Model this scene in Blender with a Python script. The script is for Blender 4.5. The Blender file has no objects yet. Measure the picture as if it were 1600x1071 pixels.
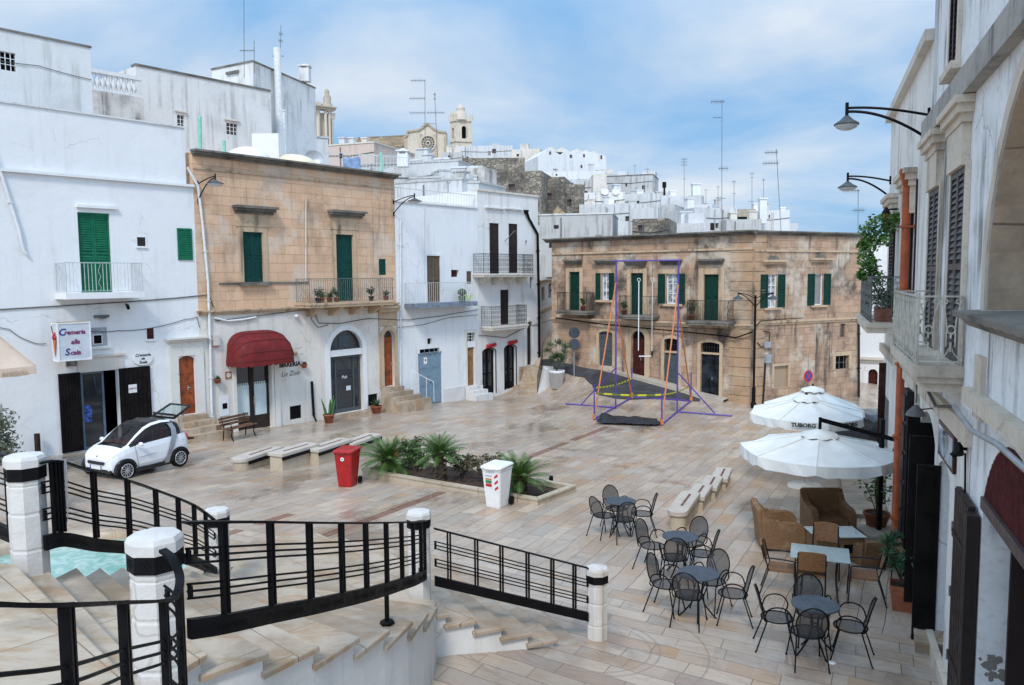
import bpy,bmesh,math,random
import numpy as np
from mathutils import Vector,Matrix
random.seed(7)
SC=bpy.context.scene
COL=SC.collection
R=math.radians
# --- camera
FPX,CXP,CYP=1240.0,800.0,535.5
PITCH,ROLL=math.atan((535.5-430.0)/FPX),0.0075
EYE=Vector((0,0,5.35))
_f=Vector((0,math.cos(PITCH),-math.sin(PITCH)))
_u0=Vector((0,math.sin(PITCH),math.cos(PITCH)))
_r0=Vector((1,0,0))
CR=_r0*math.cos(ROLL)-_u0*math.sin(ROLL)
CU=_r0*math.sin(ROLL)+_u0*math.cos(ROLL)
cam_d=bpy.data.cameras.new('camera');cam=bpy.data.objects.new('camera',cam_d);COL.objects.link(cam)
cam_d.sensor_width=36.0;cam_d.lens=FPX/1600.0*36.0
cam_d.clip_start=0.05;cam_d.clip_end=5000
_m=Matrix((CR,CU,-_f)).transposed().to_4x4();_m.translation=EYE
cam.matrix_world=_m
SC.camera=cam
SC.view_settings.view_transform='Standard';SC.view_settings.look='None'
SC.view_settings.exposure=0.5;SC.view_settings.gamma=1.0
SC.render.engine='CYCLES'
SC.cycles.max_bounces=6;SC.cycles.diffuse_bounces=3;SC.cycles.glossy_bounces=2
SC.cycles.transparent_max_bounces=8;SC.cycles.use_denoising=True
# --- sky and sun
SUN_EL,SUN_AZ=R(46),R(189)
w=bpy.data.worlds.new('World');SC.world=w;w.use_nodes=True
nt=w.node_tree;nt.nodes.clear()
def _n(t,**k):
 n=nt.nodes.new(t)
 for a,b in k.items():setattr(n,a,b)
 return n
sky=_n('ShaderNodeTexSky',sky_type='NISHITA',sun_disc=False);sky.sun_elevation=SUN_EL;sky.sun_rotation=SUN_AZ
sky.air_density=1.0;sky.dust_density=1.5;sky.ozone_density=1.5
bg=_n('ShaderNodeBackground');bg.inputs[1].default_value=0.095
cl=_n('ShaderNodeBackground');cl.inputs[1].default_value=1.0
mix=_n('ShaderNodeMixShader');out=_n('ShaderNodeOutputWorld')
tc=_n('ShaderNodeTexCoord');sep=_n('ShaderNodeSeparateXYZ')
nt.links.new(tc.outputs['Generated'],sep.inputs[0])
zz=_n('ShaderNodeMath',operation='ADD');nt.links.new(sep.outputs[2],zz.inputs[0]);zz.inputs[1].default_value=0.22
zc=_n('ShaderNodeMath',operation='MAXIMUM');nt.links.new(zz.outputs[0],zc.inputs[0]);zc.inputs[1].default_value=0.1
dx=_n('ShaderNodeMath',operation='DIVIDE');nt.links.new(sep.outputs[0],dx.inputs[0]);nt.links.new(zc.outputs[0],dx.inputs[1])
dy=_n('ShaderNodeMath',operation='DIVIDE');nt.links.new(sep.outputs[1],dy.inputs[0]);nt.links.new(zc.outputs[0],dy.inputs[1])
cmb=_n('ShaderNodeCombineXYZ');nt.links.new(dx.outputs[0],cmb.inputs[0]);nt.links.new(dy.outputs[0],cmb.inputs[1])
mp=_n('ShaderNodeMapping');nt.links.new(cmb.outputs[0],mp.inputs[0]);mp.inputs['Location'].default_value=(0.35,2.1,0);mp.inputs['Scale'].default_value=(0.75,1.0,1)
n1=_n('ShaderNodeTexNoise');nt.links.new(mp.outputs[0],n1.inputs['Vector']);n1.inputs['Scale'].default_value=1.1;n1.inputs['Detail'].default_value=7;n1.inputs['Roughness'].default_value=0.52;n1.inputs['Distortion'].default_value=0.35
rmp=_n('ShaderNodeValToRGB');nt.links.new(n1.outputs['Fac'],rmp.inputs[0])
rmp.color_ramp.elements[0].position=0.39;rmp.color_ramp.elements[0].color=(0,0,0,1)
rmp.color_ramp.elements[1].position=0.63;rmp.color_ramp.elements[1].color=(1,1,1,1)
cov=_n('ShaderNodeMapRange');nt.links.new(rmp.outputs[0],cov.inputs[0]);cov.inputs[3].default_value=0.8;cov.inputs[4].default_value=0.97
g=_n('ShaderNodeMapRange');nt.links.new(sep.outputs[2],g.inputs[0]);g.inputs[1].default_value=0.25;g.inputs[2].default_value=0.95;g.inputs[3].default_value=0.0;g.inputs[4].default_value=1.0
cc=_n('ShaderNodeMix',data_type='RGBA');nt.links.new(rmp.outputs[0],cc.inputs[0]);cc.inputs[6].default_value=(0.26,0.515,0.85,1);cc.inputs[7].default_value=(0.76,0.83,0.91,1)
br=_n('ShaderNodeMath',operation='MULTIPLY_ADD');nt.links.new(g.outputs[0],br.inputs[0]);br.inputs[1].default_value=0.55;br.inputs[2].default_value=0.72
bk=_n('ShaderNodeMapRange');nt.links.new(sep.outputs[1],bk.inputs[0]);bk.inputs[1].default_value=0.15;bk.inputs[2].default_value=-0.7;bk.inputs[3].default_value=0.0;bk.inputs[4].default_value=0.55  # added brightness in the unseen sky behind the camera, lifts the facades facing it
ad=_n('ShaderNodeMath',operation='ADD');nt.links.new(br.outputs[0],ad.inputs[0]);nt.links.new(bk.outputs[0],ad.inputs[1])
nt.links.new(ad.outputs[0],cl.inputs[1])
nt.links.new(sky.outputs[0],bg.inputs[0]);nt.links.new(cc.outputs[2],cl.inputs[0])
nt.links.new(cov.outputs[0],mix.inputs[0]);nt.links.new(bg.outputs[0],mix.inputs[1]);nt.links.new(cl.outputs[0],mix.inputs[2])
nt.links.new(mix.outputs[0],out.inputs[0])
sd=bpy.data.lights.new('sun','SUN');sd.energy=1.5;sd.angle=R(11);sd.color=(1.0,0.95,0.88)
so=bpy.data.objects.new('sun',sd);COL.objects.link(so)
_sdir=Vector((math.sin(SUN_AZ)*math.cos(SUN_EL),math.cos(SUN_AZ)*math.cos(SUN_EL),math.sin(SUN_EL)))
so.rotation_euler=_sdir.to_track_quat('Z','Y').to_euler();so.location=(20,-20,40)
# --- pixel helpers (they only measure the photograph)
def ray(px,py):
 return(_f+CR*((px-CXP)/FPX)+CU*((CYP-py)/FPX))
def atY(px,py,Y):
 d=ray(px,py);return EYE+d*(Y/d.y)
def atZ(px,py,z):
 d=ray(px,py);return EYE+d*((z-EYE.z)/d.z)
_ctl=np.array([(2.3,45.5,2.06),(6.36,42.1,1.24),(7.95,40.8,.89),(9.37,39.6,.40),(11.5,37.8,.05),(4.05,39,.57),(18,41,0),(11,33,0),(5,33.3,.1),(5.4,36.5,.45),(0,33,0),(-5.5,38.2,0),(-1.8,42.6,0),(.3,45.1,.33),(2.45,43.5,.42),(0,60,3.2),(-8,60,2.5),(10,60,3),(24,60,0),(-20,40,0),(-14,27,0),(-12,30.5,0),(-30,30,0),(-30,10,0),(35,20,0),(35,45,0),(0,21,0),(-11,20,0),(10,20,0),(-6.2,26.0,-.2),(-4.6,28,-.17),(-7.6,24.6,-.18),(-5.5,26.2,-.2),(-1.05,10.6,.28),(-.3,10.6,.14),(.9,11.3,0),(0,9.3,.2),(2,10,0),(3,7,0),(5,12,0),(-4,9,0),(-6,5,0),(1,15,0),(6,26,0),(-2,28,0),(15,30,0)],float)
def _tps(r2):return np.where(r2>1e-9,r2*np.log(np.maximum(r2,1e-9)),0.0)
_N=len(_ctl);_A=np.zeros((_N+3,_N+3));_d2=((_ctl[:,None,:2]-_ctl[None,:,:2])**2).sum(2)
_A[:_N,:_N]=_tps(_d2)+np.eye(_N)*2.0;_A[:_N,_N]=1;_A[:_N,_N+1:]=_ctl[:,:2];_A[_N,:_N]=1;_A[_N+1:,:_N]=_ctl[:,:2].T
_W=np.linalg.solve(_A,np.concatenate([_ctl[:,2],np.zeros(3)]))
def gzv(x,y):
 x=np.asarray(x,float);y=np.asarray(y,float)
 d2=(x[...,None]-_ctl[:,0])**2+(y[...,None]-_ctl[:,1])**2
 r=_tps(d2)@_W[:_N]+_W[_N]+_W[_N+1]*x+_W[_N+2]*y
 return-0.04*(np.minimum(y,70)-11.5)+np.clip(r,-0.3,3.5)
def gz(x,y):return float(gzv(np.array([x]),np.array([y]))[0])
def gp(px,py):
 d=ray(px,py);lo,hi=2.0,80.0
 t=3.0
 prev=t
 while t<90:
  p=EYE+d*t
  if p.z<gz(p.x,p.y):break
  prev=t;t+=0.5
 a,b=prev,t
 for _ in range(24):
  m=(a+b)/2;p=EYE+d*m
  if p.z<gz(p.x,p.y):b=m
  else:a=m
 p=EYE+d*b;return Vector((p.x,p.y,gz(p.x,p.y)))
# --- mesh builder
def V(*a):return Vector(a)
class MB:
 def __init__(s):s.v=[];s.f=[];s.uv={};s.sm=[]
 def poly(s,pts,uv=None,sm=False):
  i=len(s.v);s.v+=[tuple(p)for p in pts];s.f.append(tuple(range(i,i+len(pts))))
  if uv:s.uv[len(s.f)-1]=uv
  s.sm.append(sm);return s
 def grid(s,rows,sm=True,closed_u=False,closed_v=False):
  n,m=len(rows),len(rows[0]);i0=len(s.v)
  for r in rows:s.v+=[tuple(p)for p in r]
  for i in range(n if closed_v else n-1):
   for j in range(m if closed_u else m-1):
    a,b=i,(i+1)%n;c,d=j,(j+1)%m
    s.f.append((i0+a*m+c,i0+a*m+d,i0+b*m+d,i0+b*m+c));s.sm.append(sm)
  return s
 def obox(s,o,a,b,c):
  o,a,b,c=Vector(o),Vector(a),Vector(b),Vector(c)
  if a.cross(b).dot(c)<0:a,b=b,a
  p=[o,o+a,o+a+b,o+b,o+c,o+a+c,o+a+b+c,o+b+c];i=len(s.v)
  s.v+=[tuple(q)for q in p]
  for q in((3,2,1,0),(4,5,6,7),(0,1,5,4),(1,2,6,5),(2,3,7,6),(3,0,4,7)):
   s.f.append(tuple(i+k for k in q));s.sm.append(False)
  return s
 def box(s,c,d,rz=0):
  cx,cy,cz=c;dx,dy,dz=d;ca,sa=math.cos(rz),math.sin(rz)
  a=V(ca*dx,sa*dx,0);b=V(-sa*dy,ca*dy,0);e=V(0,0,dz)
  return s.obox(V(cx,cy,cz)-(a+b+e)/2,a,b,e)
 def prism(s,pts,vec):
  pts=[Vector(p)for p in pts];vec=Vector(vec);n=len(pts);i=len(s.v)
  s.v+=[tuple(p)for p in pts]+[tuple(p+vec)for p in pts]
  s.f.append(tuple(i+k for k in range(n-1,-1,-1)));s.f.append(tuple(i+n+k for k in range(n)));s.sm+=[False,False]
  for k in range(n):
   l=(k+1)%n;s.f.append((i+k,i+l,i+n+l,i+n+k));s.sm.append(False)
  return s
 def tube(s,pts,r,n=8,closed=False,r2=None,cap=True):
  pts=[Vector(p)for p in pts];N=len(pts);rows=[];up=None
  for k,p in enumerate(pts):
   if closed:t=pts[(k+1)%N]-pts[k-1]
   else:t=pts[min(k+1,N-1)]-pts[max(k-1,0)]
   if t.length<1e-9:t=V(0,0,1)
   t.normalize()
   if up is None:up=V(0,0,1)if abs(t.z)<.9 else V(1,0,0)
   x=up-t*up.dot(t)
   if x.length<1e-5:x=V(1,0,0)-t*t.x
   x.normalize();up=x;y=t.cross(x)
   rr=r if r2 is None else r+(r2-r)*k/max(N-1,1)
   if callable(r):rr=r(k/max(N-1,1))
   rows.append([p+x*(rr*math.cos(2*math.pi*j/n))+y*(rr*math.sin(2*math.pi*j/n))for j in range(n)])
  s.grid(rows,sm=n>4,closed_u=True,closed_v=closed)
  if cap and not closed:
   s.poly(rows[0][::-1]);s.poly(rows[-1])
  return s
 def bar(s,a,b,w,h=None):
  a,b=Vector(a),Vector(b);h=h or w;t=(b-a)
  L=t.length
  if L<1e-6:return s
  t.normalize();up=V(0,0,1)if abs(t.z)<.95 else V(0,1,0)
  x=t.cross(up).normalized();y=x.cross(t)
  return s.obox(a-x*w/2-y*h/2,x*w,y*h,t*L)
 def lathe(s,prof,c=(0,0,0),n=16,rot=0,sm=True,sx=1,sy=1):
  rows=[]
  for r,z in prof:
   rows.append([V(c[0]+sx*r*math.cos(rot+2*math.pi*j/n),c[1]+sy*r*math.sin(rot+2*math.pi*j/n),c[2]+z)for j in range(n)])
  return s.grid(rows,sm=sm,closed_u=True)
 def join(s,o):
  i=len(s.v);k=len(s.f);s.v+=o.v;s.f+=[tuple(q+i for q in f)for f in o.f];s.sm+=o.sm
  for a,b in o.uv.items():s.uv[a+k]=b
  return s
 def build(s,name,mat,parent=None,loc=None,kind=None,**tags):
  base=V(0,0,0)
  if parent is not None:base=wloc(parent)
  elif loc is not None:base=Vector(loc)
  elif s.v:
   a=np.array(s.v);base=V((a[:,0].min()+a[:,0].max())/2,(a[:,1].min()+a[:,1].max())/2,a[:,2].min())
  own=base if loc is None else Vector(loc)
  me=bpy.data.meshes.new(name)
  vs=[(x-own.x,y-own.y,z-own.z)for x,y,z in s.v]
  me.from_pydata(vs,[],s.f)
  for p,q in zip(me.polygons,s.sm):p.use_smooth=q
  if s.uv:
   l=me.uv_layers.new(name='UVMap')
   for fi,uv in s.uv.items():
    for k,li in enumerate(me.polygons[fi].loop_indices):l.data[li].uv=uv[k]
  me.validate();me.update()
  if mat:me.materials.append(mat)
  o=bpy.data.objects.new(name,me);COL.objects.link(o)
  if parent is not None:
   o.parent=parent;o.location=own-base
  else:o.location=own
  if kind:o['kind']=kind
  for a,b in tags.items():o[a]=b
  return o
def wloc(o):
 l=Vector(o.location)
 while o.parent:o=o.parent;l+=Vector(o.location)
 return l
def thing(name,label,cat,loc,group=None):
 o=bpy.data.objects.new(name,None);COL.objects.link(o);o.location=loc;o.empty_display_size=.2
 o['label']=label;o['category']=cat
 if group:o['group']=group
 return o
def tag(o,label,cat,group=None):
 o['label']=label;o['category']=cat
 if group:o['group']=group
 return o
def dup(root,loc,rz=0.0,label=None,group=None,scale=None):
 def cp(o,par):
  c=o.copy();COL.objects.link(c)
  if par is not None:c.parent=par
  for ch in o.children:cp(ch,c)
  return c
 r=cp(root,None);r.location=loc;r.rotation_euler=(0,0,rz)
 if scale:r.scale=(scale,scale,scale)
 if label:r['label']=label
 if group:r['group']=group
 return r
# --- facade frames
class Fr:
 """vertical plane from p0 to p1 (left to right seen from outside); n points outwards"""
 def __init__(s,p0,p1):
  s.p0=V(p0[0],p0[1],0);d=V(p1[0],p1[1],0)-s.p0;s.L=d.length;s.u=d.normalized();s.n=V(s.u.y,-s.u.x,0)
 def P(s,a,z,o=0.0):return s.p0+s.u*a+s.n*o+V(0,0,z)
 def at(s,px,py,o=0.0):
  d=ray(px,py);q=s.p0+s.n*o
  t=(q-EYE).dot(s.n)/d.dot(s.n);p=EYE+d*t
  return(p-s.p0).dot(s.u),p.z
 def rect(s,x0,y0,x1,y1,o=0.0):
  ym=(y0+y1)/2;xm=(x0+x1)/2
  return(s.at(x0,ym,o)[0],s.at(x1,ym,o)[0],s.at(xm,y1,o)[1],s.at(xm,y0,o)[1])
 def box(s,mb,a0,a1,z0,z1,o0,o1):return mb.obox(s.P(a0,z0,o0),s.u*(a1-a0),s.n*(o1-o0),V(0,0,z1-z0))
# --- materials
def newmat(name):
 m=bpy.data.materials.new(name);m.use_nodes=True;t=m.node_tree;t.nodes.clear()
 o=t.nodes.new('ShaderNodeOutputMaterial');b=t.nodes.new('ShaderNodeBsdfPrincipled');t.links.new(b.outputs[0],o.inputs[0])
 return m,t,b
class NG:
 def __init__(s,t):s.t=t
 def node(s,typ,ins=None,**k):
  n=s.t.nodes.new(typ)
  for a,b in k.items():setattr(n,a,b)
  for a,b in(ins or{}).items():
   if hasattr(b,'is_output')or isinstance(b,bpy.types.NodeSocket):s.t.links.new(b,n.inputs[a])
   else:n.inputs[a].default_value=b
  return n
 def pos(s,scale=(1,1,1),rot=(0,0,0),loc=(0,0,0),src='geo'):
  if src=='geo':v=s.node('ShaderNodeNewGeometry').outputs['Position']
  elif src=='uv':v=s.node('ShaderNodeTexCoord').outputs['UV']
  else:v=s.node('ShaderNodeTexCoord').outputs['Object']
  return s.node('ShaderNodeMapping',{'Vector':v,'Scale':scale,'Rotation':rot,'Location':loc}).outputs[0]
 def noise(s,v,scale,detail=5,rough=.55,dist=0):
  return s.node('ShaderNodeTexNoise',{'Vector':v,'Scale':scale,'Detail':detail,'Roughness':rough,'Distortion':dist}).outputs['Fac']
 def ramp(s,f,a,b,ca=0.0,cb=1.0):
  return s.node('ShaderNodeMapRange',{0:f,1:a,2:b,3:ca,4:cb},interpolation_type='SMOOTHSTEP').outputs[0]
 def mix(s,f,a,b,bt='MIX'):
  n=s.t.nodes.new('ShaderNodeMix');n.data_type='RGBA';n.blend_type=bt
  for i,x in((0,f),(6,a),(7,b)):
   if isinstance(x,bpy.types.NodeSocket):s.t.links.new(x,n.inputs[i])
   else:n.inputs[i].default_value=x if i==0 else(tuple(x)+(1,))[:4]
  return n.outputs[2]
 def math(s,op,a,b=0.0,c=0.0):
  n=s.t.nodes.new('ShaderNodeMath');n.operation=op
  for i,x in enumerate((a,b,c)):
   if isinstance(x,bpy.types.NodeSocket):s.t.links.new(x,n.inputs[i])
   else:n.inputs[i].default_value=x
  return n.outputs[0]
 def bump(s,h,strength=.3,dist=.02):
  return s.node('ShaderNodeBump',{'Height':h,'Strength':strength,'Distance':dist}).outputs[0]
def simple(name,col,rough=.5,metal=0.0,var=.12,scale=6.0,bump=0.0,spec=None,src='obj',bscale=None):
 m,t,b=newmat(name);g=NG(t);v=g.pos(src=src)
 n=g.noise(v,scale,4)
 c2=tuple(max(0,c*(1-var*1.6))for c in col);c1=tuple(min(1,c*(1+var*.6))for c in col)
 t.links.new(g.mix(g.ramp(n,.3,.7),c2,c1),b.inputs['Base Color'])
 t.links.new(g.ramp(g.noise(v,scale*1.7,3),.3,.7,max(.02,rough-.1),min(1,rough+.1)),b.inputs['Roughness'])
 b.inputs['Metallic'].default_value=metal
 if spec is not None:b.inputs['Specular IOR Level'].default_value=spec
 if bump:t.links.new(g.bump(g.noise(v,bscale or scale*5,4),bump,.01),b.inputs['Normal'])
 return m
def plaster(name,col,dirt=(.42,.41,.39),patch=.25,streak=.25,fine=.1,rough=.85,seed=0.0,lo=.52,sth=(.47,.68)):
 m,t,b=newmat(name);g=NG(t)
 v=g.pos(loc=(seed,seed*.7,seed*.3))
 c=g.mix(g.math('MULTIPLY',g.ramp(g.noise(v,.7,7,.62),lo,lo+.25),patch),col,dirt)
 st=g.noise(g.pos(scale=(3.2,3.2,.22),loc=(seed,0,0)),1.0,6,.6)
 st2=g.noise(g.pos(scale=(.5,.5,.5)),1.0,3)
 c=g.mix(g.math('MULTIPLY',g.math('MULTIPLY',g.ramp(st,*sth),g.ramp(st2,.38,.58)),streak),c,dirt)
 c=g.mix(g.math('MULTIPLY',g.ramp(g.noise(v,9,6,.7),.5,.75),fine),c,tuple(x*.8 for x in dirt))
 cell=g.node('ShaderNodeSeparateColor',{0:g.node('ShaderNodeTexVoronoi',{'Vector':g.node('ShaderNodeVectorMath',{0:v,1:g.node('ShaderNodeVectorMath',{0:g.node('ShaderNodeTexNoise',{'Vector':v,'Scale':1.3,'Detail':4}).outputs['Color'],'Scale':1.1},operation='SCALE').outputs[0]},operation='ADD').outputs[0],'Scale':.55}).outputs['Color']}).outputs[0]
 c=g.mix(g.ramp(cell,.55,.75,0,.13+patch*.2),c,tuple(x*.86 for x in col))
 crk=g.node('ShaderNodeTexVoronoi',{'Vector':g.node('ShaderNodeVectorMath',{0:v,1:g.node('ShaderNodeVectorMath',{0:g.node('ShaderNodeTexNoise',{'Vector':v,'Scale':3.0,'Detail':5}).outputs['Color'],'Scale':.5},operation='SCALE').outputs[0]},operation='ADD').outputs[0],'Scale':.4},feature='DISTANCE_TO_EDGE').outputs['Distance']
 c=g.mix(g.math('MULTIPLY',g.ramp(crk,.003,.009,1,0),g.ramp(g.noise(v,.5,2),.5,.6,0,.35)),c,tuple(x*.7 for x in dirt))
 t.links.new(c,b.inputs['Base Color']);b.inputs['Roughness'].default_value=rough
 h=g.math('ADD',g.noise(v,3.0,6,.6),g.math('MULTIPLY',g.noise(v,40,3),.25))
 t.links.new(g.bump(h,.5,.03),b.inputs['Normal'])
 return m
def ashlar(name,c1,c2,mortar,bw=.75,bh=.36,dirt=(.16,.13,.10),patch=.4,streak=.5,msize=.008,pale=None,pal=.0,rough=.85,bump=.6):
 m,t,b=newmat(name);g=NG(t);uv=g.pos(src='uv');v=g.pos()
 uvw=g.node('ShaderNodeVectorMath',{0:uv,1:g.node('ShaderNodeVectorMath',{0:g.node('ShaderNodeTexNoise',{'Vector':v,'Scale':2.5}).outputs['Color'],'Scale':.03},operation='SCALE').outputs[0]},operation='ADD').outputs[0]
 br=g.node('ShaderNodeTexBrick',{'Vector':uvw,'Color1':c1+(1,),'Color2':c2+(1,),'Mortar':mortar+(1,),'Scale':1.0,'Mortar Size':msize,'Mortar Smooth':.3,'Bias':0.0,'Brick Width':bw,'Row Height':bh})
 c=br.outputs['Color']
 c=g.mix(g.ramp(g.noise(v,1.7,6,.65),.35,.7,0,.45),c,tuple(x*.78 for x in c1))
 if pale:c=g.mix(g.math('MULTIPLY',g.ramp(g.noise(g.pos(loc=(5,2,9)),.55,6,.65),.5,.62),pal),c,pale)
 c=g.mix(g.math('MULTIPLY',g.ramp(g.noise(g.pos(loc=(1,7,3)),.6,8,.7),.47,.68),patch),c,dirt)
 st=g.noise(g.pos(scale=(2.4,2.4,.25)),1.0,7,.62)
 c=g.mix(g.math('MULTIPLY',g.math('MULTIPLY',g.ramp(st,.5,.72),g.ramp(g.noise(v,.35,3),.4,.6)),streak),c,dirt)
 c=g.mix(g.math('MULTIPLY',g.ramp(g.noise(v,14,6,.7),.5,.8),.35),c,tuple(x*.6 for x in c1))
 t.links.new(c,b.inputs['Base Color']);b.inputs['Roughness'].default_value=rough
 h=g.math('ADD',g.math('MULTIPLY',br.outputs['Fac'],-.6),g.math('ADD',g.math('MULTIPLY',g.noise(v,5,6,.65),.8),g.math('MULTIPLY',g.noise(v,30,4),.3)))
 t.links.new(g.bump(h,bump,.03),b.inputs['Normal'])
 return m
def rubble(name,c1,c2,dark,scale=3.5):
 m,t,b=newmat(name);g=NG(t);v=g.pos(scale=(1,1,1.5))
 vo=g.node('ShaderNodeTexVoronoi',{'Vector':v,'Scale':scale});ve=g.node('ShaderNodeTexVoronoi',{'Vector':v,'Scale':scale},feature='DISTANCE_TO_EDGE')
 s=g.node('ShaderNodeSeparateColor',{0:vo.outputs['Color']}).outputs[0]
 c=g.mix(s,c1,c2);c=g.mix(g.ramp(ve.outputs['Distance'],0,.1,1,0),c,dark)
 c=g.mix(g.math('MULTIPLY',g.ramp(g.noise(v,.3,7,.7),.42,.65),.75),c,dark)
 c=g.mix(g.math('MULTIPLY',g.ramp(g.noise(g.pos(loc=(3,3,3)),.5,6,.7),.55,.7),.5),c,(.5,.42,.32))
 t.links.new(c,b.inputs['Base Color']);b.inputs['Roughness'].default_value=.9
 t.links.new(g.bump(ve.outputs['Distance'],.8,.05),b.inputs['Normal'])
 return m
def glass(name,tint=(.02,.025,.03),rough=.06):
 m,t,b=newmat(name);b.inputs['Base Color'].default_value=tint+(1,);b.inputs['Roughness'].default_value=rough
 b.inputs['Specular IOR Level'].default_value=.8
 return m
def leafmat(name,c1,c2,rough=.5,scale=6):
 m,t,b=newmat(name);g=NG(t);v=g.pos()
 oi=g.node('ShaderNodeNewGeometry').outputs['Random Per Island']
 t.links.new(g.mix(oi,c1,c2),b.inputs['Base Color']);b.inputs['Roughness'].default_value=rough
 b.inputs['Transmission Weight'].default_value=0
 return m
def perfor(name,col,alpha,rough=.5):
 m,t,b=newmat(name);g=NG(t);o=[n for n in t.nodes if n.type=='OUTPUT_MATERIAL'][0]
 b.inputs['Base Color'].default_value=col+(1,);b.inputs['Roughness'].default_value=rough
 tr=g.node('ShaderNodeBsdfTransparent');mx=g.node('ShaderNodeMixShader',{0:alpha});t.links.new(tr.outputs[0],mx.inputs[1]);t.links.new(b.outputs[0],mx.inputs[2]);t.links.new(mx.outputs[0],o.inputs[0])
 return m
M={}
M['plA']=plaster('white limewash',(.80,.80,.80),(.47,.44,.40),patch=.22,streak=.22,fine=.1)
M['plA2']=plaster('aged white limewash',(.72,.72,.71),(.33,.31,.28),patch=.35,streak=.5,fine=.15,seed=4)
M['plG']=plaster('grey weathered limewash',(.71,.70,.68),(.30,.285,.26),patch=.4,streak=.75,fine=.2,seed=9,sth=(.45,.68))
M['plS']=plaster('mould stained limewash',(.66,.62,.58),(.10,.08,.07),patch=.7,streak=.9,fine=.35,seed=2,lo=.45)
M['plB']=plaster('pale limestone plaster',(.74,.70,.64),(.42,.33,.24),patch=.45,streak=.45,fine=.2,seed=12)
M['plC']=plaster('bluish limewash',(.79,.80,.81),(.47,.43,.38),patch=.25,streak=.4,fine=.1,seed=17)
M['plC2']=plaster('cream limewash',(.75,.74,.72),(.42,.37,.31),patch=.28,streak=.42,fine=.12,seed=21)
M['plE']=plaster('streaked limewash',(.86,.86,.855),(.10,.092,.082),patch=.35,streak=.95,fine=.3,seed=25,lo=.5,sth=(.44,.62))
M['plE2']=plaster('warm aged limewash',(.83,.80,.75),(.25,.19,.13),patch=.5,streak=.6,fine=.3,seed=31)
M['stB']=ashlar('tan limestone ashlar',(.78,.515,.335),(.67,.42,.26),(.38,.23,.14),.8,.37,patch=.35,streak=.5,pale=(.70,.55,.43),pal=.8,dirt=(.12,.085,.06))
M['stD']=ashlar('grimy limestone ashlar',(.53,.35,.235),(.40,.26,.17),(.20,.13,.09),.7,.33,patch=1.05,streak=1.3,pale=(.58,.49,.39),pal=.95,dirt=(.085,.068,.054))
M['stTrim']=plaster('limestone trim',(.56,.41,.27),(.10,.075,.055),patch=.6,streak=.8,fine=.45,seed=40)
M['stPale']=plaster('pale limestone trim',(.68,.63,.56),(.35,.28,.21),patch=.4,streak=.4,fine=.2,seed=44)
M['stDark']=plaster('weathered black limestone',(.22,.20,.17),(.05,.045,.04),patch=.8,streak=.6,fine=.5,seed=47,lo=.42)
def stepstone():
 m,t,b=newmat('cream travertine');g=NG(t);v=g.pos();r_=g.pos(rot=(0,0,.75))
 br=g.node('ShaderNodeTexBrick',{'Vector':r_,'Color1':(.52,.425,.325,1),'Color2':(.43,.345,.26,1),'Mortar':(.18,.13,.08,1),'Scale':1.0,'Mortar Size':.006,'Mortar Smooth':.2,'Brick Width':1.5,'Row Height':.9})
 c=br.outputs['Color'];vs=g.pos(scale=(.8,2.4,1),rot=(0,0,.5))
 c=g.mix(g.ramp(g.noise(vs,1.4,8,.68,.6),.44,.62,0,.7),c,(.36,.215,.10));c=g.mix(g.ramp(g.noise(g.pos(loc=(4,1,2)),.5,6,.65),.5,.62,0,.55),c,(.20,.145,.095))
 c=g.mix(g.ramp(g.noise(v,.9,7,.7),.46,.66,0,.7),c,(.25,.195,.14))
 c=g.mix(g.ramp(g.noise(v,16,5,.7),.55,.8,0,.4),c,(.24,.16,.1))
 t.links.new(c,b.inputs['Base Color']);t.links.new(g.ramp(g.noise(v,1.1,4),.4,.6,.32,.62),b.inputs['Roughness'])
 t.links.new(g.bump(g.noise(vs,6,5),.25,.01),b.inputs['Normal']);return m
M['stStep']=stepstone()
M['stPil']=plaster('white marble',(.66,.635,.60),(.36,.26,.18),patch=.4,streak=.5,fine=.2,seed=53)
M['rub']=rubble('rubble masonry',(.20,.175,.14),(.42,.36,.28),(.06,.055,.05),2.4)
M['church']=plaster('church limestone',(.62,.545,.44),(.24,.20,.16),patch=.5,streak=.5,fine=.25,seed=61)
M['tileroof']=rubble('clay roof tiles',(.30,.20,.11),(.42,.30,.17),(.14,.10,.06),2.0)
M['green']=simple('bright green shutter paint',(.012,.15,.075),.45,spec=.15)
M['dgreen']=simple('deep green shutter paint',(.008,.06,.05),.45,spec=.15)
M['ddgreen']=simple('dark green shutter paint',(.006,.042,.03),.5,spec=.15)
M['brown']=simple('grey brown shutter paint',(.16,.12,.085),.55,spec=.15)
M['dbrown']=simple('dark brown shutter paint',(.035,.026,.024),.5,spec=.15)
M['ebrown']=simple('faded brown wood',(.034,.024,.022),.5,scale=3,spec=.15)
M['orange']=simple('varnished orange wood',(.33,.07,.016),.4,var=.3,scale=4)
M['redwood']=simple('dark red wood',(.07,.018,.015),.4,var=.3,spec=.15)
M['tanwood']=simple('tan wood',(.30,.15,.06),.45,var=.25)
M['blue']=simple('grey blue door paint',(.19,.29,.37),.5,var=.1)
M['greydoor']=simple('slate grey paint',(.085,.10,.11),.5,spec=.15)
M['white']=simple('white paint',(.80,.80,.80),.45,var=.04)
M['black']=simple('black iron',(.006,.006,.007),.5,var=.2,spec=.14)
M['iron']=simple('dark wrought iron',(.03,.03,.032),.5,var=.2,spec=.15)
M['greyiron']=simple('weathered grey iron',(.16,.16,.155),.55,var=.25)
M['cream']=simple('cream painted iron',(.56,.52,.44),.5,var=.2)
M['glass']=glass('dark window glass')
M['dark']=simple('unlit interior',(.006,.0055,.006),.9,spec=.1)
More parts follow.
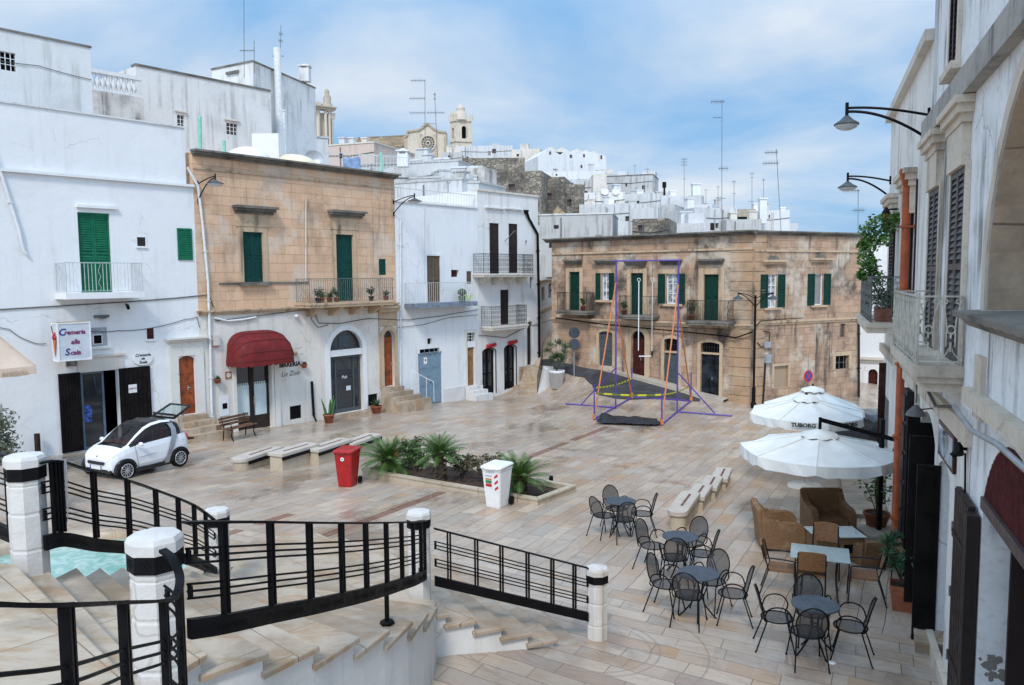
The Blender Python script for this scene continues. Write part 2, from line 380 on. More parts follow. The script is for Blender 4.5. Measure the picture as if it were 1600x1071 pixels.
M['cable']=simple('dusty cable',(.10,.095,.09),.7)
M['pipew']=simple('white pipe',(.74,.75,.75),.5,var=.08)
M['terracotta']=simple('terracotta',(.36,.11,.05),.75,var=.2)
M['awning']=simple('maroon awning canvas',(.165,.007,.007),.75,var=.18,scale=3,bump=.1)
M['canvas']=simple('white parasol canvas',(.80,.795,.76),.8,var=.05,scale=2.5,bump=.4,bscale=5)
M['beige']=simple('beige parasol canvas',(.60,.46,.36),.8,var=.08,scale=2)
M['galv']=simple('galvanised steel',(.42,.44,.46),.45,metal=.4)
M['lampglass']=simple('frosted lamp glass',(.62,.64,.66),.3)
M['asphalt']=simple('asphalt',(.055,.055,.058),.75,var=.3,scale=1.5,bump=.4,src='geo')
M['soil']=simple('dark soil',(.07,.035,.022),.95,var=.5,scale=5,bump=.8,src='geo')
M['greyglass']=simple('grey frosted glass',(.36,.38,.42),.3);M['galvw']=simple('white galvanised rail',(.55,.57,.57),.5,var=.1)
M['black2']=simple('black plank shutter paint',(.010,.008,.008),.55,var=.3,scale=3,spec=.12);M['steelblue']=simple('blue grey door frame',(.10,.15,.21),.4)
M['posterblue']=simple('blue ice cream poster',(.05,.12,.42),.4,var=.8,scale=9);M['txtred']=simple('red print',(.35,.03,.05),.6)
M['stPale2']=plaster('pale door stone',(.74,.71,.66),(.5,.4,.3),patch=.3,streak=.25,fine=.15,seed=70);M['brownpane']=simple('brownish pane',(.10,.07,.06),.4)
M['curtain']=simple('pale aqua curtain',(.62,.72,.73),.6,var=.05);M['awningd']=simple('dark maroon piping',(.09,.006,.008),.7)
M['creamroof']=plaster('cream roof wash',(.76,.68,.52),(.4,.33,.25),patch=.3,streak=.1);M['palegreen']=simple('pale green steel',(.25,.58,.44),.5)
M['tarp']=simple('light blue tarpaulin',(.25,.38,.60),.6,var=.25,scale=3);M['bluegrey']=simple('blue grey balcony edge',(.20,.24,.30),.7,var=.25)
M['lime']=leafmat('lime leaves',(.35,.55,.03),(.5,.7,.08));M['dkleaf']=leafmat('dark leaves',(.02,.05,.02),(.05,.09,.03))
M['signred']=simple('red sign tube',(.55,.02,.03),.4,var=.1)
M['stD2']=ashlar('grimy pilaster stone',(.50,.325,.195),(.42,.265,.155),(.2,.13,.08),2.0,.46,patch=.7,streak=.7,pale=(.55,.46,.36),pal=.5)
M['curtainglass']=simple('window with net curtain',(.42,.45,.47),.15,var=.5,scale=5);M['greypane']=simple('grey blind',(.27,.26,.25),.4,var=.1)
M['bluedoor']=simple('worn navy door',(.022,.028,.035),.45,var=.7,scale=2.0,spec=.15);M['blind']=plaster('walled up recess',(.38,.28,.19),(.12,.09,.07),patch=.5)
M['signblue2']=simple('blue road sign',(.02,.06,.32),.4);M['signback']=simple('dark back of road sign',(.05,.06,.08),.5,var=.3,scale=3)
M['kerb']=plaster('worn pavement stone',(.46,.40,.34),(.18,.15,.12),patch=.5,streak=.2)
M['stPale3']=plaster('aged pale limestone',(.66,.57,.46),(.15,.115,.085),patch=.55,streak=.75,fine=.35,seed=80);M['stDark2']=plaster('mossy ledge stone',(.40,.37,.33),(.07,.065,.06),patch=.7,streak=.8,fine=.4,seed=84,lo=.45)
M['redwood2']=simple('dark reddish open shutter',(.06,.022,.016),.5,var=.3,spec=.15);M['pipeor']=simple('orange pipe paint',(.42,.085,.022),.5,var=.15)
M['bark']=simple('bark',(.09,.065,.045),.9,var=.4,scale=12);M['vine']=leafmat('vine leaves',(.035,.11,.015),(.11,.24,.04));M['dkleaf2']=leafmat('deep green leaves',(.02,.06,.02),(.05,.12,.035))
M['amber']=simple('amber lantern glass',(.45,.28,.08),.25);M['greybrown']=simple('grey brown louvre paint',(.085,.075,.07),.55)
M['stLin']=ashlar('arch lining stone',(.58,.44,.31),(.48,.35,.235),(.2,.14,.09),.9,.5,patch=.5,streak=.4,pale=(.66,.6,.53),pal=.5);M['plE3']=plaster('arch infill plaster',(.62,.59,.55),(.2,.18,.16),patch=.3,streak=.4,seed=90);M['greyplain']=simple('smooth grey panel',(.46,.48,.50),.7,var=.04)
M['fanred']=simple('oxblood iron fanlight',(.075,.012,.014),.5,var=.25,spec=.15);M['transom']=simple('dull mauve brown paint',(.085,.055,.055),.55);M['render']=plaster('bare grey render',(.24,.22,.19),(.1,.09,.08),patch=.6)
M['poster']=simple('pale blue poster',(.42,.48,.55),.15,var=.6,scale=4)
M['dbrown2']=simple('panelled dark door',(.028,.024,.025),.5,var=.3,spec=.15)
M['pinkish']=plaster('faded pink plaster',(.62,.50,.43),(.3,.24,.2),patch=.4,streak=.4);M['churchd']=plaster('dark church limestone',(.46,.38,.29),(.14,.12,.1),patch=.6,streak=.5)
M['plBright']=plaster('fresh whitewash',(.76,.765,.77),(.45,.43,.4),patch=.2,streak=.3,fine=.1,seed=95);M['rosedark']=simple('dark rose glazing',(.16,.135,.11),.6);M['beigewall']=simple('beige awning',(.42,.36,.27),.7)
M['labelorange']=simple('orange label print',(.6,.22,.03),.5);M['labelgreen']=simple('green label print',(.02,.22,.07),.5);M['txtblue']=simple('pale blue print',(.25,.35,.6),.5);M['conetan']=simple('cycad cone',(.45,.22,.07),.8,var=.4,scale=20)
M['mesh']=perfor('black expanded mesh',(.03,.034,.04),.72);M['tabletop']=simple('slate blue table top',(.05,.06,.075),.45,var=.06)
M['rattan']=simple('brown woven strap',(.27,.125,.05),.6,var=.3,scale=60);M['glasstop']=simple('frosted glass top',(.36,.42,.41),.12,var=.04)
M['txtgreen']=simple('dark green print',(.012,.03,.025),.6)
M['binred']=simple('red plastic',(.40,.010,.012),.4,var=.12,scale=4);M['binwhite']=simple('white plastic',(.80,.80,.80),.35,var=.03)
M['cyc']=leafmat('cycad leaflets',(.028,.08,.013),(.11,.19,.035));M['stPil2']=plaster('planter kerb travertine',(.50,.42,.315),(.28,.19,.11),patch=.45,streak=.35,fine=.2,seed=57)
M['bushleaf']=leafmat('reddish shrub leaves',(.035,.055,.018),(.13,.085,.045));M['bushgreen']=leafmat('shrub leaves',(.025,.06,.015),(.07,.11,.03))
M['inlay']=simple('dark red marble inlay',(.20,.055,.045),.5,var=.3)
M['benchwood']=simple('weathered bench slats',(.17,.085,.045),.6,var=.35,scale=5)
M['cactus']=simple('cactus skin',(.06,.16,.05),.6,var=.3)
M['midleaf']=leafmat('mid green leaves',(.04,.13,.03),(.10,.22,.05))
M['oleander']=leafmat('oleander leaves',(.03,.085,.04),(.09,.17,.08));
M['lemon']=leafmat('lemon leaves',(.04,.14,.02),(.13,.28,.05))
M['olive']=leafmat('olive leaves',(.06,.075,.04),(.17,.185,.12))
M['purple']=simple('purple painted steel',(.085,.05,.33),.4,var=.15);M['orangestrap']=simple('orange webbing',(.56,.18,.065),.7,var=.1);M['tapey']=simple('yellow tape',(.65,.60,.03),.5);M['tapeg']=simple('olive tape stripe',(.16,.19,.02),.5);M['blackcloth']=simple('black sheet',(.012,.012,.014),.55)
def wickermat():
 m,t,b=newmat('honey wicker');g=NG(t);v=g.pos(src='obj')
 w1=g.node('ShaderNodeTexWave',{'Vector':v,'Scale':14.0,'Distortion':1.5,'Detail':2},bands_direction='Z').outputs['Fac'];w2=g.node('ShaderNodeTexWave',{'Vector':v,'Scale':16.0,'Distortion':2.5,'Detail':2},bands_direction='X').outputs['Fac']
 f=g.math('MULTIPLY',w1,g.math('MULTIPLY_ADD',w2,.5,.5));c=g.mix(f,(.15,.07,.03),(.50,.28,.13));c=g.mix(g.ramp(g.noise(g.pos(src='obj',scale=(1,1,2.2)),22,4,.7),.42,.62,0,.8),c,(.19,.10,.04));c=g.mix(g.ramp(g.noise(v,5,5),.5,.7,0,.4),c,(.46,.30,.15))
 t.links.new(c,b.inputs['Base Color']);b.inputs['Roughness'].default_value=.65;t.links.new(g.bump(f,.8,.012),b.inputs['Normal']);return m
def ell(cx,cy,z,rx,ry,n=20,a0=0):return[V(cx+rx*math.cos(2*math.pi*k/n),cy+ry*math.sin(2*math.pi*k/n),z)for k in range(n)]
M['wicker']=wickermat()
M['bencht']=plaster('worn bench marble',(.52,.465,.40),(.30,.22,.15),patch=.45,streak=.3,fine=.25,seed=58)
M['carwhite']=simple('white car paint',(.80,.81,.83),.18,var=.02);M['silver']=simple('silver car paint',(.36,.37,.40),.3,metal=.5,var=.04);M['carglass']=perfor('car glass',(.012,.012,.013),.62,.04);M['carblack']=simple('black car plastic',(.010,.010,.011),.25,var=.1);M['carnavy']=simple('dark blue car paint',(.012,.016,.024),.2,var=.05)
M['alloy']=simple('alloy wheel',(.50,.51,.53),.3,metal=.6,var=.05);M['headlamp']=simple('clear headlamp',(.55,.58,.60),.08,var=.3,scale=14);M['redtrim']=simple('red seat fabric',(.20,.03,.025),.7)
M['hatchglass']=perfor('greenish rear glass',(.18,.26,.24),.5,.05)
def tapemat():
 m,t,b=newmat('striped barrier tape');g=NG(t);sp=g.node('ShaderNodeSeparateXYZ',{0:g.pos()}).outputs
 f=g.math('LESS_THAN',g.math('FRACT',g.math('MULTIPLY',g.math('MULTIPLY_ADD',sp[1],.7,sp[0]),2.4)),.5)
 t.links.new(g.mix(f,(.62,.56,.03),(.14,.17,.02)),b.inputs['Base Color']);return m
M['tape']=tapemat()
M['plH1']=plaster('hill town limewash',(.62,.625,.63),(.30,.28,.25),patch=.35,streak=.6,fine=.15,seed=101,sth=(.44,.66));M['plH2']=plaster('bright hill limewash',(.70,.705,.71),(.38,.36,.33),patch=.22,streak=.4,fine=.1,seed=103)
M['plH3']=plaster('dull hill limewash',(.52,.515,.50),(.22,.2,.18),patch=.5,streak=.7,fine=.2,seed=107)
# --- ground
STRIP_P,STRIP_D=V(-3.64,17.35,0),V(.463,.886,0).normalized()
def paving_mat():
 m,t,b=newmat('travertine paving');g=NG(t)
 ang=math.atan2(STRIP_D.y,STRIP_D.x)
 v=g.pos();wob=g.node('ShaderNodeTexNoise',{'Vector':v,'Scale':.35,'Detail':2})
 wv=g.node('ShaderNodeVectorMath',{0:v,1:g.node('ShaderNodeVectorMath',{0:wob.outputs['Color'],'Scale':.25},operation='SCALE').outputs[0]},operation='ADD').outputs[0]
 tv=g.node('ShaderNodeMapping',{'Vector':wv,'Rotation':(0,0,-ang)}).outputs[0]
 alo0=g.node('ShaderNodeVectorMath',{0:v,1:tuple(STRIP_D)},operation='DOT_PRODUCT').outputs['Value']
 near=g.math('LESS_THAN',alo0,STRIP_D.dot(V(2.0,13.2,0)))
 tv90=g.node('ShaderNodeMapping',{'Vector':wv,'Rotation':(0,0,-ang+math.pi/2),'Scale':(1.15,1.0,1)}).outputs[0]
 mv=t.nodes.new('ShaderNodeMix');mv.data_type='VECTOR';t.links.new(near,mv.inputs[0]);t.links.new(tv,mv.inputs[4]);t.links.new(tv90,mv.inputs[5]);tv=mv.outputs[1]
 def brick(c1,c2,mo,bias=0.0,w_=1.0,h_=.37,ms=.006,v_=None):
  v_=v_ or tv
  return g.node('ShaderNodeTexBrick',{'Vector':v_,'Color1':c1+(1,),'Color2':c2+(1,),'Mortar':mo+(1,),'Scale':1.0,'Mortar Size':ms,'Mortar Smooth':.25,'Bias':bias,'Brick Width':w_,'Row Height':h_},offset=.37,squash=.8,squash_frequency=3)
 b1=brick((.58,.47,.365),(.45,.36,.28),(.12,.085,.06))
 def pick(dx,dy):return brick((0,0,0),(1,1,1),(.3,.3,.3),v_=g.node('ShaderNodeVectorMath',{0:tv,1:(1.0*dx,.37*dy,0)},operation='ADD').outputs[0]).outputs['Color']
 c=b1.outputs['Color']
 warm=g.ramp(g.noise(g.pos(loc=(3,1,0)),.22,4),.36,.58)
 c=g.mix(g.math('MULTIPLY',g.ramp(pick(11,6),.5,.85),g.math('MULTIPLY',warm,.7)),c,(.46,.27,.14))
 c=g.mix(g.math('MULTIPLY',g.ramp(pick(-23,18),.55,.9),.5),c,(.31,.275,.245))
 c=g.mix(g.math('MULTIPLY',g.ramp(pick(37,-14),.6,.95),.6),c,(.50,.43,.365))
 c=g.mix(g.math('MULTIPLY',g.ramp(pick(51,34),.7,.95),.4),c,(.38,.26,.20))
 vs=g.node('ShaderNodeMapping',{'Vector':tv,'Scale':(.8,2.8,1)}).outputs[0]
 c=g.mix(g.ramp(g.noise(vs,1.5,8,.68,.4),.47,.68,0,.42),c,(.36,.225,.13))
 c=g.mix(g.ramp(g.noise(vs,2.2,9,.72,.6),.5,.72,0,.6),c,(.23,.195,.165))
 c=g.mix(g.ramp(g.noise(g.pos(loc=(9,4,0)),.45,8,.7),.5,.7,0,.5),c,(.46,.395,.33))
 c=g.mix(g.ramp(g.noise(v,.16,6,.65),.48,.67,0,.5),c,(.24,.18,.135))
 c=g.mix(g.ramp(g.noise(v,18,5,.75),.55,.78,0,.5),c,(.15,.11,.08))
 spot=g.node('ShaderNodeTexVoronoi',{'Vector':v,'Scale':2.3,'Randomness':1.0}).outputs['Distance']
 c=g.mix(g.ramp(spot,.03,.045,.7,0),c,(.06,.05,.045))
 d=g.node('ShaderNodeMapping',{'Vector':v,'Location':(0,0,0)}).outputs[0]
 per=g.node('ShaderNodeVectorMath',{0:d,1:(-STRIP_D.y,STRIP_D.x,0)},operation='DOT_PRODUCT').outputs['Value']
 alo=g.node('ShaderNodeVectorMath',{0:d,1:tuple(STRIP_D)},operation='DOT_PRODUCT').outputs['Value']
 for p0 in(STRIP_P,V(-5.9,17.4,0)):
  off=p0.dot(V(-STRIP_D.y,STRIP_D.x,0));a0=p0.dot(STRIP_D)
  dist=g.math('ABSOLUTE',g.math('SUBTRACT',per,off))
  mask=g.math('LESS_THAN',dist,.15)
  seg=g.math('FRACT',g.math('DIVIDE',g.math('SUBTRACT',alo,a0+.2),4.1))
  mask=g.math('MULTIPLY',mask,g.math('LESS_THAN',seg,.88))
  mask=g.math('MULTIPLY',mask,g.math('GREATER_THAN',alo,a0-9));mask=g.math('MULTIPLY',mask,g.math('LESS_THAN',alo,a0+(17 if p0 is STRIP_P else 1.3)))
  lines=g.ramp(g.math('ABSOLUTE',g.math('SUBTRACT',g.math('FRACT',g.math('MULTIPLY',g.math('SUBTRACT',per,off-.15),10.0)),.5)),.36,.48,0,.6)
  red=g.mix(lines,(.20,.075,.05),(.42,.32,.24))
  c=g.mix(g.math('MULTIPLY',mask,.85),c,red)
 pv=g.node('ShaderNodeVectorMath',{0:v,1:(1.0,11.0,0)},operation='SUBTRACT').outputs[0]
 sx=g.node('ShaderNodeSeparateXYZ',{0:pv});ln=g.math('SQRT',g.math('ADD',g.math('MULTIPLY',sx.outputs[0],sx.outputs[0]),g.math('MULTIPLY',sx.outputs[1],sx.outputs[1])))
 for r_ in(.95,1.08,1.75):
  c=g.mix(g.math('MULTIPLY',g.math('LESS_THAN',g.math('ABSOLUTE',g.math('SUBTRACT',ln,r_)),.018),.6),c,(.30,.24,.19))
 pud=g.ramp(g.noise(g.pos(loc=(2,9,0),scale=(1,.7,1)),.33,6,.62),.54,.64)
 c=g.mix(g.math('MULTIPLY',pud,.75),c,(.58,.53,.49),'MULTIPLY')
 t.links.new(c,b.inputs['Base Color'])
 wet=g.ramp(g.noise(g.pos(scale=(1,.6,1),loc=(7,2,0)),.16,4,.6),.46,.66)
 t.links.new(g.math('MULTIPLY',g.math('SUBTRACT',g.math('MULTIPLY_ADD',g.noise(vs,3,4),.28,.22),g.math('MULTIPLY',wet,.2)),g.math('MULTIPLY_ADD',pud,-.6,1.0)),b.inputs['Roughness'])
 b.inputs['Specular IOR Level'].default_value=.5
 h=g.math('ADD',g.math('MULTIPLY',b1.outputs['Fac'],-1.0),g.math('ADD',g.math('MULTIPLY',g.noise(vs,5,5),.4),g.math('MULTIPLY',pick(71,8),.3)))
 t.links.new(g.bump(h,.5,.014),b.inputs['Normal'])
 return m
M['pave']=paving_mat()
def axis(lo,hi,step,far):return np.array([-f for f in far[::-1]]+list(np.arange(lo,hi+.01,step))+far)if lo<0 else None
xs=np.array([-2500,-600,-150,-60]+list(np.arange(-32,40.1,.8))+[60,150,600,2500.])
ys=np.array([-2500,-600,-100,-20]+list(np.arange(-6,66.1,.8))+[90,200,700,3000.])
X,Y=np.meshgrid(xs,ys)
Z=gzv(np.clip(X,-32,40),np.clip(Y,-6,66))
farm=(X<-33)|(X>41)|(Y<-7)|(Y>67);Z=np.where(farm,-4.0,Z)
b=MB();b.grid([[(X[i,j],Y[i,j],Z[i,j])for j in range(len(xs))]for i in range(len(ys))],sm=True)
for i in range(0):pass
b.f=[f[::1]for f in b.f]
gobj=b.build('ground',M['pave'],loc=(0,0,0),kind='structure')
lo=[(845,583),(868,583),(884,584),(913,591),(925,602),(932,617),(960,623),(985,625),(1037,624),(1079,627),(1094,628)]
hi=[(845,563),(868,565),(884,568.5),(910,573),(934,577.5),(960,585),(985,592.5),(1012,600),(1037,607),(1070,616),(1094,624)]
def sheet(name,A,B,mat,dz,nsub=10,kind='structure'):
 b=MB();rows=[]
 for p,q in zip(A,B):
  rows.append([p.lerp(q,k/nsub)for k in range(nsub+1)])
 fine=[]
 for i in range(len(rows)-1):
  for k in range(4):fine.append([rows[i][j].lerp(rows[i+1][j],k/4)for j in range(nsub+1)])
 fine.append(rows[-1])
 b.grid([[V(p.x,p.y,gz(p.x,p.y)+dz)for p in r]for r in fine]);return b.build(name,mat,loc=(0,0,0),kind=kind)
sheet('road',[gp(*p)for p in lo],[gp(*p)for p in hi],M['asphalt'],.03)
# --- curved staircase in the foreground
def stairs():
 root=thing('staircase','curved cream stone staircase with white side wall and rounded tread edges in the foreground','stairs',(-2.6,9.0,gz(-2.6,9.0)))
 tz=[2.865-.165*k for k in range(12)]
 O=[(-2.0,4.1),(-2.45,4.8),(-2.62,5.22),(-2.64,5.68),(-2.5,6.08),(-2.12,6.43),(-1.81,6.88),(-1.55,7.4),(-1.345,7.91),(-1.18,8.48),(-1.075,9.06),(-1.02,9.62)]
 I=[(-6.0,5.4),(-5.2,6.7),(-4.35,7.1),(-4.3,7.52),(-4.3,7.95),(-4.3,8.4),(-4.3,8.85),(-4.3,9.3),(-4.28,9.72),(-4.25,10.1),(-4.2,10.42),(-4.1,10.7)]
 wall=MB();wall2=MB()
 def slab(poly,z,th=.05,ov=.04,nose=None):
  c=sum((Vector(p)for p in poly),V(0,0))/len(poly)
  mb=MB();n=len(poly)
  ring=[]
  for r_,zz in((1,-th),(1.0,-.012),(.997,-.003),(.99,0)):
   ring.append([V(c.x+(p[0]-c.x)*r_,c.y+(p[1]-c.y)*r_,z+zz)for p in poly])
  mb.grid(ring,sm=False,closed_u=True);mb.poly(ring[-1]);mb.poly(ring[0][::-1]);return mb
 def off(p,d,k):return(p[0]+d[0]*k,p[1]+d[1]*k)
 slab([(-2.0,1.2),(-2.0,4.1),(-2.45,4.8),(-4.35,6.75),(-7.5,7.6),(-7.5,1.2)],tz[0]).build('upper_landing',M['stStep'],root)
 for k in range(1,11):
  a,b_,c,d=Vector(O[k]),Vector(O[k+1]),Vector(I[k+1]),Vector(I[k])
  z=tz[k-1]-.165+.165
  z=tz[k]
  out_d=(a+b_-c-d).normalized();fwd=V(-out_d.y,out_d.x)
  poly=[a+out_d*.05-fwd*.02,b_+out_d*.05+fwd*.035,c+fwd*.035,d-fwd*.02]
  slab([tuple(p)for p in poly],z).build('tread',M['stStep'],root)
  top=[V(a.x,a.y,z-.05),V(b_.x,b_.y,z-.05),V(c.x,c.y,z-.05),V(d.x,d.y,z-.05)]
  wall.prism([V(p.x,p.y,-.6)for p in top],V(0,0,z-.05+.6))
 C0=V(-10.05,6.28);A0,A1=R(23.3),R(45)
 def arc(r,n=14):return[(C0.x+r*math.cos(A0+(A1-A0)*i/n),C0.y+r*math.sin(A0+(A1-A0)*i/n))for i in range(n+1)]
 land=[(-1.02,9.62),(-1.03,10.2)]+arc(9.55)[1:]+[(-4.3,12.7),(-4.1,10.7)]
 slab(land,1.05).build('lower_landing',M['stStep'],root)
 wall.prism([V(p[0],p[1],-.6)for p in land],V(0,0,1.6))
 for k in range(6):
  z=.89-.165*k;r0,r1=9.55+.4*k,9.55+.4*(k+1)
  n=14;da=R(.35)
  inner=[(C0.x+(r0-.03)*math.cos(a),C0.y+(r0-.03)*math.sin(a))for a in[A0-da+(A1-A0+da)*i/n for i in range(n+1)]]
  outer=[(C0.x+(r1+.035)*math.cos(a),C0.y+(r1+.035)*math.sin(a))for a in[A0-da+(A1-A0+da)*i/n for i in range(n+1)]]
  slab(outer+inner[::-1],z).build('tread',M['stStep'],root)
  wall.prism([V(p[0],p[1],-.7)for p in arc(r1)+arc(r0)[::-1]],V(0,0,z-.05+.7))
 wall.build('wall',M['plC2'],root)
 return root
stairs()
# --- pillars and railings of the staircase
def pillar(x,y,zt,label,hgt=1.13):
 z0=zt-hgt;r=thing('pillar',label,'pillar',(x,y,z0),'octagonal stair pillars');S=.168;rot=math.pi/8
 b=MB();prof=[]
 gr=[.0,.27,.30,.62,.93]
 prof=[(S*.92,-.3),(S*.92,.24),(S*.885,.255),(S*.885,.265),(S*.92,.28),(S*.92,.57),(S*.885,.585),(S*.885,.595),(S*.92,.61),(S*.92,.83),(S*.885,.84),(S*.92,.86),(S*.92,.90)]
 b.lathe(prof,(x,y,z0),8,rot,sm=False);b.build('shaft',M['stPil'],r)
 b=MB();b.lathe([(S*.9,.895),(S*1.0,.895),(S*1.0,1.01),(S*.9,1.01)],(x,y,z0),8,rot,sm=False)
 for j in range(8):
  a=2*math.pi*j/8+math.pi/8+rot
  c=V(x+S*.93*math.cos(a),y+S*.93*math.sin(a),z0+.95);t=V(-math.sin(a),math.cos(a),0);nn=V(math.cos(a),math.sin(a),0)
  for q in range(-2,3):
   for w_ in(-1,0,1):
    if(q+w_)%2==0:b.obox(c+t*(q*.016-.004)+V(0,0,w_*.02),t*.008,nn*.004,V(0,0,.01))
 b.build('band',M['black'],r)
 b=MB();b.lathe([(S*.96,1.005),(S*1.03,1.01),(S*1.03,1.075),(S*.93,1.105),(S*.1,1.128),(0.0,1.128)],(x,y,z0),8,rot,sm=False);b.build('cap',M['stPil'],r)
 return r
for(px,py,Y,h_,lb)in((241,829,4.9,1.13,'large white octagonal pillar with black band nearest the camera, railings on both sides'),(38,712,7.0,1.1,'white octagonal pillar at the top left by the fountain, chain tied beside it'),(338,793,10.6,1.13,'small white octagonal pillar half hidden behind the curved railing, left of the red bin'),(654,796,10.5,1.13,'white octagonal pillar where the curved railing meets the straight sloping railing'),(933,884,11.28,1.13,'white octagonal pillar at the foot of the stairs with rust stains')):
 q=atY(px,py,Y);pillar(q.x,q.y,q.z,lb,h_)
def railing(path,ts,label,H=.68,curve=True,foot=None,ends=True):
 P=[Vector(p)for p in path]
 if curve:
  Q=[]
  ext=[P[0]*2-P[1]]+P+[P[-1]*2-P[-2]]
  for i in range(1,len(ext)-2):
   a,b_,c,d=ext[i-1:i+3]
   for k in range(8):
    t=k/8;Q.append(.5*((2*b_)+(c-a)*t+(2*a-5*b_+4*c-d)*t*t+(3*b_-a-3*c+d)*t**3))
  Q.append(P[-1]);P=Q
 L=[0]
 for i in range(1,len(P)):L.append(L[-1]+(P[i]-P[i-1]).length)
 def at(t):
  s=t*L[-1]
  for i in range(1,len(P)):
   if L[i]>=s:
    f=(s-L[i-1])/max(L[i]-L[i-1],1e-6);return P[i-1].lerp(P[i],f),(P[i]-P[i-1]).normalized()
  return P[-1],(P[-1]-P[-2]).normalized()
 mid=P[len(P)//2]
 root=thing('railing',label,'railing',(mid.x,mid.y,mid.z-H-.3),'black iron stair railings')
 def ribbon(name,dz,w_,h_):
  b=MB();rows=[]
  for i in range(len(P)):
   t=(P[min(i+1,len(P)-1)]-P[max(i-1,0)]);s=V(t.y,-t.x,0).normalized()
   c=P[i]+V(0,0,dz);rows.append([c-s*w_/2-V(0,0,h_/2),c+s*w_/2-V(0,0,h_/2),c+s*w_/2+V(0,0,h_/2),c-s*w_/2+V(0,0,h_/2)])
  b.grid(rows,sm=False,closed_u=True);b.poly(rows[0][::-1]);b.poly(rows[-1]);return b
 ribbon('handrail',0,.05,.018).build('handrail',M['black'],root)
 bm=ribbon('beam',-H-.07,.045,.135)
 for i in range(int(L[-1]/.022)):
  p,t=at((i+.5)*.022/L[-1])
  if(i//12)%3==2:continue
  s=V(t.y,-t.x,0).normalized()
  for sg in(1,-1):
   for row in(0,1):
    bm.obox(p+s*(sg*.0225)+V(0,0,-H-.06-row*.024-(i%2)*.012)-t*.004,t*.008,s*(sg*.004),V(0,0,.009))
 bm.build('beam',M['black'],root)
 for grp in((.27,.345,.42),(.64,.715,.79)):
  b=MB()
  for f in grp:
   q=[]
   for i in range(len(P)):
    sag=0.0
    q.append(P[i]+V(0,0,-f*H+sag))
   b.tube(q,.0085,6)
  for e,s in((0,1),(-1,-1)):
   p=P[e]+V(0,0,-grp[1]*H);t=(P[1]-P[0]).normalized()if e==0 else(P[-1]-P[-2]).normalized()
   b.obox(p-V(0,0,.04)+t*(0 if e==0 else-.03),t*.03,V(t.y,-t.x,0).normalized()*.02,V(0,0,.08))
  b.build('crossbar',M['black'],root)
 for t in ts:
  p,d=at(t);s=V(d.y,-d.x,0).normalized();dh=V(d.x,d.y,0).normalized();b=MB()
  for k in(-1,1):
   b.obox(p+dh*(k*.019-.009)-s*.02-V(0,0,H),dh*.018,s*.04,V(0,0,H))
  b.build('post',M['black'],root)
 if foot:
  p,zf=foot;b=MB();top=p.z
  b.box((p.x,p.y,(top+zf)/2+.02),(.045,.045,top-zf));b.lathe([(.0,.03),(.075,.03),(.085,.0),(0,0)],(p.x,p.y,zf),6);b.build('foot',M['black'],root)
 return root
def pxpath(L):return[tuple(atY(*q))for q in L]
def tsof(path,idx):
 P=[Vector(p)for p in path];L=[0]
 for a,c in zip(P,P[1:]):L.append(L[-1]+(c-a).length)
 return[(L[int(i)]+(i-int(i))*((L[int(i)+1]-L[int(i)])if i>int(i)else 0))/L[-1]for i in idx]
cr=pxpath([(288,817,5.0),(348,816,5.25),(422,816,5.8),(483,817,6.35),(533,817.5,6.95),(571,817.5,7.5),(603,817,8.1),(627,816.5,8.7),(645,816,9.2),(657,815,9.7),(663,814,10.0),(655,814,10.32)])
ft=atZ(605,973,1.56)
railing(cr,tsof(cr,range(1,11)),'black railing curving down beside the cream treads from the large pillar',H=.64,foot=(V(ft.x,ft.y,1.93),1.55))
lm=pxpath([(62,724,6.95),(93,721,7.1),(146,738,7.6),(199,751,8.2),(243,766,8.8),(278,779,9.3),(303,790,9.7),(321,802,10.1),(334,812,10.42)])
railing(lm,tsof(lm,[.6,1,2,3,4,5,6,7]),'black railing descending in front of the turquoise fountain and the white car',H=.66)
bc=pxpath([(678,826,10.5),(919,888,11.2)]);railing(bc,[.09,.26,.42,.59,.755,.905],'straight black railing sloping from the landing to the foot of the stairs',curve=False,H=.66)
nr=pxpath([(-90,940,2.1),(0,945,2.35),(103,946,2.7),(192,942,3.5),(255,939,4.15),(275,931,4.45),(281,903,4.58),(270,874,4.64),(254,860,4.7)]);railing(nr,tsof(nr,[.5,2,3,4,5.5]),'nearest black railing curling in to the large pillar at bottom left',H=.82)
le=pxpath([(-70,688,7.8),(25,717,7.1)]);railing(le,[.1,.35,.6,.85],'short black railing at the left edge ending at the top left pillar',curve=False)
b=MB()
for k in range(4):
 pts=[]
 for i in range(11):a=i/10*math.pi;pts.append(V(lm[1][0]-.03+.035*math.cos(a)+.012*k,lm[1][1]+.02+.004*k,lm[1][2]+.01-(.42+.06*k)*math.sin(a)**.5))
 b.tube(pts,.006,5)
tag(b.build('chain',M['galv']),'grey chain looped over the railing beside the top left pillar','chain')
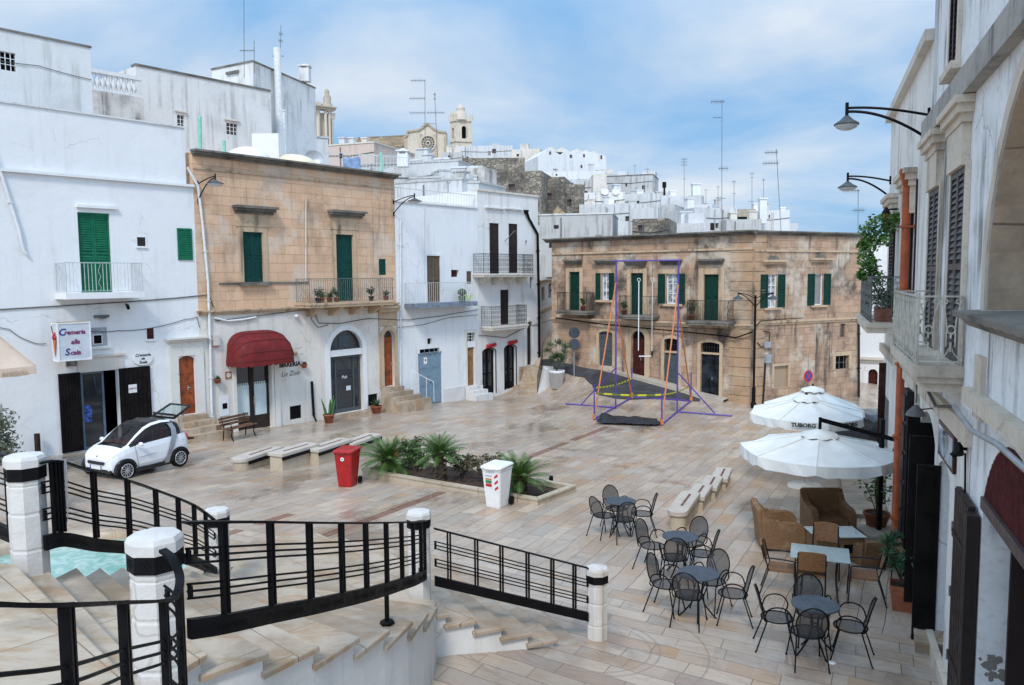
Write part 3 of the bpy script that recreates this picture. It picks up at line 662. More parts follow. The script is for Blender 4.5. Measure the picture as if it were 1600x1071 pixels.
# --- fountain pool
def fountain():
 c=(-7.2,12.2);zr=.72
 root=thing('fountain','round stone fountain basin with turquoise water behind the left railing','fountain',(c[0],c[1],gz(*c)))
 b=MB();b.lathe([(2.35,-.9),(2.35,.0),(2.3,.03),(2.0,.03),(1.95,0),(1.95,-.5)],(c[0],c[1],zr),48);b.build('rim',M['stStep'],root)
 b=MB();b.lathe([(1.96,-.45),(0,-.45)],(c[0],c[1],zr),48);b.build('basin_floor',M['pooltile'],root)
 b=MB();b.lathe([(1.955,-.13),(1.0,-.13),(0,-.13)],(c[0],c[1],zr),48);b.build('water',M['water'],root)
M['pooltile']=simple('turquoise pool paint',(.16,.40,.35),.5,var=.2,scale=3)
def water():
 m,t,b=newmat('fountain water');g=NG(t);v=g.pos()
 t.links.new(g.mix(g.ramp(g.noise(v,3.5,5,.6,1.0),.4,.65),(.22,.42,.36),(.42,.56,.50)),b.inputs['Base Color'])
 b.inputs['Roughness'].default_value=.08;t.links.new(g.bump(g.noise(v,7,3),.4,.02),b.inputs['Normal'])
 return m
M['water']=water()
fountain()
# --- building components
def arcpts(a0,a1,zs,zt,n=12):
 """points of the arch head from (a0,zs) over (mid,zt) to (a1,zs)"""
 m,r=(a0+a1)/2,(a1-a0)/2;h=zt-zs
 if h>=r*.99:return[(m-r*math.cos(math.pi*i/n),zs+h*math.sin(math.pi*i/n))for i in range(n+1)]
 Rr=(r*r+h*h)/(2*h);th=math.asin(r/Rr)
 return[(m+Rr*math.sin(-th+2*th*i/n),zt-Rr+Rr*math.cos(-th+2*th*i/n))for i in range(n+1)]
def front(mb,fr,a0,a1,zb,zt,ops,rev=.22,o=0.0,ztf=None):
 """wall face with real openings; ops are (a0,a1,z0,z1,rise)"""
 ops=[(max(p[0],a0+.01),min(p[1],a1-.01),max(p[2],zb+.01),min(p[3],zt-.01),p[4]if len(p)>4 else 0)for p in ops]
 A=sorted(set([a0,a1]+[x for p in ops for x in p[:2]]));Z=sorted(set([zb,zt]+[x for p in ops for x in p[2:4]]))
 def q(pts,oo=o):
  uv=[(x[0],x[1])for x in pts]
  mb.poly([fr.P(x,(z if ztf is None or z<zt-.001 else ztf(x)),oo)for x,z in pts],uv=uv)
 for i in range(len(A)-1):
  if A[i+1]-A[i]<1e-5:continue
  for j in range(len(Z)-1):
   if Z[j+1]-Z[j]<1e-5:continue
   ca,cz=(A[i]+A[i+1])/2,(Z[j]+Z[j+1])/2
   if any(p[0]<ca<p[1]and p[2]<cz<p[3]for p in ops):continue
   q([(A[i],Z[j]),(A[i+1],Z[j]),(A[i+1],Z[j+1]),(A[i],Z[j+1])])
 for p in ops:
  x0,x1,z0,z1,rise=p
  zs=z1-rise
  prof=[(x0,z0),(x0,zs)]+(arcpts(x0,x1,zs,z1)[1:-1]if rise else[])+([(x1,zs)]if rise else[(x1,z1)])+[(x1,z0)]
  if not rise:prof=[(x0,z0),(x0,z1),(x1,z1),(x1,z0)]
  if rise:
   ap=arcpts(x0,x1,zs,z1);h=len(ap)//2
   for k in range(h):q([(x0,z1),ap[k],ap[k+1]])
   for k in range(h,len(ap)-1):q([(x1,z1),ap[k],ap[k+1]])
  n=len(prof)
  for k in range(n):
   s,e=prof[k],prof[(k+1)%n]
   mb.poly([fr.P(s[0],s[1],o),fr.P(e[0],e[1],o),fr.P(e[0],e[1],o-rev),fr.P(s[0],s[1],o-rev)],uv=[(s[0],s[1]),(e[0],e[1]),(e[0]+rev,e[1]),(s[0]+rev,s[1])])
def shell(mb,fr,a0,a1,zb,zt,depth,o=0.0,ztf=None,roof=True):
 z0=zt if ztf is None else ztf(a0);z1=zt if ztf is None else ztf(a1)
 c=[(a0,o),(a0,o-depth),(a1,o-depth),(a1,o)]
 for k,(za,zb_)in zip(range(3),((z0,z0),(z0,z1),(z1,z1))):
  p,q=c[k],c[k+1];L=math.hypot(p[0]-q[0],p[1]-q[1])
  mb.poly([fr.P(q[0],zb,q[1]),fr.P(p[0],zb,p[1]),fr.P(p[0],za,p[1]),fr.P(q[0],zb_,q[1])],uv=[(L,zb),(0,zb),(0,za),(L,zb_)])
 if roof:mb.poly([fr.P(a0,z0,o),fr.P(a1,z1,o),fr.P(a1,z1,o-depth),fr.P(a0,z0,o-depth)],uv=[(a0,0),(a1,0),(a1,depth),(a0,depth)])
def ledge(fr,root,a0,a1,z,h,proj,mat,name='cornice',steps=2,label=None):
 b=MB()
 for k in range(steps):
  f0,f1=k/steps,(k+1)/steps
  e=.04*k
  fr.box(b,a0-e,a1+e,z+h*f0+(.002 if k else 0),z+h*f1,.002,proj*(k+1)/steps)
 return b.build(name,mat,root,**({'label':label}if label else{}))
def louvre(b,fr,a0,a1,z0,z1,o,th=.04,mid=True):
 w=.06 if a1-a0>.35 else .04
 fr.box(b,a0,a0+w,z0,z1,o,o+th);fr.box(b,a1-w,a1,z0,z1,o,o+th)
 rails=[z0,z1-.08]+([(z0+z1)/2-.05]if mid and z1-z0>1.2 else[])
 for r_ in rails:fr.box(b,a0+w,a1-w,r_,r_+.08,o,o+th)
 n=max(3,int((z1-z0)/.08))
 for i in range(n):
  z=z0+(z1-z0)*(i+.5)/n
  if any(r_-.02<z<r_+.1 for r_ in rails):continue
  b.poly([fr.P(a0+w,z-.036,o+th*.95),fr.P(a1-w,z-.036,o+th*.95),fr.P(a1-w,z+.042,o+th*.1),fr.P(a0+w,z+.042,o+th*.1)])
 b.poly([fr.P(a0+w,z0,o+.001),fr.P(a1-w,z0,o+.001),fr.P(a1-w,z1,o+.001),fr.P(a0+w,z1,o+.001)])
def shutters(fr,root,r,mat,o=-.10,leaves=2):
 a0,a1,z0,z1=r[:4];w=(a1-a0)/leaves
 for k in range(leaves):
  b=MB();louvre(b,fr,a0+w*k+.004,a0+w*(k+1)-.004,z0+.01,z1-.005,o);b.build('shutter',mat,root)
def window(fr,root,r,mat,o=-.14,nx=2,ny=3,glass='glass',bar=.05,rise=0):
 a0,a1,z0,z1=r[:4];b=MB()
 fr.box(b,a0,a0+bar,z0,z1,o,o+.06);fr.box(b,a1-bar,a1,z0,z1,o,o+.06)
 fr.box(b,a0+bar,a1-bar,z0,z0+bar,o,o+.06);fr.box(b,a0+bar,a1-bar,z1-bar,z1,o,o+.06)
 for k in range(1,nx):x=a0+(a1-a0)*k/nx;fr.box(b,x-bar*.45,x+bar*.45,z0+bar,z1-bar,o,o+.055)
 for k in range(1,ny):z=z0+(z1-z0)*k/ny;fr.box(b,a0+bar,a1-bar,z-bar*.3,z+bar*.3,o+.003,o+.05)
 f=b.build('window',mat,root)
 b=MB();b.poly([fr.P(a0,z0,o+.02),fr.P(a1,z0,o+.02),fr.P(a1,z1,o+.02),fr.P(a0,z1,o+.02)]);b.build('pane',M[glass],f)
 return f
def door(fr,root,r,mat,o=-.16,leaves=1,panels=3,handle=True,rise=0,hmat='galv'):
 a0,a1,z0,z1=r[:4];d=None
 w=(a1-a0)/leaves
 for k in range(leaves):
  x0,x1=a0+w*k+(.003 if k else 0),a0+w*(k+1);b=MB()
  if rise and leaves==1:
   ap=arcpts(x0,x1,z1-rise,z1);pts=[(x0,z0)]+ap+[(x1,z0)]
   b.prism([fr.P(p[0],p[1],o)for p in pts],fr.n*.05);zt=z1-rise
  else:fr.box(b,x0,x1,z0,z1,o,o+.05);zt=z1
  m=.09 if x1-x0>.5 else .05;ph=(zt-z0)/panels
  for i in range(panels):
   fr.box(b,x0+m,x1-m,z0+ph*i+m,z0+ph*(i+1)-m*.3,o+.05,o+.062)
   fr.box(b,x0+m*1.5,x1-m*1.5,z0+ph*i+m*1.6,z0+ph*(i+1)-m*.9,o+.062,o+.075)
  d=b.build('door',mat,root)
  if handle and k==leaves-1:
   b=MB();hx=x0+.06 if leaves>1 else x1-.08;hz=z0+(zt-z0)*.45
   fr.box(b,hx-.012,hx+.012,hz-.09,hz+.09,o+.05,o+.07);b.tube([fr.P(hx,hz,o+.06),fr.P(hx,hz,o+.10),fr.P(hx+.09,hz,o+.10)],.01,6);b.build('handle',M[hmat],d)
 return d
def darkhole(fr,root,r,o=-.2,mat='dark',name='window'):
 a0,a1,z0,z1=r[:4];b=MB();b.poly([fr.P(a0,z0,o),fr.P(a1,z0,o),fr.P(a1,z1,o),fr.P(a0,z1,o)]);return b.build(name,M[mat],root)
def grille(fr,root,r,mat='iron',nx=4,ny=4,o=-.05,back='dark',name='window',rev=.2):
 a0,a1,z0,z1=r[:4];f=darkhole(fr,root,r,-rev+.01,back,name);b=MB()
 for k in range(nx+1):x=a0+(a1-a0)*k/nx;fr.box(b,x-.012,x+.012,z0,z1,o,o+.02)
 for k in range(ny+1):z=z0+(z1-z0)*k/ny;fr.box(b,a0,a1,z-.01,z+.01,o+.003,o+.017)
 b.build('grille',M[mat],f);return f
def surround(fr,root,r,wd,mat,o=.03,rise=0,sill=0,name='surround'):
 """moulded frame round an opening"""
 a0,a1,z0,z1=r[:4];b=MB();zs=z1-rise
 fr.box(b,a0-wd,a0-.002,z0,zs,.002,o);fr.box(b,a1+.002,a1+wd,z0,zs,.002,o)
 if rise:
  i_=arcpts(a0,a1,zs,z1,14);e=arcpts(a0-wd,a1+wd,zs,z1+wd,14)
  for k in range(14):
   b.prism([fr.P(*i_[k],.002),fr.P(*e[k],.002),fr.P(*e[k+1],.002),fr.P(*i_[k+1],.002)],fr.n*(o-.002))
 else:fr.box(b,a0-wd,a1+wd,z1+.002,z1+wd,.002,o)
 if sill:fr.box(b,a0-wd-.06,a1+wd+.06,z0-sill,z0-.002,.002,o+.08)
 return b.build(name,mat,root)
def scroll(b,fr,c,r,o,turns=1.0,n=10,th=.007,up=True):
 b.tube([fr.P(c[0]+r*math.cos(2*math.pi*i/n*turns),c[1]+r*math.sin(2*math.pi*i/n*turns),o)for i in range(n+1)],th,4)
def railbars(b,fr,a0,a1,z0,z1,o,style,sp=.11,th=.014):
 n=max(2,round(abs(a1-a0)/sp))
 b.bar(fr.P(a0,z1,o),fr.P(a1,z1,o),.035,.025);b.bar(fr.P(a0,z0+.06,o),fr.P(a1,z0+.06,o),.025,.015)
 if style=='ornate':
  b.bar(fr.P(a0,z1-.14,o),fr.P(a1,z1-.14,o),.02,.012)
  n=max(2,round(abs(a1-a0)/.2))
  for i in range(n):
   x0=a0+(a1-a0)*i/n;w=(a1-a0)/n;xm=x0+w/2;zz0,zz1=z0+.06,z1-.14;h=(zz1-zz0)
   b.bar(fr.P(x0,z0,o),fr.P(x0,z1,o),th)
   for f in(.2,.5,.8):
    scroll(b,fr,(xm,zz0+h*f),min(abs(w)*.36,h*.15),o,n=8)
   b.tube([fr.P(xm,zz0,o),fr.P(xm,zz1,o)],.006,4)
   scroll(b,fr,(xm,z1-.07),.05,o,n=8)
 elif style=='wave':
  for i in range(n+1):
   x=a0+(a1-a0)*i/n
   if i%6==3:b.tube([fr.P(x+.035*math.sin(k*1.1),z0+.06+(z1-z0-.06)*k/14,o)for k in range(15)],th*.55,4)
   else:b.bar(fr.P(x,z0+.06,o),fr.P(x,z1,o),th)
 else:
  for i in range(n+1):
   x=a0+(a1-a0)*i/n;b.bar(fr.P(x,z0+(.0 if i%9==0 else .06),o),fr.P(x,z1,o),th)
def balcony(fr,root,a0,a1,zf,H,depth,smat,bmat,style='plain',th=.16,corbel=0,sp=.11,lip=0,label=None,cmat=None):
 b=MB();fr.box(b,a0-.05,a1+.05,zf-th,zf,.003,depth+.05)
 if lip:fr.box(b,a0-.09,a1+.09,zf-th*.45,zf-.01,.004,depth+.09)
 for k in range(corbel):
  x=a0+(a1-a0)*(k+.5)/corbel
  pts=[(0.003,-th),(depth*.92,-th),(depth*.85,-th-.1),(depth*.55,-th-.2),(depth*.35,-th-.34),(0.003,-th-.42)]
  b.prism([fr.P(x-.1,zf+p[1],p[0])for p in pts],fr.u*.2)
 s=b.build('balcony',smat,root,**({'label':label}if label else{}))
 b=MB();railbars(b,fr,a0,a1,zf,zf+H,depth-.02,style,sp)
 side=Fr((0,0),(1,0))
 for x in(a0,a1):
  side.p0=fr.P(x,0,0);side.u=fr.n;side.n=fr.u;side.L=depth
  railbars(b,side,.02,depth-.04,zf,zf+H,0,style,sp)
 for x in(a0,a1):b.bar(fr.P(x,zf,depth-.02),fr.P(x,zf+H+.03,depth-.02),.028)
 b.build('railing',bmat,s)
 return s
def body(name,label,fr,a0,a1,zt,depth,mat,ops,cat='house',rev=.22,zb=-3.5,ztf=None,zg=None):
 m=(a0+a1)/2;p=fr.P(m,0,0);g_=gz(p.x,p.y)if zg is None else zg
 root=thing(name,label,cat,(p.x,p.y,g_))
 b=MB();front(b,fr,a0,a1,zb,zt,ops,rev,ztf=ztf);shell(b,fr,a0,a1,zb,zt,depth,ztf=ztf);b.build('wall',mat,root)
 return root
def text(root,name,s,fr,a,z,o,size,mat,align='CENTER',shear=0.0,ext=.004,rot=0.0,bold=0.0,sx=1.0):
 cu=bpy.data.curves.new(name,'FONT');cu.body=s;cu.size=size;cu.align_x=align;cu.align_y='CENTER';cu.extrude=ext;cu.shear=shear;cu.offset=bold;cu.resolution_u=3
 tmp=bpy.data.objects.new(name,cu);COL.objects.link(tmp);dg=bpy.context.evaluated_depsgraph_get();dg.update()
 me=bpy.data.meshes.new_from_object(tmp.evaluated_get(dg));bpy.data.objects.remove(tmp);bpy.data.curves.remove(cu)
 ob=bpy.data.objects.new(name,me);COL.objects.link(ob);me.materials.clear();me.materials.append(mat)
 x=fr.u*math.cos(rot)+V(0,0,1)*math.sin(rot);y=V(0,0,1)*math.cos(rot)-fr.u*math.sin(rot);n=x.cross(y)
 mw=Matrix((x*sx,y,n)).transposed().to_4x4();p=fr.P(a,z,o)
 if root is not None:
  ob.parent=root;mw.translation=p-wloc(root)
 else:mw.translation=p
 ob.matrix_basis=mw
 return ob
def pipe(fr,root,pts,r,mat,name='downpipe',o=.07,brackets=True):
 b=MB();b.tube([fr.P(p[0],p[1],o)for p in pts],r,8)
 if brackets:
  for i in range(len(pts)-1):
   p,q=pts[i],pts[i+1];n=int(abs(p[1]-q[1])/1.4)
   for k in range(n):
    f=(k+.5)/n;a,z=p[0]+(q[0]-p[0])*f,p[1]+(q[1]-p[1])*f
    fr.box(b,a-r*1.25,a+r*1.25,z-.02,z+.02,.002,o+r*1.2)
 return b.build(name,mat,root)
def cable(pts,r,label,mat='cable',sag=.0,group='cables along the walls'):
 b=MB();P=[]
 for i in range(len(pts)-1):
  p,q=Vector(pts[i]),Vector(pts[i+1])
  for k in range(6):f=k/6;P.append(p.lerp(q,f)-V(0,0,sag*4*f*(1-f)))
 P.append(Vector(pts[-1]));b.tube(P,r,5);return tag(b.build('cable',M[mat]),label,'cable',group)
def fpx(fr,pts,o=.03):return[fr.P(*fr.at(x,y,o),o)for x,y in pts]
def wall_lamp(fr,px_base,z_top,z_bot,reach,label,group='swan neck wall lamps',head=.3,o=0.0,tilt=None):
 a=px_base
 p=fr.P(a,z_bot,o);root=thing('street_lamp',label,'street lamp',p,group);n=fr.n if tilt is None else tilt
 H=z_top-z_bot
 b=MB();base=fr.P(a,0,o)
 def pt(x,z):return base+n*x+V(0,0,z)
 up=[pt(reach*t,z_top+.35*math.sin(t*math.pi*.5)*reach*.45-.02)for t in[i/10 for i in range(11)]]
 dn=[pt(reach*t,z_bot+(H+.35*reach*.45-.08)*math.sin(t*math.pi*.5)**.9)for t in[i/12 for i in range(13)]]
 b.tube(up,.022,7);b.tube(dn,.024,7)
 b.tube([pt(0.01,z_top-.1),pt(.01,z_top+.1)],.035,8);b.tube([pt(.01,z_bot-.1),pt(.01,z_bot+.1)],.035,8)
 tip=up[-1];b.tube([tip+V(0,0,.09),tip-V(0,0,.16)],.03,8);b.build('arm',M['black'],root)
 c=tip-V(0,0,.2)
 b=MB();b.lathe([(.0,.08),(.04,.07),(head*.55,.0),(head,-.06),(head,-.085),(head*.95,-.085)],c,20);b.build('lamp_shade',M['greydoor'],root)
 b=MB();b.lathe([(head*.94,-.08),(head*.8,-.13),(head*.4,-.165),(0,-.175)],c,20);b.build('lamp_glass',M['lampglass'],root)
 return root
# --- A: white house with the ice cream shop
fA=Fr((-19.3,21.65),(-11.97,30.3));
_s,_z=fA.at(0,436);
def rA(*r,o=0.0):return fA.rect(*r,o)
LA=fA.L
gd=rA(124,333,174,458);shop=rA(128,580,187,701);od=rA(280,556,306,648);od=(od[0],od[1],od[2],od[3])
ops=[gd,shop,od+(.14,)]
zAs=fA.at(155,278)[1];zAp=10.9
root=body('house','white house with green shutters above the ice cream shop, at the left edge',fA,0,LA,zAs,9,M['plA'],ops)
b=MB();pr=fA.at(290,205)[0];p0=fA.P(0,0,-.12)
fp=Fr((fA.P(0,0,-.1).x,fA.P(0,0,-.1).y),(fA.P(LA,0,-.1).x,fA.P(LA,0,-.1).y))
front(b,fp,0,pr,zAs,zAp,[]);shell(b,fp,0,pr,zAs,zAp,.3);b.build('parapet',M['plA'],root)
ledge(fA,root,0,LA,zAs-.06,.09,.12,M['plA'],'string_course',1)
b=MB();fp.box(b,0,pr+.03,zAp,zAp+.06,-.33,.05);b.build('coping',M['plA2'],root)
shutters(fA,root,gd,M['green'],-.12,2)
r=rA(118,320,181,326);ledge(fA,root,r[0],r[1],r[2],.1,.12,M['plA'],steps=1)
gs=rA(277,357,300,407);shutters(fA,root,gs,M['green'],.004,1)
for q in((214,371,227,385),(229,513,240,530)):
 r=rA(*q);b=MB();fA.box(b,r[0]-.05,r[1]+.05,r[2]-.07,r[2],.002,.05);fA.box(b,r[0]-.04,r[0],r[2],r[3],.002,.02);fA.box(b,r[1],r[1]+.04,r[2],r[3],.002,.02);fA.box(b,r[0]-.04,r[1]+.04,r[3],r[3]+.04,.002,.02)
 f=b.build('window',M['plA'],root);b=MB();fA.box(b,r[0],r[1],r[2],r[3],.001,.004);b.build('pane',M['redwood']if q[0]>220 else M['dbrown'],f)
r=rA(139,512,167,541);b=MB();fA.box(b,r[0],r[1],r[2],r[3],.002,.015);f=b.build('window',M['greyglass'],root)
b=MB();fA.box(b,r[0]-.05,r[1]+.08,r[2]-.09,r[2],.002,.09);b.build('sill',M['plA'],f)
r2=rA(146,524,158,537);b=MB();fA.box(b,r2[0]-.03,r2[1]+.03,r2[2]-.03,r2[3]+.03,.015,.04);b.build('frame',M['white'],f);b=MB();fA.box(b,r2[0],r2[1],r2[2],r2[3],.04,.045);b.build('pane',M['dark'],f)
bx=fA.rect(103,407,222,460,.85);zf=gd[2]+.02
balcony(fA,root,bx[0],bx[1],zf,1.0,.85,M['plA'],M['galvw'],'wave',.2,sp=.12)
r=rA(120,549,192,576);b=MB();fA.box(b,r[0],r[1],shop[3]+.01,shop[3]+.5,.002,.04);fA.box(b,r[0]-.1,r[1]+.05,shop[3]+.5,shop[3]+.58,.002,.09);b.build('lintel',M['stPale'],root)
def plankleaf(fr,b,a0,a1,z0,z1,o,th=.05,n=7,mat=None):
 fr.box(b,a0,a1,z0,z1,o,o+th)
 w=(a1-a0)/n
 for k in range(n):fr.box(b,a0+w*k+.012,a0+w*(k+1)-.012,z0+.05,(z0+z1)/2-.06,o+th,o+th+.012);fr.box(b,a0+w*k+.012,a0+w*(k+1)-.012,(z0+z1)/2+.04,z1-.05,o+th,o+th+.012)
sl,sr=fA.rect(92,587,126,707,.05),fA.rect(186,571,218,652,.05)
zt_=shop[3]+.03
for(x0,x1)in((shop[0]-(sl[1]-sl[0])-.02,shop[0]-.02),(shop[1]+.02,shop[1]+1.12)):
 b=MB();plankleaf(fA,b,x0,x1,shop[2]+.05,zt_,.02);s_=b.build('shutter',M['black2'],root)
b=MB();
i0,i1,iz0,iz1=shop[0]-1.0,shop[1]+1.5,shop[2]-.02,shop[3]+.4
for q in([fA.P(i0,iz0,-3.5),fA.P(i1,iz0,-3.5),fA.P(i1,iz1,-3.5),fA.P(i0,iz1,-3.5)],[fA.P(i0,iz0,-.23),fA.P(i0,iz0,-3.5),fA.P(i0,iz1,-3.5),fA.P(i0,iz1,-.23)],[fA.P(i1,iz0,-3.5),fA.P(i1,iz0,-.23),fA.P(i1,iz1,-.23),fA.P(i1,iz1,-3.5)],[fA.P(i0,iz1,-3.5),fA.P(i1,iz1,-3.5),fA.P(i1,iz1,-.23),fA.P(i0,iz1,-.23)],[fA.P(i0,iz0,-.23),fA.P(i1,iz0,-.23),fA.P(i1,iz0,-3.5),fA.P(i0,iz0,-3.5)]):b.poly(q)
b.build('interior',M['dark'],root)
b=MB();fA.box(b,shop[0]+.05,shop[0]+.12,shop[2],shop[3],-.2,-.12);fA.box(b,shop[0]+.75,shop[0]+.82,shop[2],shop[3],-.2,-.12);fA.box(b,shop[0]+.12,shop[0]+.75,shop[3]-.08,shop[3],-.2,-.12);fA.box(b,shop[0]+.12,shop[0]+.75,shop[2],shop[2]+.1,-.2,-.12)
b.bar(fA.P(shop[1]-.75,shop[3]-.1,-.2),fA.P(shop[1]-.45,shop[2]+.02,-.25),.07);gd_=b.build('door',M['steelblue'],root)
b=MB();fA.box(b,shop[0]+.12,shop[0]+.75,shop[2]+.1,shop[3]-.08,-.17,-.165);b.build('pane',M['glass'],gd_)
b=MB();fA.box(b,shop[0]+.14,shop[0]+.38,shop[2]+.95,shop[2]+1.55,-.163,-.155);b.build('poster',M['posterblue'],gd_)
b=MB();r=rA(201,601,214,614,o=.09);fA.box(b,r[0],r[1],r[2],r[3],.085,.09);nt_=b.build('notice',M['white'],s_)
text(nt_,'lettering','APERTO',fA,(r[0]+r[1])/2,(r[2]+r[3])/2,.095,.075,M['txtred'])
pr_=rA(268,528,325,680)
b=MB();wd=.34
x0,x1=od[0]-wd,od[1]+wd;zt2=od[3]+.55
for q in((x0,od[0]-.004,od[2]-.9,zt2),(od[1]+.004,x1,od[2]-.9,zt2),(od[0]-.004,od[1]+.004,od[3]+.004,zt2)):fA.box(b,*q,.002,.05)
fA.box(b,x0-.08,x1+.08,zt2,zt2+.09,.002,.14);fA.box(b,x0-.14,x1+.14,zt2+.09,zt2+.16,.002,.24);b.build('surround',M['stPale2'],root)
door(fA,root,od,M['orange'],-.16,2,3)
b=MB();st_z=od[2]
for k in range(4):fA.box(b,od[0]-.15-.1*k,od[1]+.3+.16*k,-2.5,st_z-.2*k-.005,.06+(.26+.3*(k-1)if k else 0),.32+.3*k)
b.build('steps',M['stStep'],root)
pts=[fA.at(x,y,.07)for x,y in((293,262),(309,290),(316,345),(325,440),(329,560),(332,682))]
pipe(fA,root,pts,.05,M['pipew'])
pts=[fA.at(x,y,.07)for x,y in((-30,200),(2,272),(30,360),(36,390),(42,398))]
pipe(fA,root,pts,.05,M['pipew'])
cable(fpx(fA,[(-60,489),(0,484),(100,478),(200,472),(275,466),(326,461),(334,480)]),.02,'grey cable run along the white house below the balcony')
cable(fpx(fA,[(-40,498),(15,515),(45,533),(72,537)]),.012,'thin wire looping to the ice cream sign from the left',sag=.05)
cable(fpx(fA,[(140,518),(185,517),(235,513),(290,499),(308,495),(312,512)]),.012,'thin wire from the vent window to the orange door',sag=.03)
p=fA.at(158,496,0);b=MB();fA.box(b,p[0]-.25,p[0]+.22,p[1],p[1]+.08,.002,.16);b.lathe([(.0,-.05),(.12,-.03),(.16,0)],fA.P(p[0],p[1],.12),10);tag(b.build('lamp',M['greyiron']),'small oblong lamp on the white wall above the vent window','lamp')
p=fA.at(197,480,0);b=MB();b.tube([fA.P(p[0],p[1]+.1,.01),fA.P(p[0],p[1]+.05,.2)],.03,6);b.tube([fA.P(p[0]-.02,p[1]+.05,.16),fA.P(p[0]-.1,p[1]-.03,.4)],.06,8);tag(b.build('floodlight',M['black']),'small black floodlight under the white balcony','lamp')
def signA():
 r=fA.rect(91,505,139,563,.85);t=.45
 root=thing('shop_sign','square white box sign with purple and blue lettering and an ice cream cone','sign',fA.P(r[0],r[2],.4))
 z0,z1=r[2],r[3];a0,a1=r[0],r[1]+.05
 b=MB();fA.box(b,a0,a1,z0,z1,.40,.85);b.build('box',M['signface'],root)
 b=MB()
 for a in(a0,a1):
  for o in(.40,.85):fA.box(b,a-.02,a+.02,z0-.02,z1+.02,o-.02,o+.02)
 for z in(z0,z1):
  for o in(.40,.85):fA.box(b,a0+.02,a1-.02,z-.02,z+.02,o-.02,o+.02)
  for a in(a0,a1):fA.box(b,a-.02,a+.02,z-.02,z+.02,.42,.83)
 b.build('frame',M['white'],root)
 b=MB();fA.box(b,a0+.01,a1-.01,z1+.02,z1+.035,.41,.84);b.build('top',M['rust'],root)
 b=MB();m=(a0+a1)/2;fA.box(b,m+.1,m+.16,z0-.25,z0+.1,.0,.5);fA.box(b,m,m+.3,z0-.28,z0-.1,.0,.06);b.build('bracket',M['greyiron'],root)
 h=z1-z0
 for s_,f,sz,dx,al,mt in(('C',.76,.31,-.49,'LEFT','signblue'),('remeria',.75,.205,-.31,'LEFT','signpurple'),('alla',.49,.21,.02,'CENTER','signpurple'),('S',.22,.31,-.32,'LEFT','signblue'),('cala',.2,.215,-.155,'LEFT','signpurple')):text(root,'lettering',s_,fA,m+dx,z0+h*f,.857,sz,M[mt],align=al,shear=.2,bold=.006,sx=1.0)
 sd=Fr((0,0),(1,0));sd.p0=fA.P(a0,0,.40);sd.u=fA.n;sd.n=-fA.u;sd.L=.45
 c=.225
 b=MB();b.prism([sd.P(c-.12,z0+h*.56,.022),sd.P(c,z0+h*.12,.022),sd.P(c+.12,z0+h*.56,.022)],sd.n*.02);b.build('cone',M['coneorange'],root)
 b=MB()
 for x,z,rr in((-.06,.62,.085),(.07,.62,.08),(0.0,.7,.09)):b.lathe([(0,-rr),(rr*.7,-rr*.7),(rr,0),(rr*.7,rr*.7),(0,rr)],sd.P(c+x,z0+h*z,.03),10,sx=.6,sy=.6)
 b.build('scoops',M['scoopred'],root)
 b=MB();b.bar(sd.P(c-.08,z0+h*.72,.04),sd.P(c-.16,z0+h*.93,.05),.02);b.build('wafer',M['dbrown'],root)
M['signface']=simple('sign acrylic',(.60,.63,.68),.4,var=.06);M['rust']=simple('rusty tan sheet',(.45,.33,.2),.8,var=.3)
M['signpurple']=simple('purple sign lettering',(.22,.03,.12),.5);M['signblue']=simple('blue sign lettering',(.02,.025,.22),.5)
M['coneorange']=simple('orange cone print',(.55,.12,.03),.5);M['scoopred']=simple('red scoop print',(.42,.04,.05),.5,var=.5)
signA()
r=fA.rect(207,550,238,571);ov=thing('oval_sign','small white oval sign with black lettering beside the dark shutter','sign',fA.P((r[0]+r[1])/2,r[2],.02))
b=MB();ca,cz,ra_,rz_=(r[0]+r[1])/2,(r[2]+r[3])/2,(r[1]-r[0])/2,(r[3]-r[2])/2
b.prism([fA.P(ca+ra_*math.cos(t*math.pi/12),cz+rz_*math.sin(t*math.pi/12),.01)for t in range(24)],fA.n*.04);b.build('board',M['white'],ov)
for s_,dz,sz in(('Cremeria',.13,.145),('alla',0,.1),('Scala',-.13,.145)):text(ov,'lettering',s_,fA,ca,cz+dz,.055,sz,M['black'],shear=.15,bold=.002)
# --- upper houses behind A
def behind(fr,o):return Fr((fr.P(0,0,o).x,fr.P(0,0,o).y),(fr.P(fr.L,0,o).x,fr.P(fr.L,0,o).y))
fU=behind(fA,-2.2);x1=fU.at(143,120)[0];zt=fU.at(70,61)[1]
gw=fU.rect(-8,81,25,110)
root=body('house','plain white upper house with a barred window, above the ice cream shop roof',fU,-6,x1,zt,8,M['plA2'],[gw],zg=8,zb=6)
grille(fU,root,gw,'white',4,3,rev=.2)
b=MB();fU.box(b,-6,x1+.04,zt,zt+.07,-.3,.04);b.build('coping',M['stDark'],root)
cable(fpx(fU,[(-20,92),(60,103),(143,125)]),.012,'wire slack across the white upper house at top left',sag=.02)
fT=behind(fA,-7.0);q=fT.rect(142,113,216,146);root=thing('terrace_wall','mould streaked terrace wall carrying white plaster balusters','terrace',fT.P((q[0]+q[1])/2,9.5,0))
b=MB();front(b,fT,q[0]-.5,q[1]+.2,7,q[2],[]);shell(b,fT,q[0]-.5,q[1]+.2,7,q[2],1.0);b.build('wall',M['plS'],root)
b=MB();fT.box(b,q[0]-.5,q[1]+.2,q[3]-.16,q[3],-.25,.0);fT.box(b,q[0]-.5,q[1]+.2,q[2],q[2]+.1,-.22,-.02)
n=9
for k in range(n):
 x=q[0]+(q[1]-q[0])*(k+.4)/n;h=q[3]-q[2]-.26
 b.lathe([(.05,0),(.09,h*.2),(.12,h*.42),(.06,h*.75),(.09,h)],fT.P(x,q[2]+.1,-.12),8)
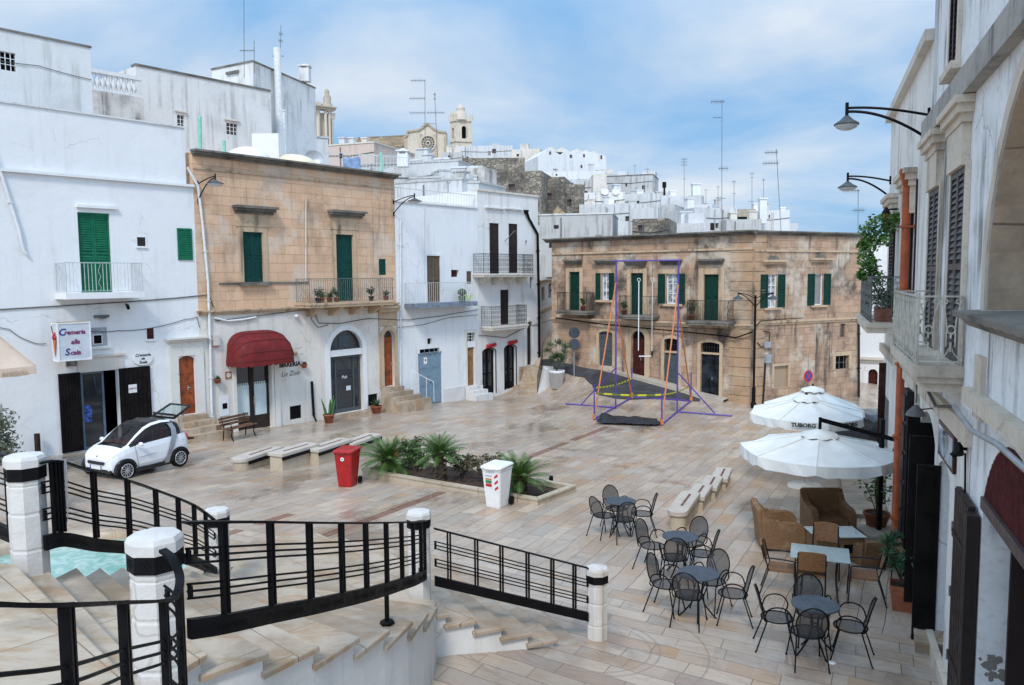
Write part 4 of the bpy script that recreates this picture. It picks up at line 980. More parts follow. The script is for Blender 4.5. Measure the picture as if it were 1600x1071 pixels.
b.build('baluster',M['plA2'],root)
fL=behind(fA,-8.2);x0=fL.at(214,150)[0];x1=fL.at(396,150)[0];za,zb_=fL.at(214,100)[1],fL.at(393,141)[1]
w1,w2=fL.rect(277,180,288,200),fL.rect(354,193,371,211)
zl=(za+zb_)/2
root=body('house','long grey weathered house wall with two small barred windows above the tan facade',fL,x0,x1+1.0,zl,7,M['plG'],[w1,w2],zg=9,zb=6,rev=.2)
grille(fL,root,w2,'white',3,3,rev=.2,back='brownpane');grille(fL,root,w1,'white',2,3,rev=.2,back='brownpane')
for w_ in(w1,w2):ledge(fL,root,w_[0]-.12,w_[1]+.12,w_[3]+.12,.07,.1,M['stPale'],steps=1)
b=MB();fL.box(b,x0-.03,x1+1.0,zl,zl+.1,-.4,.05);b.build('coping',M['stDark'],root)
pc=atY(395,100,fL.P(x1,0,0).y+.6);pl=atY(331,108,pc.y+1.6);prr=atY(492,128,pc.y+6.0)
fS1,fS2=Fr((pl.x,pl.y),(pc.x,pc.y)),Fr((pc.x,pc.y),(prr.x,prr.y))
zs=atY(395,97,pc.y).z
root=thing('stair_tower','tall grey white rooftop block with a white flue pipe, behind the tan facade','house',(pc.x,pc.y,9))
b=MB();
for fr in(fS1,fS2):front(b,fr,0,fr.L,6,zs,[])
pb=pl+(prr-pc);b.poly([V(pl.x,pl.y,zs),V(pc.x,pc.y,zs),V(prr.x,prr.y,zs),V(pb.x,pb.y,zs)])
b.poly([V(prr.x,prr.y,6),V(pb.x,pb.y,6),V(pb.x,pb.y,zs),V(prr.x,prr.y,zs)]);b.poly([V(pb.x,pb.y,6),V(pl.x,pl.y,6),V(pl.x,pl.y,zs),V(pb.x,pb.y,zs)]);b.build('wall',M['plG'],root)
b=MB();fS1.box(b,-.03,fS1.L,zs,zs+.09,-.3,.05);fS2.box(b,.05,fS2.L,zs,zs+.085,-.3,.05);b.build('coping',M['stDark'],root)
r=fS1.rect(355,112,374,116);b=MB();fS1.box(b,r[0],r[1],r[2],r[3],.002,.12);b.build('ledge',M['stDark'],root)
s0,z0=fS2.at(438,240,.3);zt_=fS2.at(438,78,.3)[1]
tag(MB().tube([fS2.P(s0,z0-1,.3),fS2.P(s0,zt_,.3)],.19,12).build('flue_pipe',M['pipew']),'tall white flue pipe rising against the grey rooftop block','flue')
s1,z1=fS2.at(444,230,.45);zt_=fS2.at(444,175,.45)[1]
tag(MB().tube([fS2.P(s1,z1-1,.45),fS2.P(s1,zt_,.45)],.13,10).tube([fS2.P(s1,zt_,.45),fS2.P(s1,zt_+.08,.45)],.17,10).build('flue_pipe',M['pipew']),'short white flue pipe with a dark cap beside the tall one','flue')
def chimney_pot(px,y0,y1,Y,w_,label,mat='plG',group='chimneys on the roofs'):
 p=atY(px,y1,Y);h=atY(px,y0,Y).z-p.z;root=thing('chimney',label,'chimney',p,group)
 b=MB();b.box((p.x,p.y,p.z+h*.25),(w_,w_,h*.5+.3));
 for dx in(-1,1):
  for dy in(-1,1):b.box((p.x+dx*w_*.38,p.y+dy*w_*.38,p.z+h*.64),(w_*.2,w_*.2,h*.3))
 b.build('stack',M[mat],root)
 b=MB();b.box((p.x,p.y,p.z+h*.82),(w_*1.25,w_*1.25,h*.08));b.lathe([(w_*.55,h*.86),(w_*.2,h*.97),(0,h)],p,4,math.pi/4,sm=False);b.build('cap',M[mat],root)
chimney_pot(477,100,124,prr.y-1.2,.55,'small white chimney with open arched cap on the grey rooftop block')
# --- B: tan stone facade above the bar
fB=Fr((-11.97,30.3),(-5.54,38.2));LB=fB.L
def rB(*r,o=0.0):return fB.rect(*r,o)
zB=10.05;zm=3.98
w1,w2,w3=rB(380,363,411,441),rB(525.5,367,552,471),rB(592,405,603,430)
d1,ar,d3=rB(370,566,424,672),rB(516,516,567,645),rB(599,516,616,604)
v1,v2=rB(453,634,471,655),rB(575,616,590,634)
rarc=(ar[1]-ar[0])/2
root=thing('bar_building','tan limestone house with dark green shutters over a white ground floor with maroon awning','house',(fB.P(LB/2,0).x,fB.P(LB/2,0).y,gz(fB.P(LB/2,0).x,fB.P(LB/2,0).y)))
b=MB();front(b,fB,0,LB,zm,zB,[w1,w2,w3]);shell(b,fB,0,LB,-3.5,zB,11);b.build('upper_wall',M['stB'],root)
aa=list(ar)+[rarc*.92];dd3=list(d3)+[(d3[1]-d3[0])*.5]
b=MB();front(b,fB,0,LB,-3.5,zm,[d1,tuple(aa),tuple(dd3),v1,v2],.3);b.build('lower_wall',M['plB'],root)
ledge(fB,root,0,LB,zB-.14,.22,.42,M['stDark'],steps=3)
ledge(fB,root,0,LB-.1,zB-.62,.07,.05,M['stTrim'],'moulding',1)
ledge(fB,root,0,LB,zm-.1,.2,.16,M['stTrim'],'string_course',3)
a_,z_=fB.at(400,440);ledge(fB,root,fB.at(342,440)[0],fB.at(482,437)[0],w1[2]-.08,.07,.05,M['stDark'],'sill_course',1)
for w_,lx in((w1,(362,428,323)),(w2,(511,566,330))):
 surround(fB,root,w_,.2,M['stTrim'],.04)
 l0,l1=fB.at(lx[0],lx[2]+6)[0],fB.at(lx[1],lx[2]+6)[0];zt_=fB.at((lx[0]+lx[1])/2,lx[2])[1]
 ledge(fB,root,l0+.1,l1-.1,zt_-.3,.3,.4,M['stDark'],'window_hood',3)
 b=MB();fB.box(b,w_[0]-.28,w_[1]+.28,w_[3]+.21,zt_-.3,.002,.06);b.build('frieze',M['stTrim'],root)
b=MB();fB.box(b,w1[0]-.26,w1[1]+.26,w1[2]-.14,w1[2]-.001,.052,.2);b.build('sill',M['stDark'],root)
shutters(fB,root,w1,M['dgreen'],-.1,2);shutters(fB,root,w2,M['dgreen'],-.1,2);shutters(fB,root,w3,M['dgreen'],-.06,1)
bx=fB.rect(484,434,614,472,.95)
bal=balcony(fB,root,bx[0],bx[1]-.02,w2[2],1.02,.95,M['stTrim'],M['greyiron'],'wave',.2,corbel=4,sp=.12,lip=1)
b=MB();a0,a1,z0,z1=d1;m=(a0+a1)/2
def glazed(fr,root,a0,a1,z0,z1,o,mat,fr_w=.09,mid=None,lower=.55,pane='curtain'):
 b=MB();fr.box(b,a0,a0+fr_w,z0,z1,o,o+.06);fr.box(b,a1-fr_w,a1,z0,z1,o,o+.06);fr.box(b,a0+fr_w,a1-fr_w,z1-fr_w,z1,o,o+.06);fr.box(b,a0+fr_w,a1-fr_w,z0,z0+lower,o,o+.05)
 d=b.build('door',mat,root);b=MB();b.poly([fr.P(a0,z0+lower,o+.01),fr.P(a1,z0+lower,o+.01),fr.P(a1,z1,o+.01),fr.P(a0,z1,o+.01)]);b.build('pane',M['glass'],d)
 return d
hz=z1-.62
for k in(0,1):
 x0,x1=(a0,m-.01)if k==0 else(m+.01,a1)
 d_=glazed(fB,root,x0,x1,z0,z1,-.22,M['dbrown'])
 b=MB();fB.box(b,x0+.1,x1-.1,z0+.56,hz-.32,-.205,-.2)
 n=7;w_=(x1-x0-.2)/n
 for j in range(n):fB.box(b,x0+.1+w_*j,x0+.1+w_*(j+.55),hz-.32,hz-.22,-.205,-.2)
 b.build('curtain',M['curtain'],d_)
 if k:b=MB();b.tube([fB.P(x0+.05,z0+1.0,-.14),fB.P(x0+.05,z0+1.35,-.14)],.02,6);b.build('handle',M['tanwood'],d_)
x1s=fB.at(436,620)[0]
for e0,e1,ee in((a1+.01,a1+.12,.06),(a1+.14,x1s,.09),(a0-.16,a0-.01,.05)):b=MB();fB.box(b,e0,e1,z0-.2,z1,.002,ee);b.build('jamb',M['stPale2'],root)
aw=.24
surround(fB,root,ar,aw,M['plA'],.04,rise=rarc*.92)
zsp=ar[3]-rarc*.92
b=MB();fB.box(b,ar[0]+.01,ar[1]-.01,zsp-.3,zsp-.02,-.22,-.02);b.build('transom',M['plA'],root)
ap=arcpts(ar[0],ar[1],zsp,ar[3],16)
b=MB();b.prism([fB.P(*p,-.24)for p in ap],fB.n*.02);lun=b.build('fanlight',M['glass'],root)
b=MB()
for k in range(16):b.bar(fB.P(*ap[k],-.19),fB.P(*ap[k+1],-.19),.06,.05)
r=fB.rect(529,527,547,546,-.2);fB.box(b,r[0],r[1],zsp+.06,zsp+.06+(r[3]-r[2]),-.215,-.19);b.build('frame',M['greydoor'],lun)
b=MB();
for x in(ar[0]+.08,ar[0]+.42,ar[1]-.42,ar[1]-.08):fB.box(b,x-.035,x+.035,ar[2],zsp-.3,-.22,-.16)
fB.box(b,ar[0]+.08,ar[1]-.08,ar[2],ar[2]+.18,-.215,-.165);fB.box(b,ar[0]+.08,ar[1]-.08,zsp-.42,zsp-.3,-.215,-.165)
f=b.build('door',M['greydoor'],root);b=MB();b.poly([fB.P(ar[0],ar[2],-.2),fB.P(ar[1],ar[2],-.2),fB.P(ar[1],zsp-.3,-.2),fB.P(ar[0],zsp-.3,-.2)]);b.build('pane',M['glass'],f)
r=rB(541,603,548,610,o=-.15);b=MB();fB.box(b,r[0],r[1],r[2],r[3],-.16,-.155);b.build('notice',M['curtain'],f)
r=fB.rect(533,587,543,592,-.15);text(f,'lettering','Pub',fB,(r[0]+r[1])/2,(r[2]+r[3])/2,-.155,.2,M['white'],shear=.2)
b=MB();fB.box(b,ar[0]-.3,ar[1]+.3,ar[2]-.2,ar[2]-.01,-.2,.35);b.build('doorstep',M['stStep'],root)
pp=rB(592,487,621,612);surround(fB,root,d3,.2,M['stTrim'],.07,rise=dd3[4])
b=MB();fB.box(b,pp[0],d3[0]-.2,d3[2],pp[3],.003,.05);fB.box(b,d3[1]+.2,min(pp[1],LB),d3[2],pp[3],.003,.05);fB.box(b,d3[0]-.2,d3[1]+.2,d3[3]+.2,pp[3],.003,.045);fB.box(b,pp[0]-.1,LB,pp[3],pp[3]+.16,.003,.2);fB.box(b,pp[0]-.18,LB,pp[3]+.16,pp[3]+.26,.003,.3);b.build('portal',M['stTrim'],root)
zs3=d3[3]-dd3[4]
door(fB,root,(d3[0],d3[1],d3[2],zs3),M['orange'],-.2,1,4);b=MB();b.prism([fB.P(*p,-.2)for p in arcpts(d3[0],d3[1],zs3+.01,d3[3])],fB.n*.02);b.build('fanlight',M['glass'],root)
b=MB()
for k in range(4):fB.box(b,d3[0]-.2-.05*k,d3[1]+.25+.28*k,-2.5,d3[2]-.2*k-.004,.06+(.4+.33*(k-1)-.06 if k else 0),.4+.33*k)
b.build('steps',M['stStep'],root)
b=MB();sx=d3[1]+.45
for k in range(4):b.bar(fB.P(sx+.25*k,d3[2]-.2*(k+1),.7+.25*k),fB.P(sx+.25*k,d3[2]-.2*(k+1)+.95,.7+.25*k),.02)
b.bar(fB.P(sx,d3[2]+.75,.7),fB.P(sx+.75,d3[2]+.15,1.45),.025);b.build('handrail',M['pipew'],root)
for v in(v1,v2):
 b=MB();fB.box(b,*v,-.08,-.05)
 for k in range(6):z=v[2]+(v[3]-v[2])*(k+.5)/6;fB.box(b,v[0]+.02,v[1]-.02,z-.02,z+.02,-.05,-.03)
 b.build('vent',M['black'],root)
r=rB(343,620,357,650);b=MB();fB.box(b,*r,.002,.03);f=b.build('meter_box',M['plA'],root);b=MB();c=((r[0]+r[1])/2,(r[2]+r[3])/2);fB.box(b,c[0]-.08,c[0]+.12,c[1]-.1,c[1]+.12,.03,.04);b.build('slot',M['dark'],f)
r=rB(352,581,361,592);b=MB();fB.box(b,*r,.002,.03);t_=tag(b.build('tile',M['terracotta']),'small square framed tile on the wall left of the bar door','tile');b=MB();b.lathe([(.0,0),(.001,0)],fB.P((r[0]+r[1])/2,(r[2]+r[3])/2,.03));
b=MB();c=((r[0]+r[1])/2,(r[2]+r[3])/2);b.prism([fB.P(c[0]+.1*math.cos(k*math.pi/6),c[1]+.1*math.sin(k*math.pi/6),.031)for k in range(12)],fB.n*.006);b.build('disc',M['stPale'],t_)
def awning():
 r0,r1=fB.at(375,572,1.0)[0],fB.at(466,562,1.0)[0]
 zt_=fB.at(405,517,.35)[1];out=1.0;zb=d1[3]+.13
 root=thing('awning','maroon barrel awning with scalloped valance over the bar door','awning',fB.P((r0+r1)/2,zb,.0))
 H=zt_-zb;rows=[];n=14
 prof=[(out*math.sin(math.pi/2*k/n),zb+H*math.cos(math.pi/2*k/n)**.8)for k in range(n+1)]
 bow=lambda t:max(0.0,1-abs(2*t-1)**4.2)**.36
 b=MB();m=32
 for o,z in prof:rows.append([fB.P(r0+(r1-r0)*j/m,zb+(z-zb)*bow(j/m),.02+o*(.55+.45*bow(j/m)))for j in range(m+1)])
 b.grid(rows)
 b.build('canopy',M['awning'],root)
 b=MB();k=60;dr=.22
 def val(p,q,n):
  top,bot=[],[]
  for i in range(n*6+1):
   f=i/(n*6);c=p.lerp(q,f);top.append(c);bot.append(c-V(0,0,dr-.07*(1-abs(math.sin(f*n*math.pi)))))
  b.grid([top,bot],sm=False)
 E=rows[-1];q=[fB.P(r0,zb,.02)]+E+[fB.P(r1,zb,.02)];L=0;top,bot=[],[]
 for i in range(len(q)):
  L+=(q[i]-q[i-1]).length if i else 0
 acc=0
 for i in range(len(q)-1):
  for k in range(4):
   c=q[i].lerp(q[i+1],k/4);a_=acc+(q[i+1]-q[i]).length*k/4;top.append(c);bot.append(c-V(0,0,dr-.07*(1-abs(math.sin(a_/L*15*math.pi)))))
  acc+=(q[i+1]-q[i]).length
 b.grid([top,bot],sm=False)
 b.build('valance',M['awning'],root)
 b=MB()
 for f in(.33,.62,.86,1.0):
  b.tube([p_+V(0,0,.006)for p_ in rows[int(f*n)][1:-1]],.014,5)
 b.build('rib',M['awningd'],root)
awning()
r=fB.at(453,570,.02);lt=text(None,'lettering','BIRRERIA',fB,r[0],r[1],.012,.27,M['black2'],bold=.008,rot=0.0);tag(lt,'black painted capital lettering on the white wall right of the awning','lettering')
r=fB.at(454,584,.02);lt=text(None,'lettering','Lo Zoo',fB,r[0],r[1],.012,.30,M['greyiron'],shear=.25);tag(lt,'thin grey handwritten lettering on the wall below the black capitals','lettering')
p=fB.at(459,548,.02);b=MB();b.bar(fB.P(p[0]-.12,p[1]+.05,.05),fB.P(p[0]+.25,p[1]+.12,.25),.02);b.lathe([(0,-.1),(.08,-.05),(.08,.05),(0,.1)],fB.P(p[0]+.02,p[1]-.12,.12),8);tag(b.build('lamp',M['rust']),'tiny rusty lantern at the right end of the maroon awning','lamp')
cable(fpx(fB,[(335,497),(356,502),(378,500),(400,496)],.06),.045,'pale conduit pipe above the maroon awning','pipew')
cable(fpx(fB,[(336,502),(400,494),(470,485),(490,485),(498,505),(530,506),(575,498),(622,500)],.05),.018,'dark cable bundle under the tan facade above the arched window')
cable(fpx(fB,[(488,480),(487,500),(497,512),(513,508)],.05),.016,'looped cable beside the balcony corbel')
pts=[fB.at(478,y,.04)for y in(310,440)];pipe(fB,root,pts,.03,M['stPale'],'conduit',.04,False)
p=fB.at(489,640,.06);b=MB();b.bar(fB.P(fB.at(486,596)[0],fB.at(486,596)[1],.06),fB.P(fB.at(489,650)[0],fB.at(489,650)[1],.06),.1,.06);b.bar(fB.P(fB.at(489,650)[0],fB.at(489,650)[1],.06),fB.P(fB.at(492,663)[0],fB.at(492,663)[1],.2),.06);tag(b.build('gutter_pipe',M['black']),'black cast pipe end standing against the white wall left of the arched window','pipe')
tag(MB().lathe([(0,-.08),(.1,-.05),(.1,.05),(0,.08)],fB.P(*fB.at(461,494),.1),10).build('lamp',M['pipew']),'small white round wall light under the tan facade','lamp')
pl_=thing('electric_box','small yellow grey meter box on the corner between the white and tan houses','meter box',fB.P(*fB.at(336,533),.02));b=MB();r=rB(331,524,341,540);fB.box(b,*r,.002,.14);b.build('case',M['stPale'],pl_);b=MB();fB.box(b,r[0],r[1],r[2]-.04,r[2]-.002,.002,.12);b.build('base',M['coneorange'],pl_)
a=fB.at(312,300)[0];wall_lamp(fB,.18,fB.at(316,288)[1],fB.at(318,315)[1],1.25,'swan neck lamp on the left corner of the tan stone facade',head=.3)
a=fB.at(619,330)[0];wall_lamp(fB,LB-.08,fB.at(618,316)[1],fB.at(618,335)[1],1.45,'swan neck lamp between the tan stone facade and the white house with blue doors',head=.34)
def mound(px,py,Y,rx,rz,mat,label):
 p=atY(px,py,Y);b=MB();b.lathe([(rx*math.cos(k*math.pi/16),rz*math.sin(k*math.pi/16))for k in range(9)],(p.x,p.y,p.z),20);return tag(b.build('dome',M[mat]),label,'roof dome')
mound(388,252,36.0,1.0,.62,'plA','low white vaulted roof behind the tan cornice');mound(458,262,39,1.2,.62,'creamroof','low cream vaulted roof behind the tan cornice')
tag(MB().box(((lambda p:(p.x,p.y,p.z+.1))(atY(420,240,38.5))),(1.25,1.0,1.5)).build('roof_hut',M['plA']),'small white box on the roof below the flue pipes','roof hut')
for px,y0,y1,Y,lb in((312,182,240,32.0,'tall pale green post standing on the roof at the left end of the tan facade'),(350,220,245,33.5,'short pale green post on the roof behind the tan cornice'),(598,238,285,39.5,'pale green post on the roof right of the blue tarpaulin')):
 p,q=atY(px,y1,Y),atY(px-(3 if px>500 else 0),y0,Y);tag(MB().bar(p-V(0,0,.6),q,.11).build('post',M['palegreen']),lb,'post')
p=atY(549,262,41);b=MB();rows=[[p+V(-.42+.84*i/8,.1*math.sin(i),-.1+.6*j/5+.05*math.sin(i*1.3+j))for i in range(9)]for j in range(6)];b.grid(rows);b.grid([[q+V(.02,.06,0)for q in r_]for r_ in rows]);tag(b.build('tarpaulin',M['tarp']),'light blue tarpaulin hung on the white roof railing','tarpaulin')
M_=None
# --- C1: white house with the blue doors
fC=Fr((-5.54,38.2),(-1.79,42.6));LC=fC.L
def rC(*r,o=0.0):return fC.rect(*r,o)
ws,wt,wd_,hole=rC(667,400,688,473),rC(729,424,737,444),rC(654,551,691,634),rC(705,422,717,433)
d2,g2,tr,h2=rC(730,543,742,603),rC(729,520,742,534),rC(656,545,687,553),rC(668,529,675,538)
zC=(fC.at(619,315)[1]+fC.at(747,327)[1])/2
root=body('house','white house with grey blue double doors and a slim white balcony',fC,0,LC,zC,9,M['plC'],[ws,wt,wd_,hole,d2,g2,tr,h2])
b=MB();fC.box(b,0,LC-.02,zC,zC+.08,-.25,.07);b.build('coping',M['plA2'],root)
b=MB();railbars(b,fC,.1,LC-.1,zC+.08,fC.at(680,299)[1],-.1,'plain',.2,.02);b.build('railing',M['galvw'],root)
shutters(fC,root,ws,M['brown'],-.08,2);shutters(fC,root,wt,M['brown'],-.08,1);surround(fC,root,ws,.12,M['plC'],.025)
darkhole(fC,root,hole,-.15,'redwood');grille(fC,root,tr,'blue',4,1,rev=.2);darkhole(fC,root,h2,-.15)
door(fC,root,wd_,M['blue'],-.12,2,3,hmat='black')
r=rC(662,559,667,569,o=-.05);b=MB();fC.box(b,*r,-.05,-.035);nt_=b.build('notice',M['white'],root);b=MB();c=((r[0]+r[1])/2,(r[2]*.4+r[3]*.6));fC.box(b,c[0]-.05,c[0]+.05,c[1]-.05,c[1]+.05,-.035,-.033);b.build('mark',M['txtred'],nt_)
surround(fC,root,(d2[0],d2[1],d2[2],g2[3]),.17,M['stPale2'],.04);door(fC,root,d2,M['tanwood'],-.16,1,3);grille(fC,root,g2,'white',3,3,rev=.2)
b=MB()
for k in range(3):fC.box(b,d2[0]-.2,d2[1]+.25+.12*k,-2.5,d2[2]-.2*k-.004,.045+(.305+.25*(k-1)if k else 0),.35+.25*k)
b.build('steps',M['plG'],root)
r=rC(692,606,725,640);b=MB();fC.box(b,r[0],r[1],-2,r[3],.002,.03);b.build('plinth',M['plG'],root)
bx=fC.rect(650,445,744,479,.8);balcony(fC,root,bx[0],bx[1],ws[2],1.0,.8,M['bluegrey'],M['galvw'],'plain',.22,sp=.13)
pipe(fC,root,[fC.at(626,y,.06)for y in(340,640)],.03,M['pipew']);pipe(fC,root,[fC.at(662,y,.05)for y in(320,440)],.02,M['pipew'],brackets=False)
cable(fpx(fC,[(620,500),(640,500),(690,494),(747,484)],.04),.016,'cable across the white house below its balcony');cable(fpx(fC,[(622,512),(660,508),(700,497),(747,492)],.04),.012,'second thin cable across the white house with blue doors')
b=MB();q=fC.P(fC.at(733,475,.4)[0],ws[2],.4)
for k in range(14):
 a=random.uniform(0,6.28);b.poly([q+V(.02*math.cos(a),.02*math.sin(a),0),q+V(.2*math.cos(a+.15),.2*math.sin(a+.15),.3),q+V(.22*math.cos(a),.22*math.sin(a),.38),q+V(.2*math.cos(a-.15),.2*math.sin(a-.15),.3)])
tag(b.build('potted_plant',M['lime']),'bright lime green plant on the slim white balcony','plant')
q=fC.P(fC.at(722,475,.4)[0],ws[2],.4);b=MB();b.lathe([(.16,0),(.2,.3),(.05,.32)],q,10);b.lathe([(0,.3),(.25,.4),(.2,.6),(0,.7)],q,8);tag(b.build('potted_plant',M['dkleaf']),'small dark shrub in a pot beside the lime plant on the slim balcony','plant')
# --- C2: white house with black balconies
fK=Fr((-1.79,42.6),(1.56,46.6));LK=fK.L
def rK(*r,o=0.0):return fK.rect(*r,o)
t1,t2,m1,s1=rK(765,349,780,428),rK(795,350,809,427),rK(782,453,795,507),rK(828,433,833,450)
b1,b2,a3,s2=rK(755,545,774,616),rK(789,540,806,608),rK(823,502,832,571),rK(821,376,824,384)
zK=(fK.at(750,298)[1]+fK.at(838,309)[1])/2
arK=lambda r,f=.5:tuple(r)+((r[1]-r[0])*f,)
root=body('house','cream white house with ornate black iron balconies and a dark corner downpipe',fK,0,LK,zK,10,M['plC2'],[t1,t2,m1,s1,arK(b1,.12),arK(b2,.12),arK(a3),s2])
b=MB();fK.box(b,-.02,LK+.06,zK,zK+.1,-.4,.08);b.build('coping',M['stPale'],root)
for t_ in(t1,t2):shutters(fK,root,t_,M['dbrown'],-.08,2);ledge(fK,root,t_[0]-.35,t_[1]+.3,t_[3]+.72,.12,.14,M['plC2'],steps=2)
shutters(fK,root,m1,M['dbrown'],-.08,2);darkhole(fK,root,s1);darkhole(fK,root,s2)
bx=fK.rect(757,400,833,429,.75);balcony(fK,root,bx[0]-.05,bx[1],t1[2],1.05,.75,M['stPale'],M['black'],'ornate',.18,corbel=4,lip=1)
bx=fK.rect(768,480,823,508,.75);balcony(fK,root,bx[0],bx[1],m1[2],1.05,.75,M['stPale'],M['black'],'ornate',.22,lip=1)
for d_ in(b1,b2):
 z1=d_[3]-.12*(d_[1]-d_[0]);surround(fK,root,d_,.07,M['black2'],.02,rise=.12*(d_[1]-d_[0]))
 gdr=glazed(fK,root,d_[0],d_[1],d_[2],d_[3]-.01,-.2,M['black'],.09,lower=.4)
 b=MB();m=(d_[0]+d_[1])/2;fK.box(b,m-.05,m+.05,d_[2],z1,-.19,-.13);fK.box(b,d_[0],d_[1],d_[2]+1.1,d_[2]+1.16,-.185,-.14);b.build('bar',M['black'],gdr)
zs=a3[3]-(a3[1]-a3[0])*.5;surround(fK,root,a3,.16,M['plC2'],.04,rise=(a3[1]-a3[0])*.5);b=MB();b.prism([fK.P(a3[0],a3[2],-.2)]+[fK.P(*p,-.2)for p in arcpts(a3[0],a3[1],zs,a3[3])]+[fK.P(a3[1],a3[2],-.2)],fK.n*.05);b.build('door',M['dbrown'],root)
for px,py in((767.5,539),(801,534)):
 p=fK.at(px,py,.05);b=MB();
 pts=[fK.P(p[0]-.42+.84*i/40,p[1]-.06+.07*i/40+.09*math.sin(i*1.55)*(1.0 if i%11 else 1.6),.07)for i in range(41)]
 b.tube(pts,.025,5);b.bar(fK.P(p[0]-.45,p[1]-.16,.07),fK.P(p[0]+.35,p[1]-.10,.07),.03);tag(b.build('shop_sign',M['signred']),'red script neon style sign over the '+('left' if px<790 else 'right')+' black shop door','sign','red script signs')
pipe(fK,root,[fK.at(x,y,.1)for x,y in((823,331),(826,341),(840,366),(842,470),(843,578))],.075,M['black'],o=.1);b=MB();p=fK.at(822,330,.1);b.lathe([(.07,-.2),(.16,0),(.17,.05),(.14,.05)],fK.P(p[0],p[1],.1),8);b.build('hopper',M['black'],root)
zt_=a3[2];n=8;T0,T1=V(1.2,45.3,0),V(.80,42.95,0);dd=(T1-T0)/n;sd=V(-dd.y,dd.x,0).normalized()*.53
g_=gz(.8,42.9);hh=(zt_-g_)/n
b=MB();b.prism([T0-sd+V(0,0,-3),T0+sd+V(0,0,-3),V(1.9,46.9,-3),V(.4,45.2,-3)],V(0,0,zt_+3-.004))
for k in range(n):b.prism([T0+dd*k-sd+V(0,0,-3),T0+dd*(k+1)-sd+V(0,0,-3),T0+dd*(k+1)+sd+V(0,0,-3),T0+dd*k+sd+V(0,0,-3)],V(0,0,3+zt_-hh*(k+1)))
b.build('steps',M['stStep'],root)
b=MB();e0,e1=T1+V(.56,.0,0),V(2.3,43.9,0);q0=T0+V(.56,-.1,0)
zl_=atY(868,576,43.9).z
b.v+=[tuple(p)for p in(e0+V(0,0,-3),e1+V(0,0,-3),e1+V(0,1.8,-3),q0+V(0,0,-3),V(e0.x,e0.y,g_+.12),V(e0.x,e0.y,0).lerp(V(e1.x,e1.y,0),.5)+V(0,0,zl_),V(e1.x,e1.y,zl_),V(e1.x,e1.y+1.8,zl_),V(q0.x,q0.y,zl_))]
b.f+=[(0,1,6,5,4),(1,2,7,6),(4,5,8),(5,6,7,8),(3,0,4,8),(2,3,8,7)];b.sm+=[False]*6
b.build('stair_wall',M['plA'],root)
b=MB();P0,P1=V(e0.x,e0.y,g_+.1),V(q0.x,q0.y,zl_)
for k in range(13):p=P0.lerp(P1,k/12);b.bar(p,p+V(0,0,.95),.018)
b.bar(P0+V(0,0,.95),P1+V(0,0,.95),.03);P2=V(e1.x-.1,e1.y+.3,zl_)
for k in range(9):p=P1.lerp(P2,k/8);b.bar(p,p+V(0,0,.95),.018)
b.bar(P1+V(0,0,.95),P2+V(0,0,.95),.03);b.build('handrail',M['iron'],root)
cable(fpx(fK,[(748,524),(790,528),(820,512),(842,506),(862,500)],.05),.02,'cable run across the cream white house above its shop doors')
b=MB();p=fK.at(790,368,.02);b.tube([fK.P(p[0]+.9*i/10-.1,p[1]-.35+.6*math.sin(i/10*2.4),.05+.3*math.sin(i/10*3))for i in range(11)],.02,5);tag(b.build('lamp',M['greyiron']),'thin curved lamp bracket between the tall dark shutters of the cream white house','lamp')
# --- street side house behind the corner
fS=Fr((1.62,46.9),(3.6,60))
q1,q2=fS.rect(846,449,851,470),fS.rect(857,444,861,466)
root=body('house','narrow beige house seen edge on in the street behind the dark downpipe',fS,0,fS.L,fS.at(852,440)[1],6,M['stPale'],[q1,q2],zg=.8)
for q in(q1,q2):darkhole(fS,root,q,-.15,'brownpane')
ledge(fS,root,0,fS.L,fS.at(852,487)[1],.25,.12,M['stTrim'],'string_course',2);ledge(fS,root,0,fS.L,fS.at(852,440)[1],.12,.2,M['stTrim'],steps=2)
q=fS.rect(848,535,853,575);b=MB();fS.box(b,q[0],q[1],-1,q[3],.01,.06);b.build('door',M['coneorange'],root)
wall_lamp(fS,6.5,fS.at(860,444)[1],fS.at(860,455)[1],1.1,'swan neck lamp sticking out of the narrow street beside the grimy stone house',head=.3)
# --- D: grimy tan corner building
fD=Fr((2.3,45.5),(11.5,37.8));fE2=Fr((11.5,37.8),(18.15,41.3));LD,LE=fD.L,fE2.L
def rD(*r,o=0.0):return fD.rect(*r,o)
zD=(fD.at(870,374)[1]+fD.at(1174,363)[1])/2
W=[rD(890,425,906,485),rD(940,427,952,469),rD(986,427,1005,492),rD(1041,428,1059,475),rD(1100,429,1123,501)]
low=[rD(936,518,957,572),rD(987,517,1008,588),rD(1038,529,1060,605),rD(1095,535,1124,624)]
rz=[.12,.5,.1,.08]
ops=W+[tuple(r)+((r[1]-r[0])*f,)for r,f in zip(low,rz)]
root=thing('corner_building','two storey grimy tan stone corner building with green shutters behind the purple frame','house',(11.5,37.8,gz(11.5,37.8)))
b=MB();front(b,fD,0,LD,-3,zD,ops,.25);
V2=[fE2.rect(1199,429,1214,481),fE2.rect(1272,428,1286,477),fE2.rect(1313,506,1321,527),fE2.rect(1305,556,1326,577),fE2.rect(1209,572,1231,606)]
front(b,fE2,0,LE,-3,zD,V2,.22)
bl=V(2.3,45.5,0)-fD.n*11;br_=V(18.15,41.3,0)-fE2.n*9
for p,q in((V(18.15,41.3,0),br_),(br_,bl),(bl,V(2.3,45.5,0))):L_=(q-p).length;b.poly([p+V(0,0,-3),q+V(0,0,-3),q+V(0,0,zD),p+V(0,0,zD)],uv=[(0,-3),(L_,-3),(L_,zD),(0,zD)])
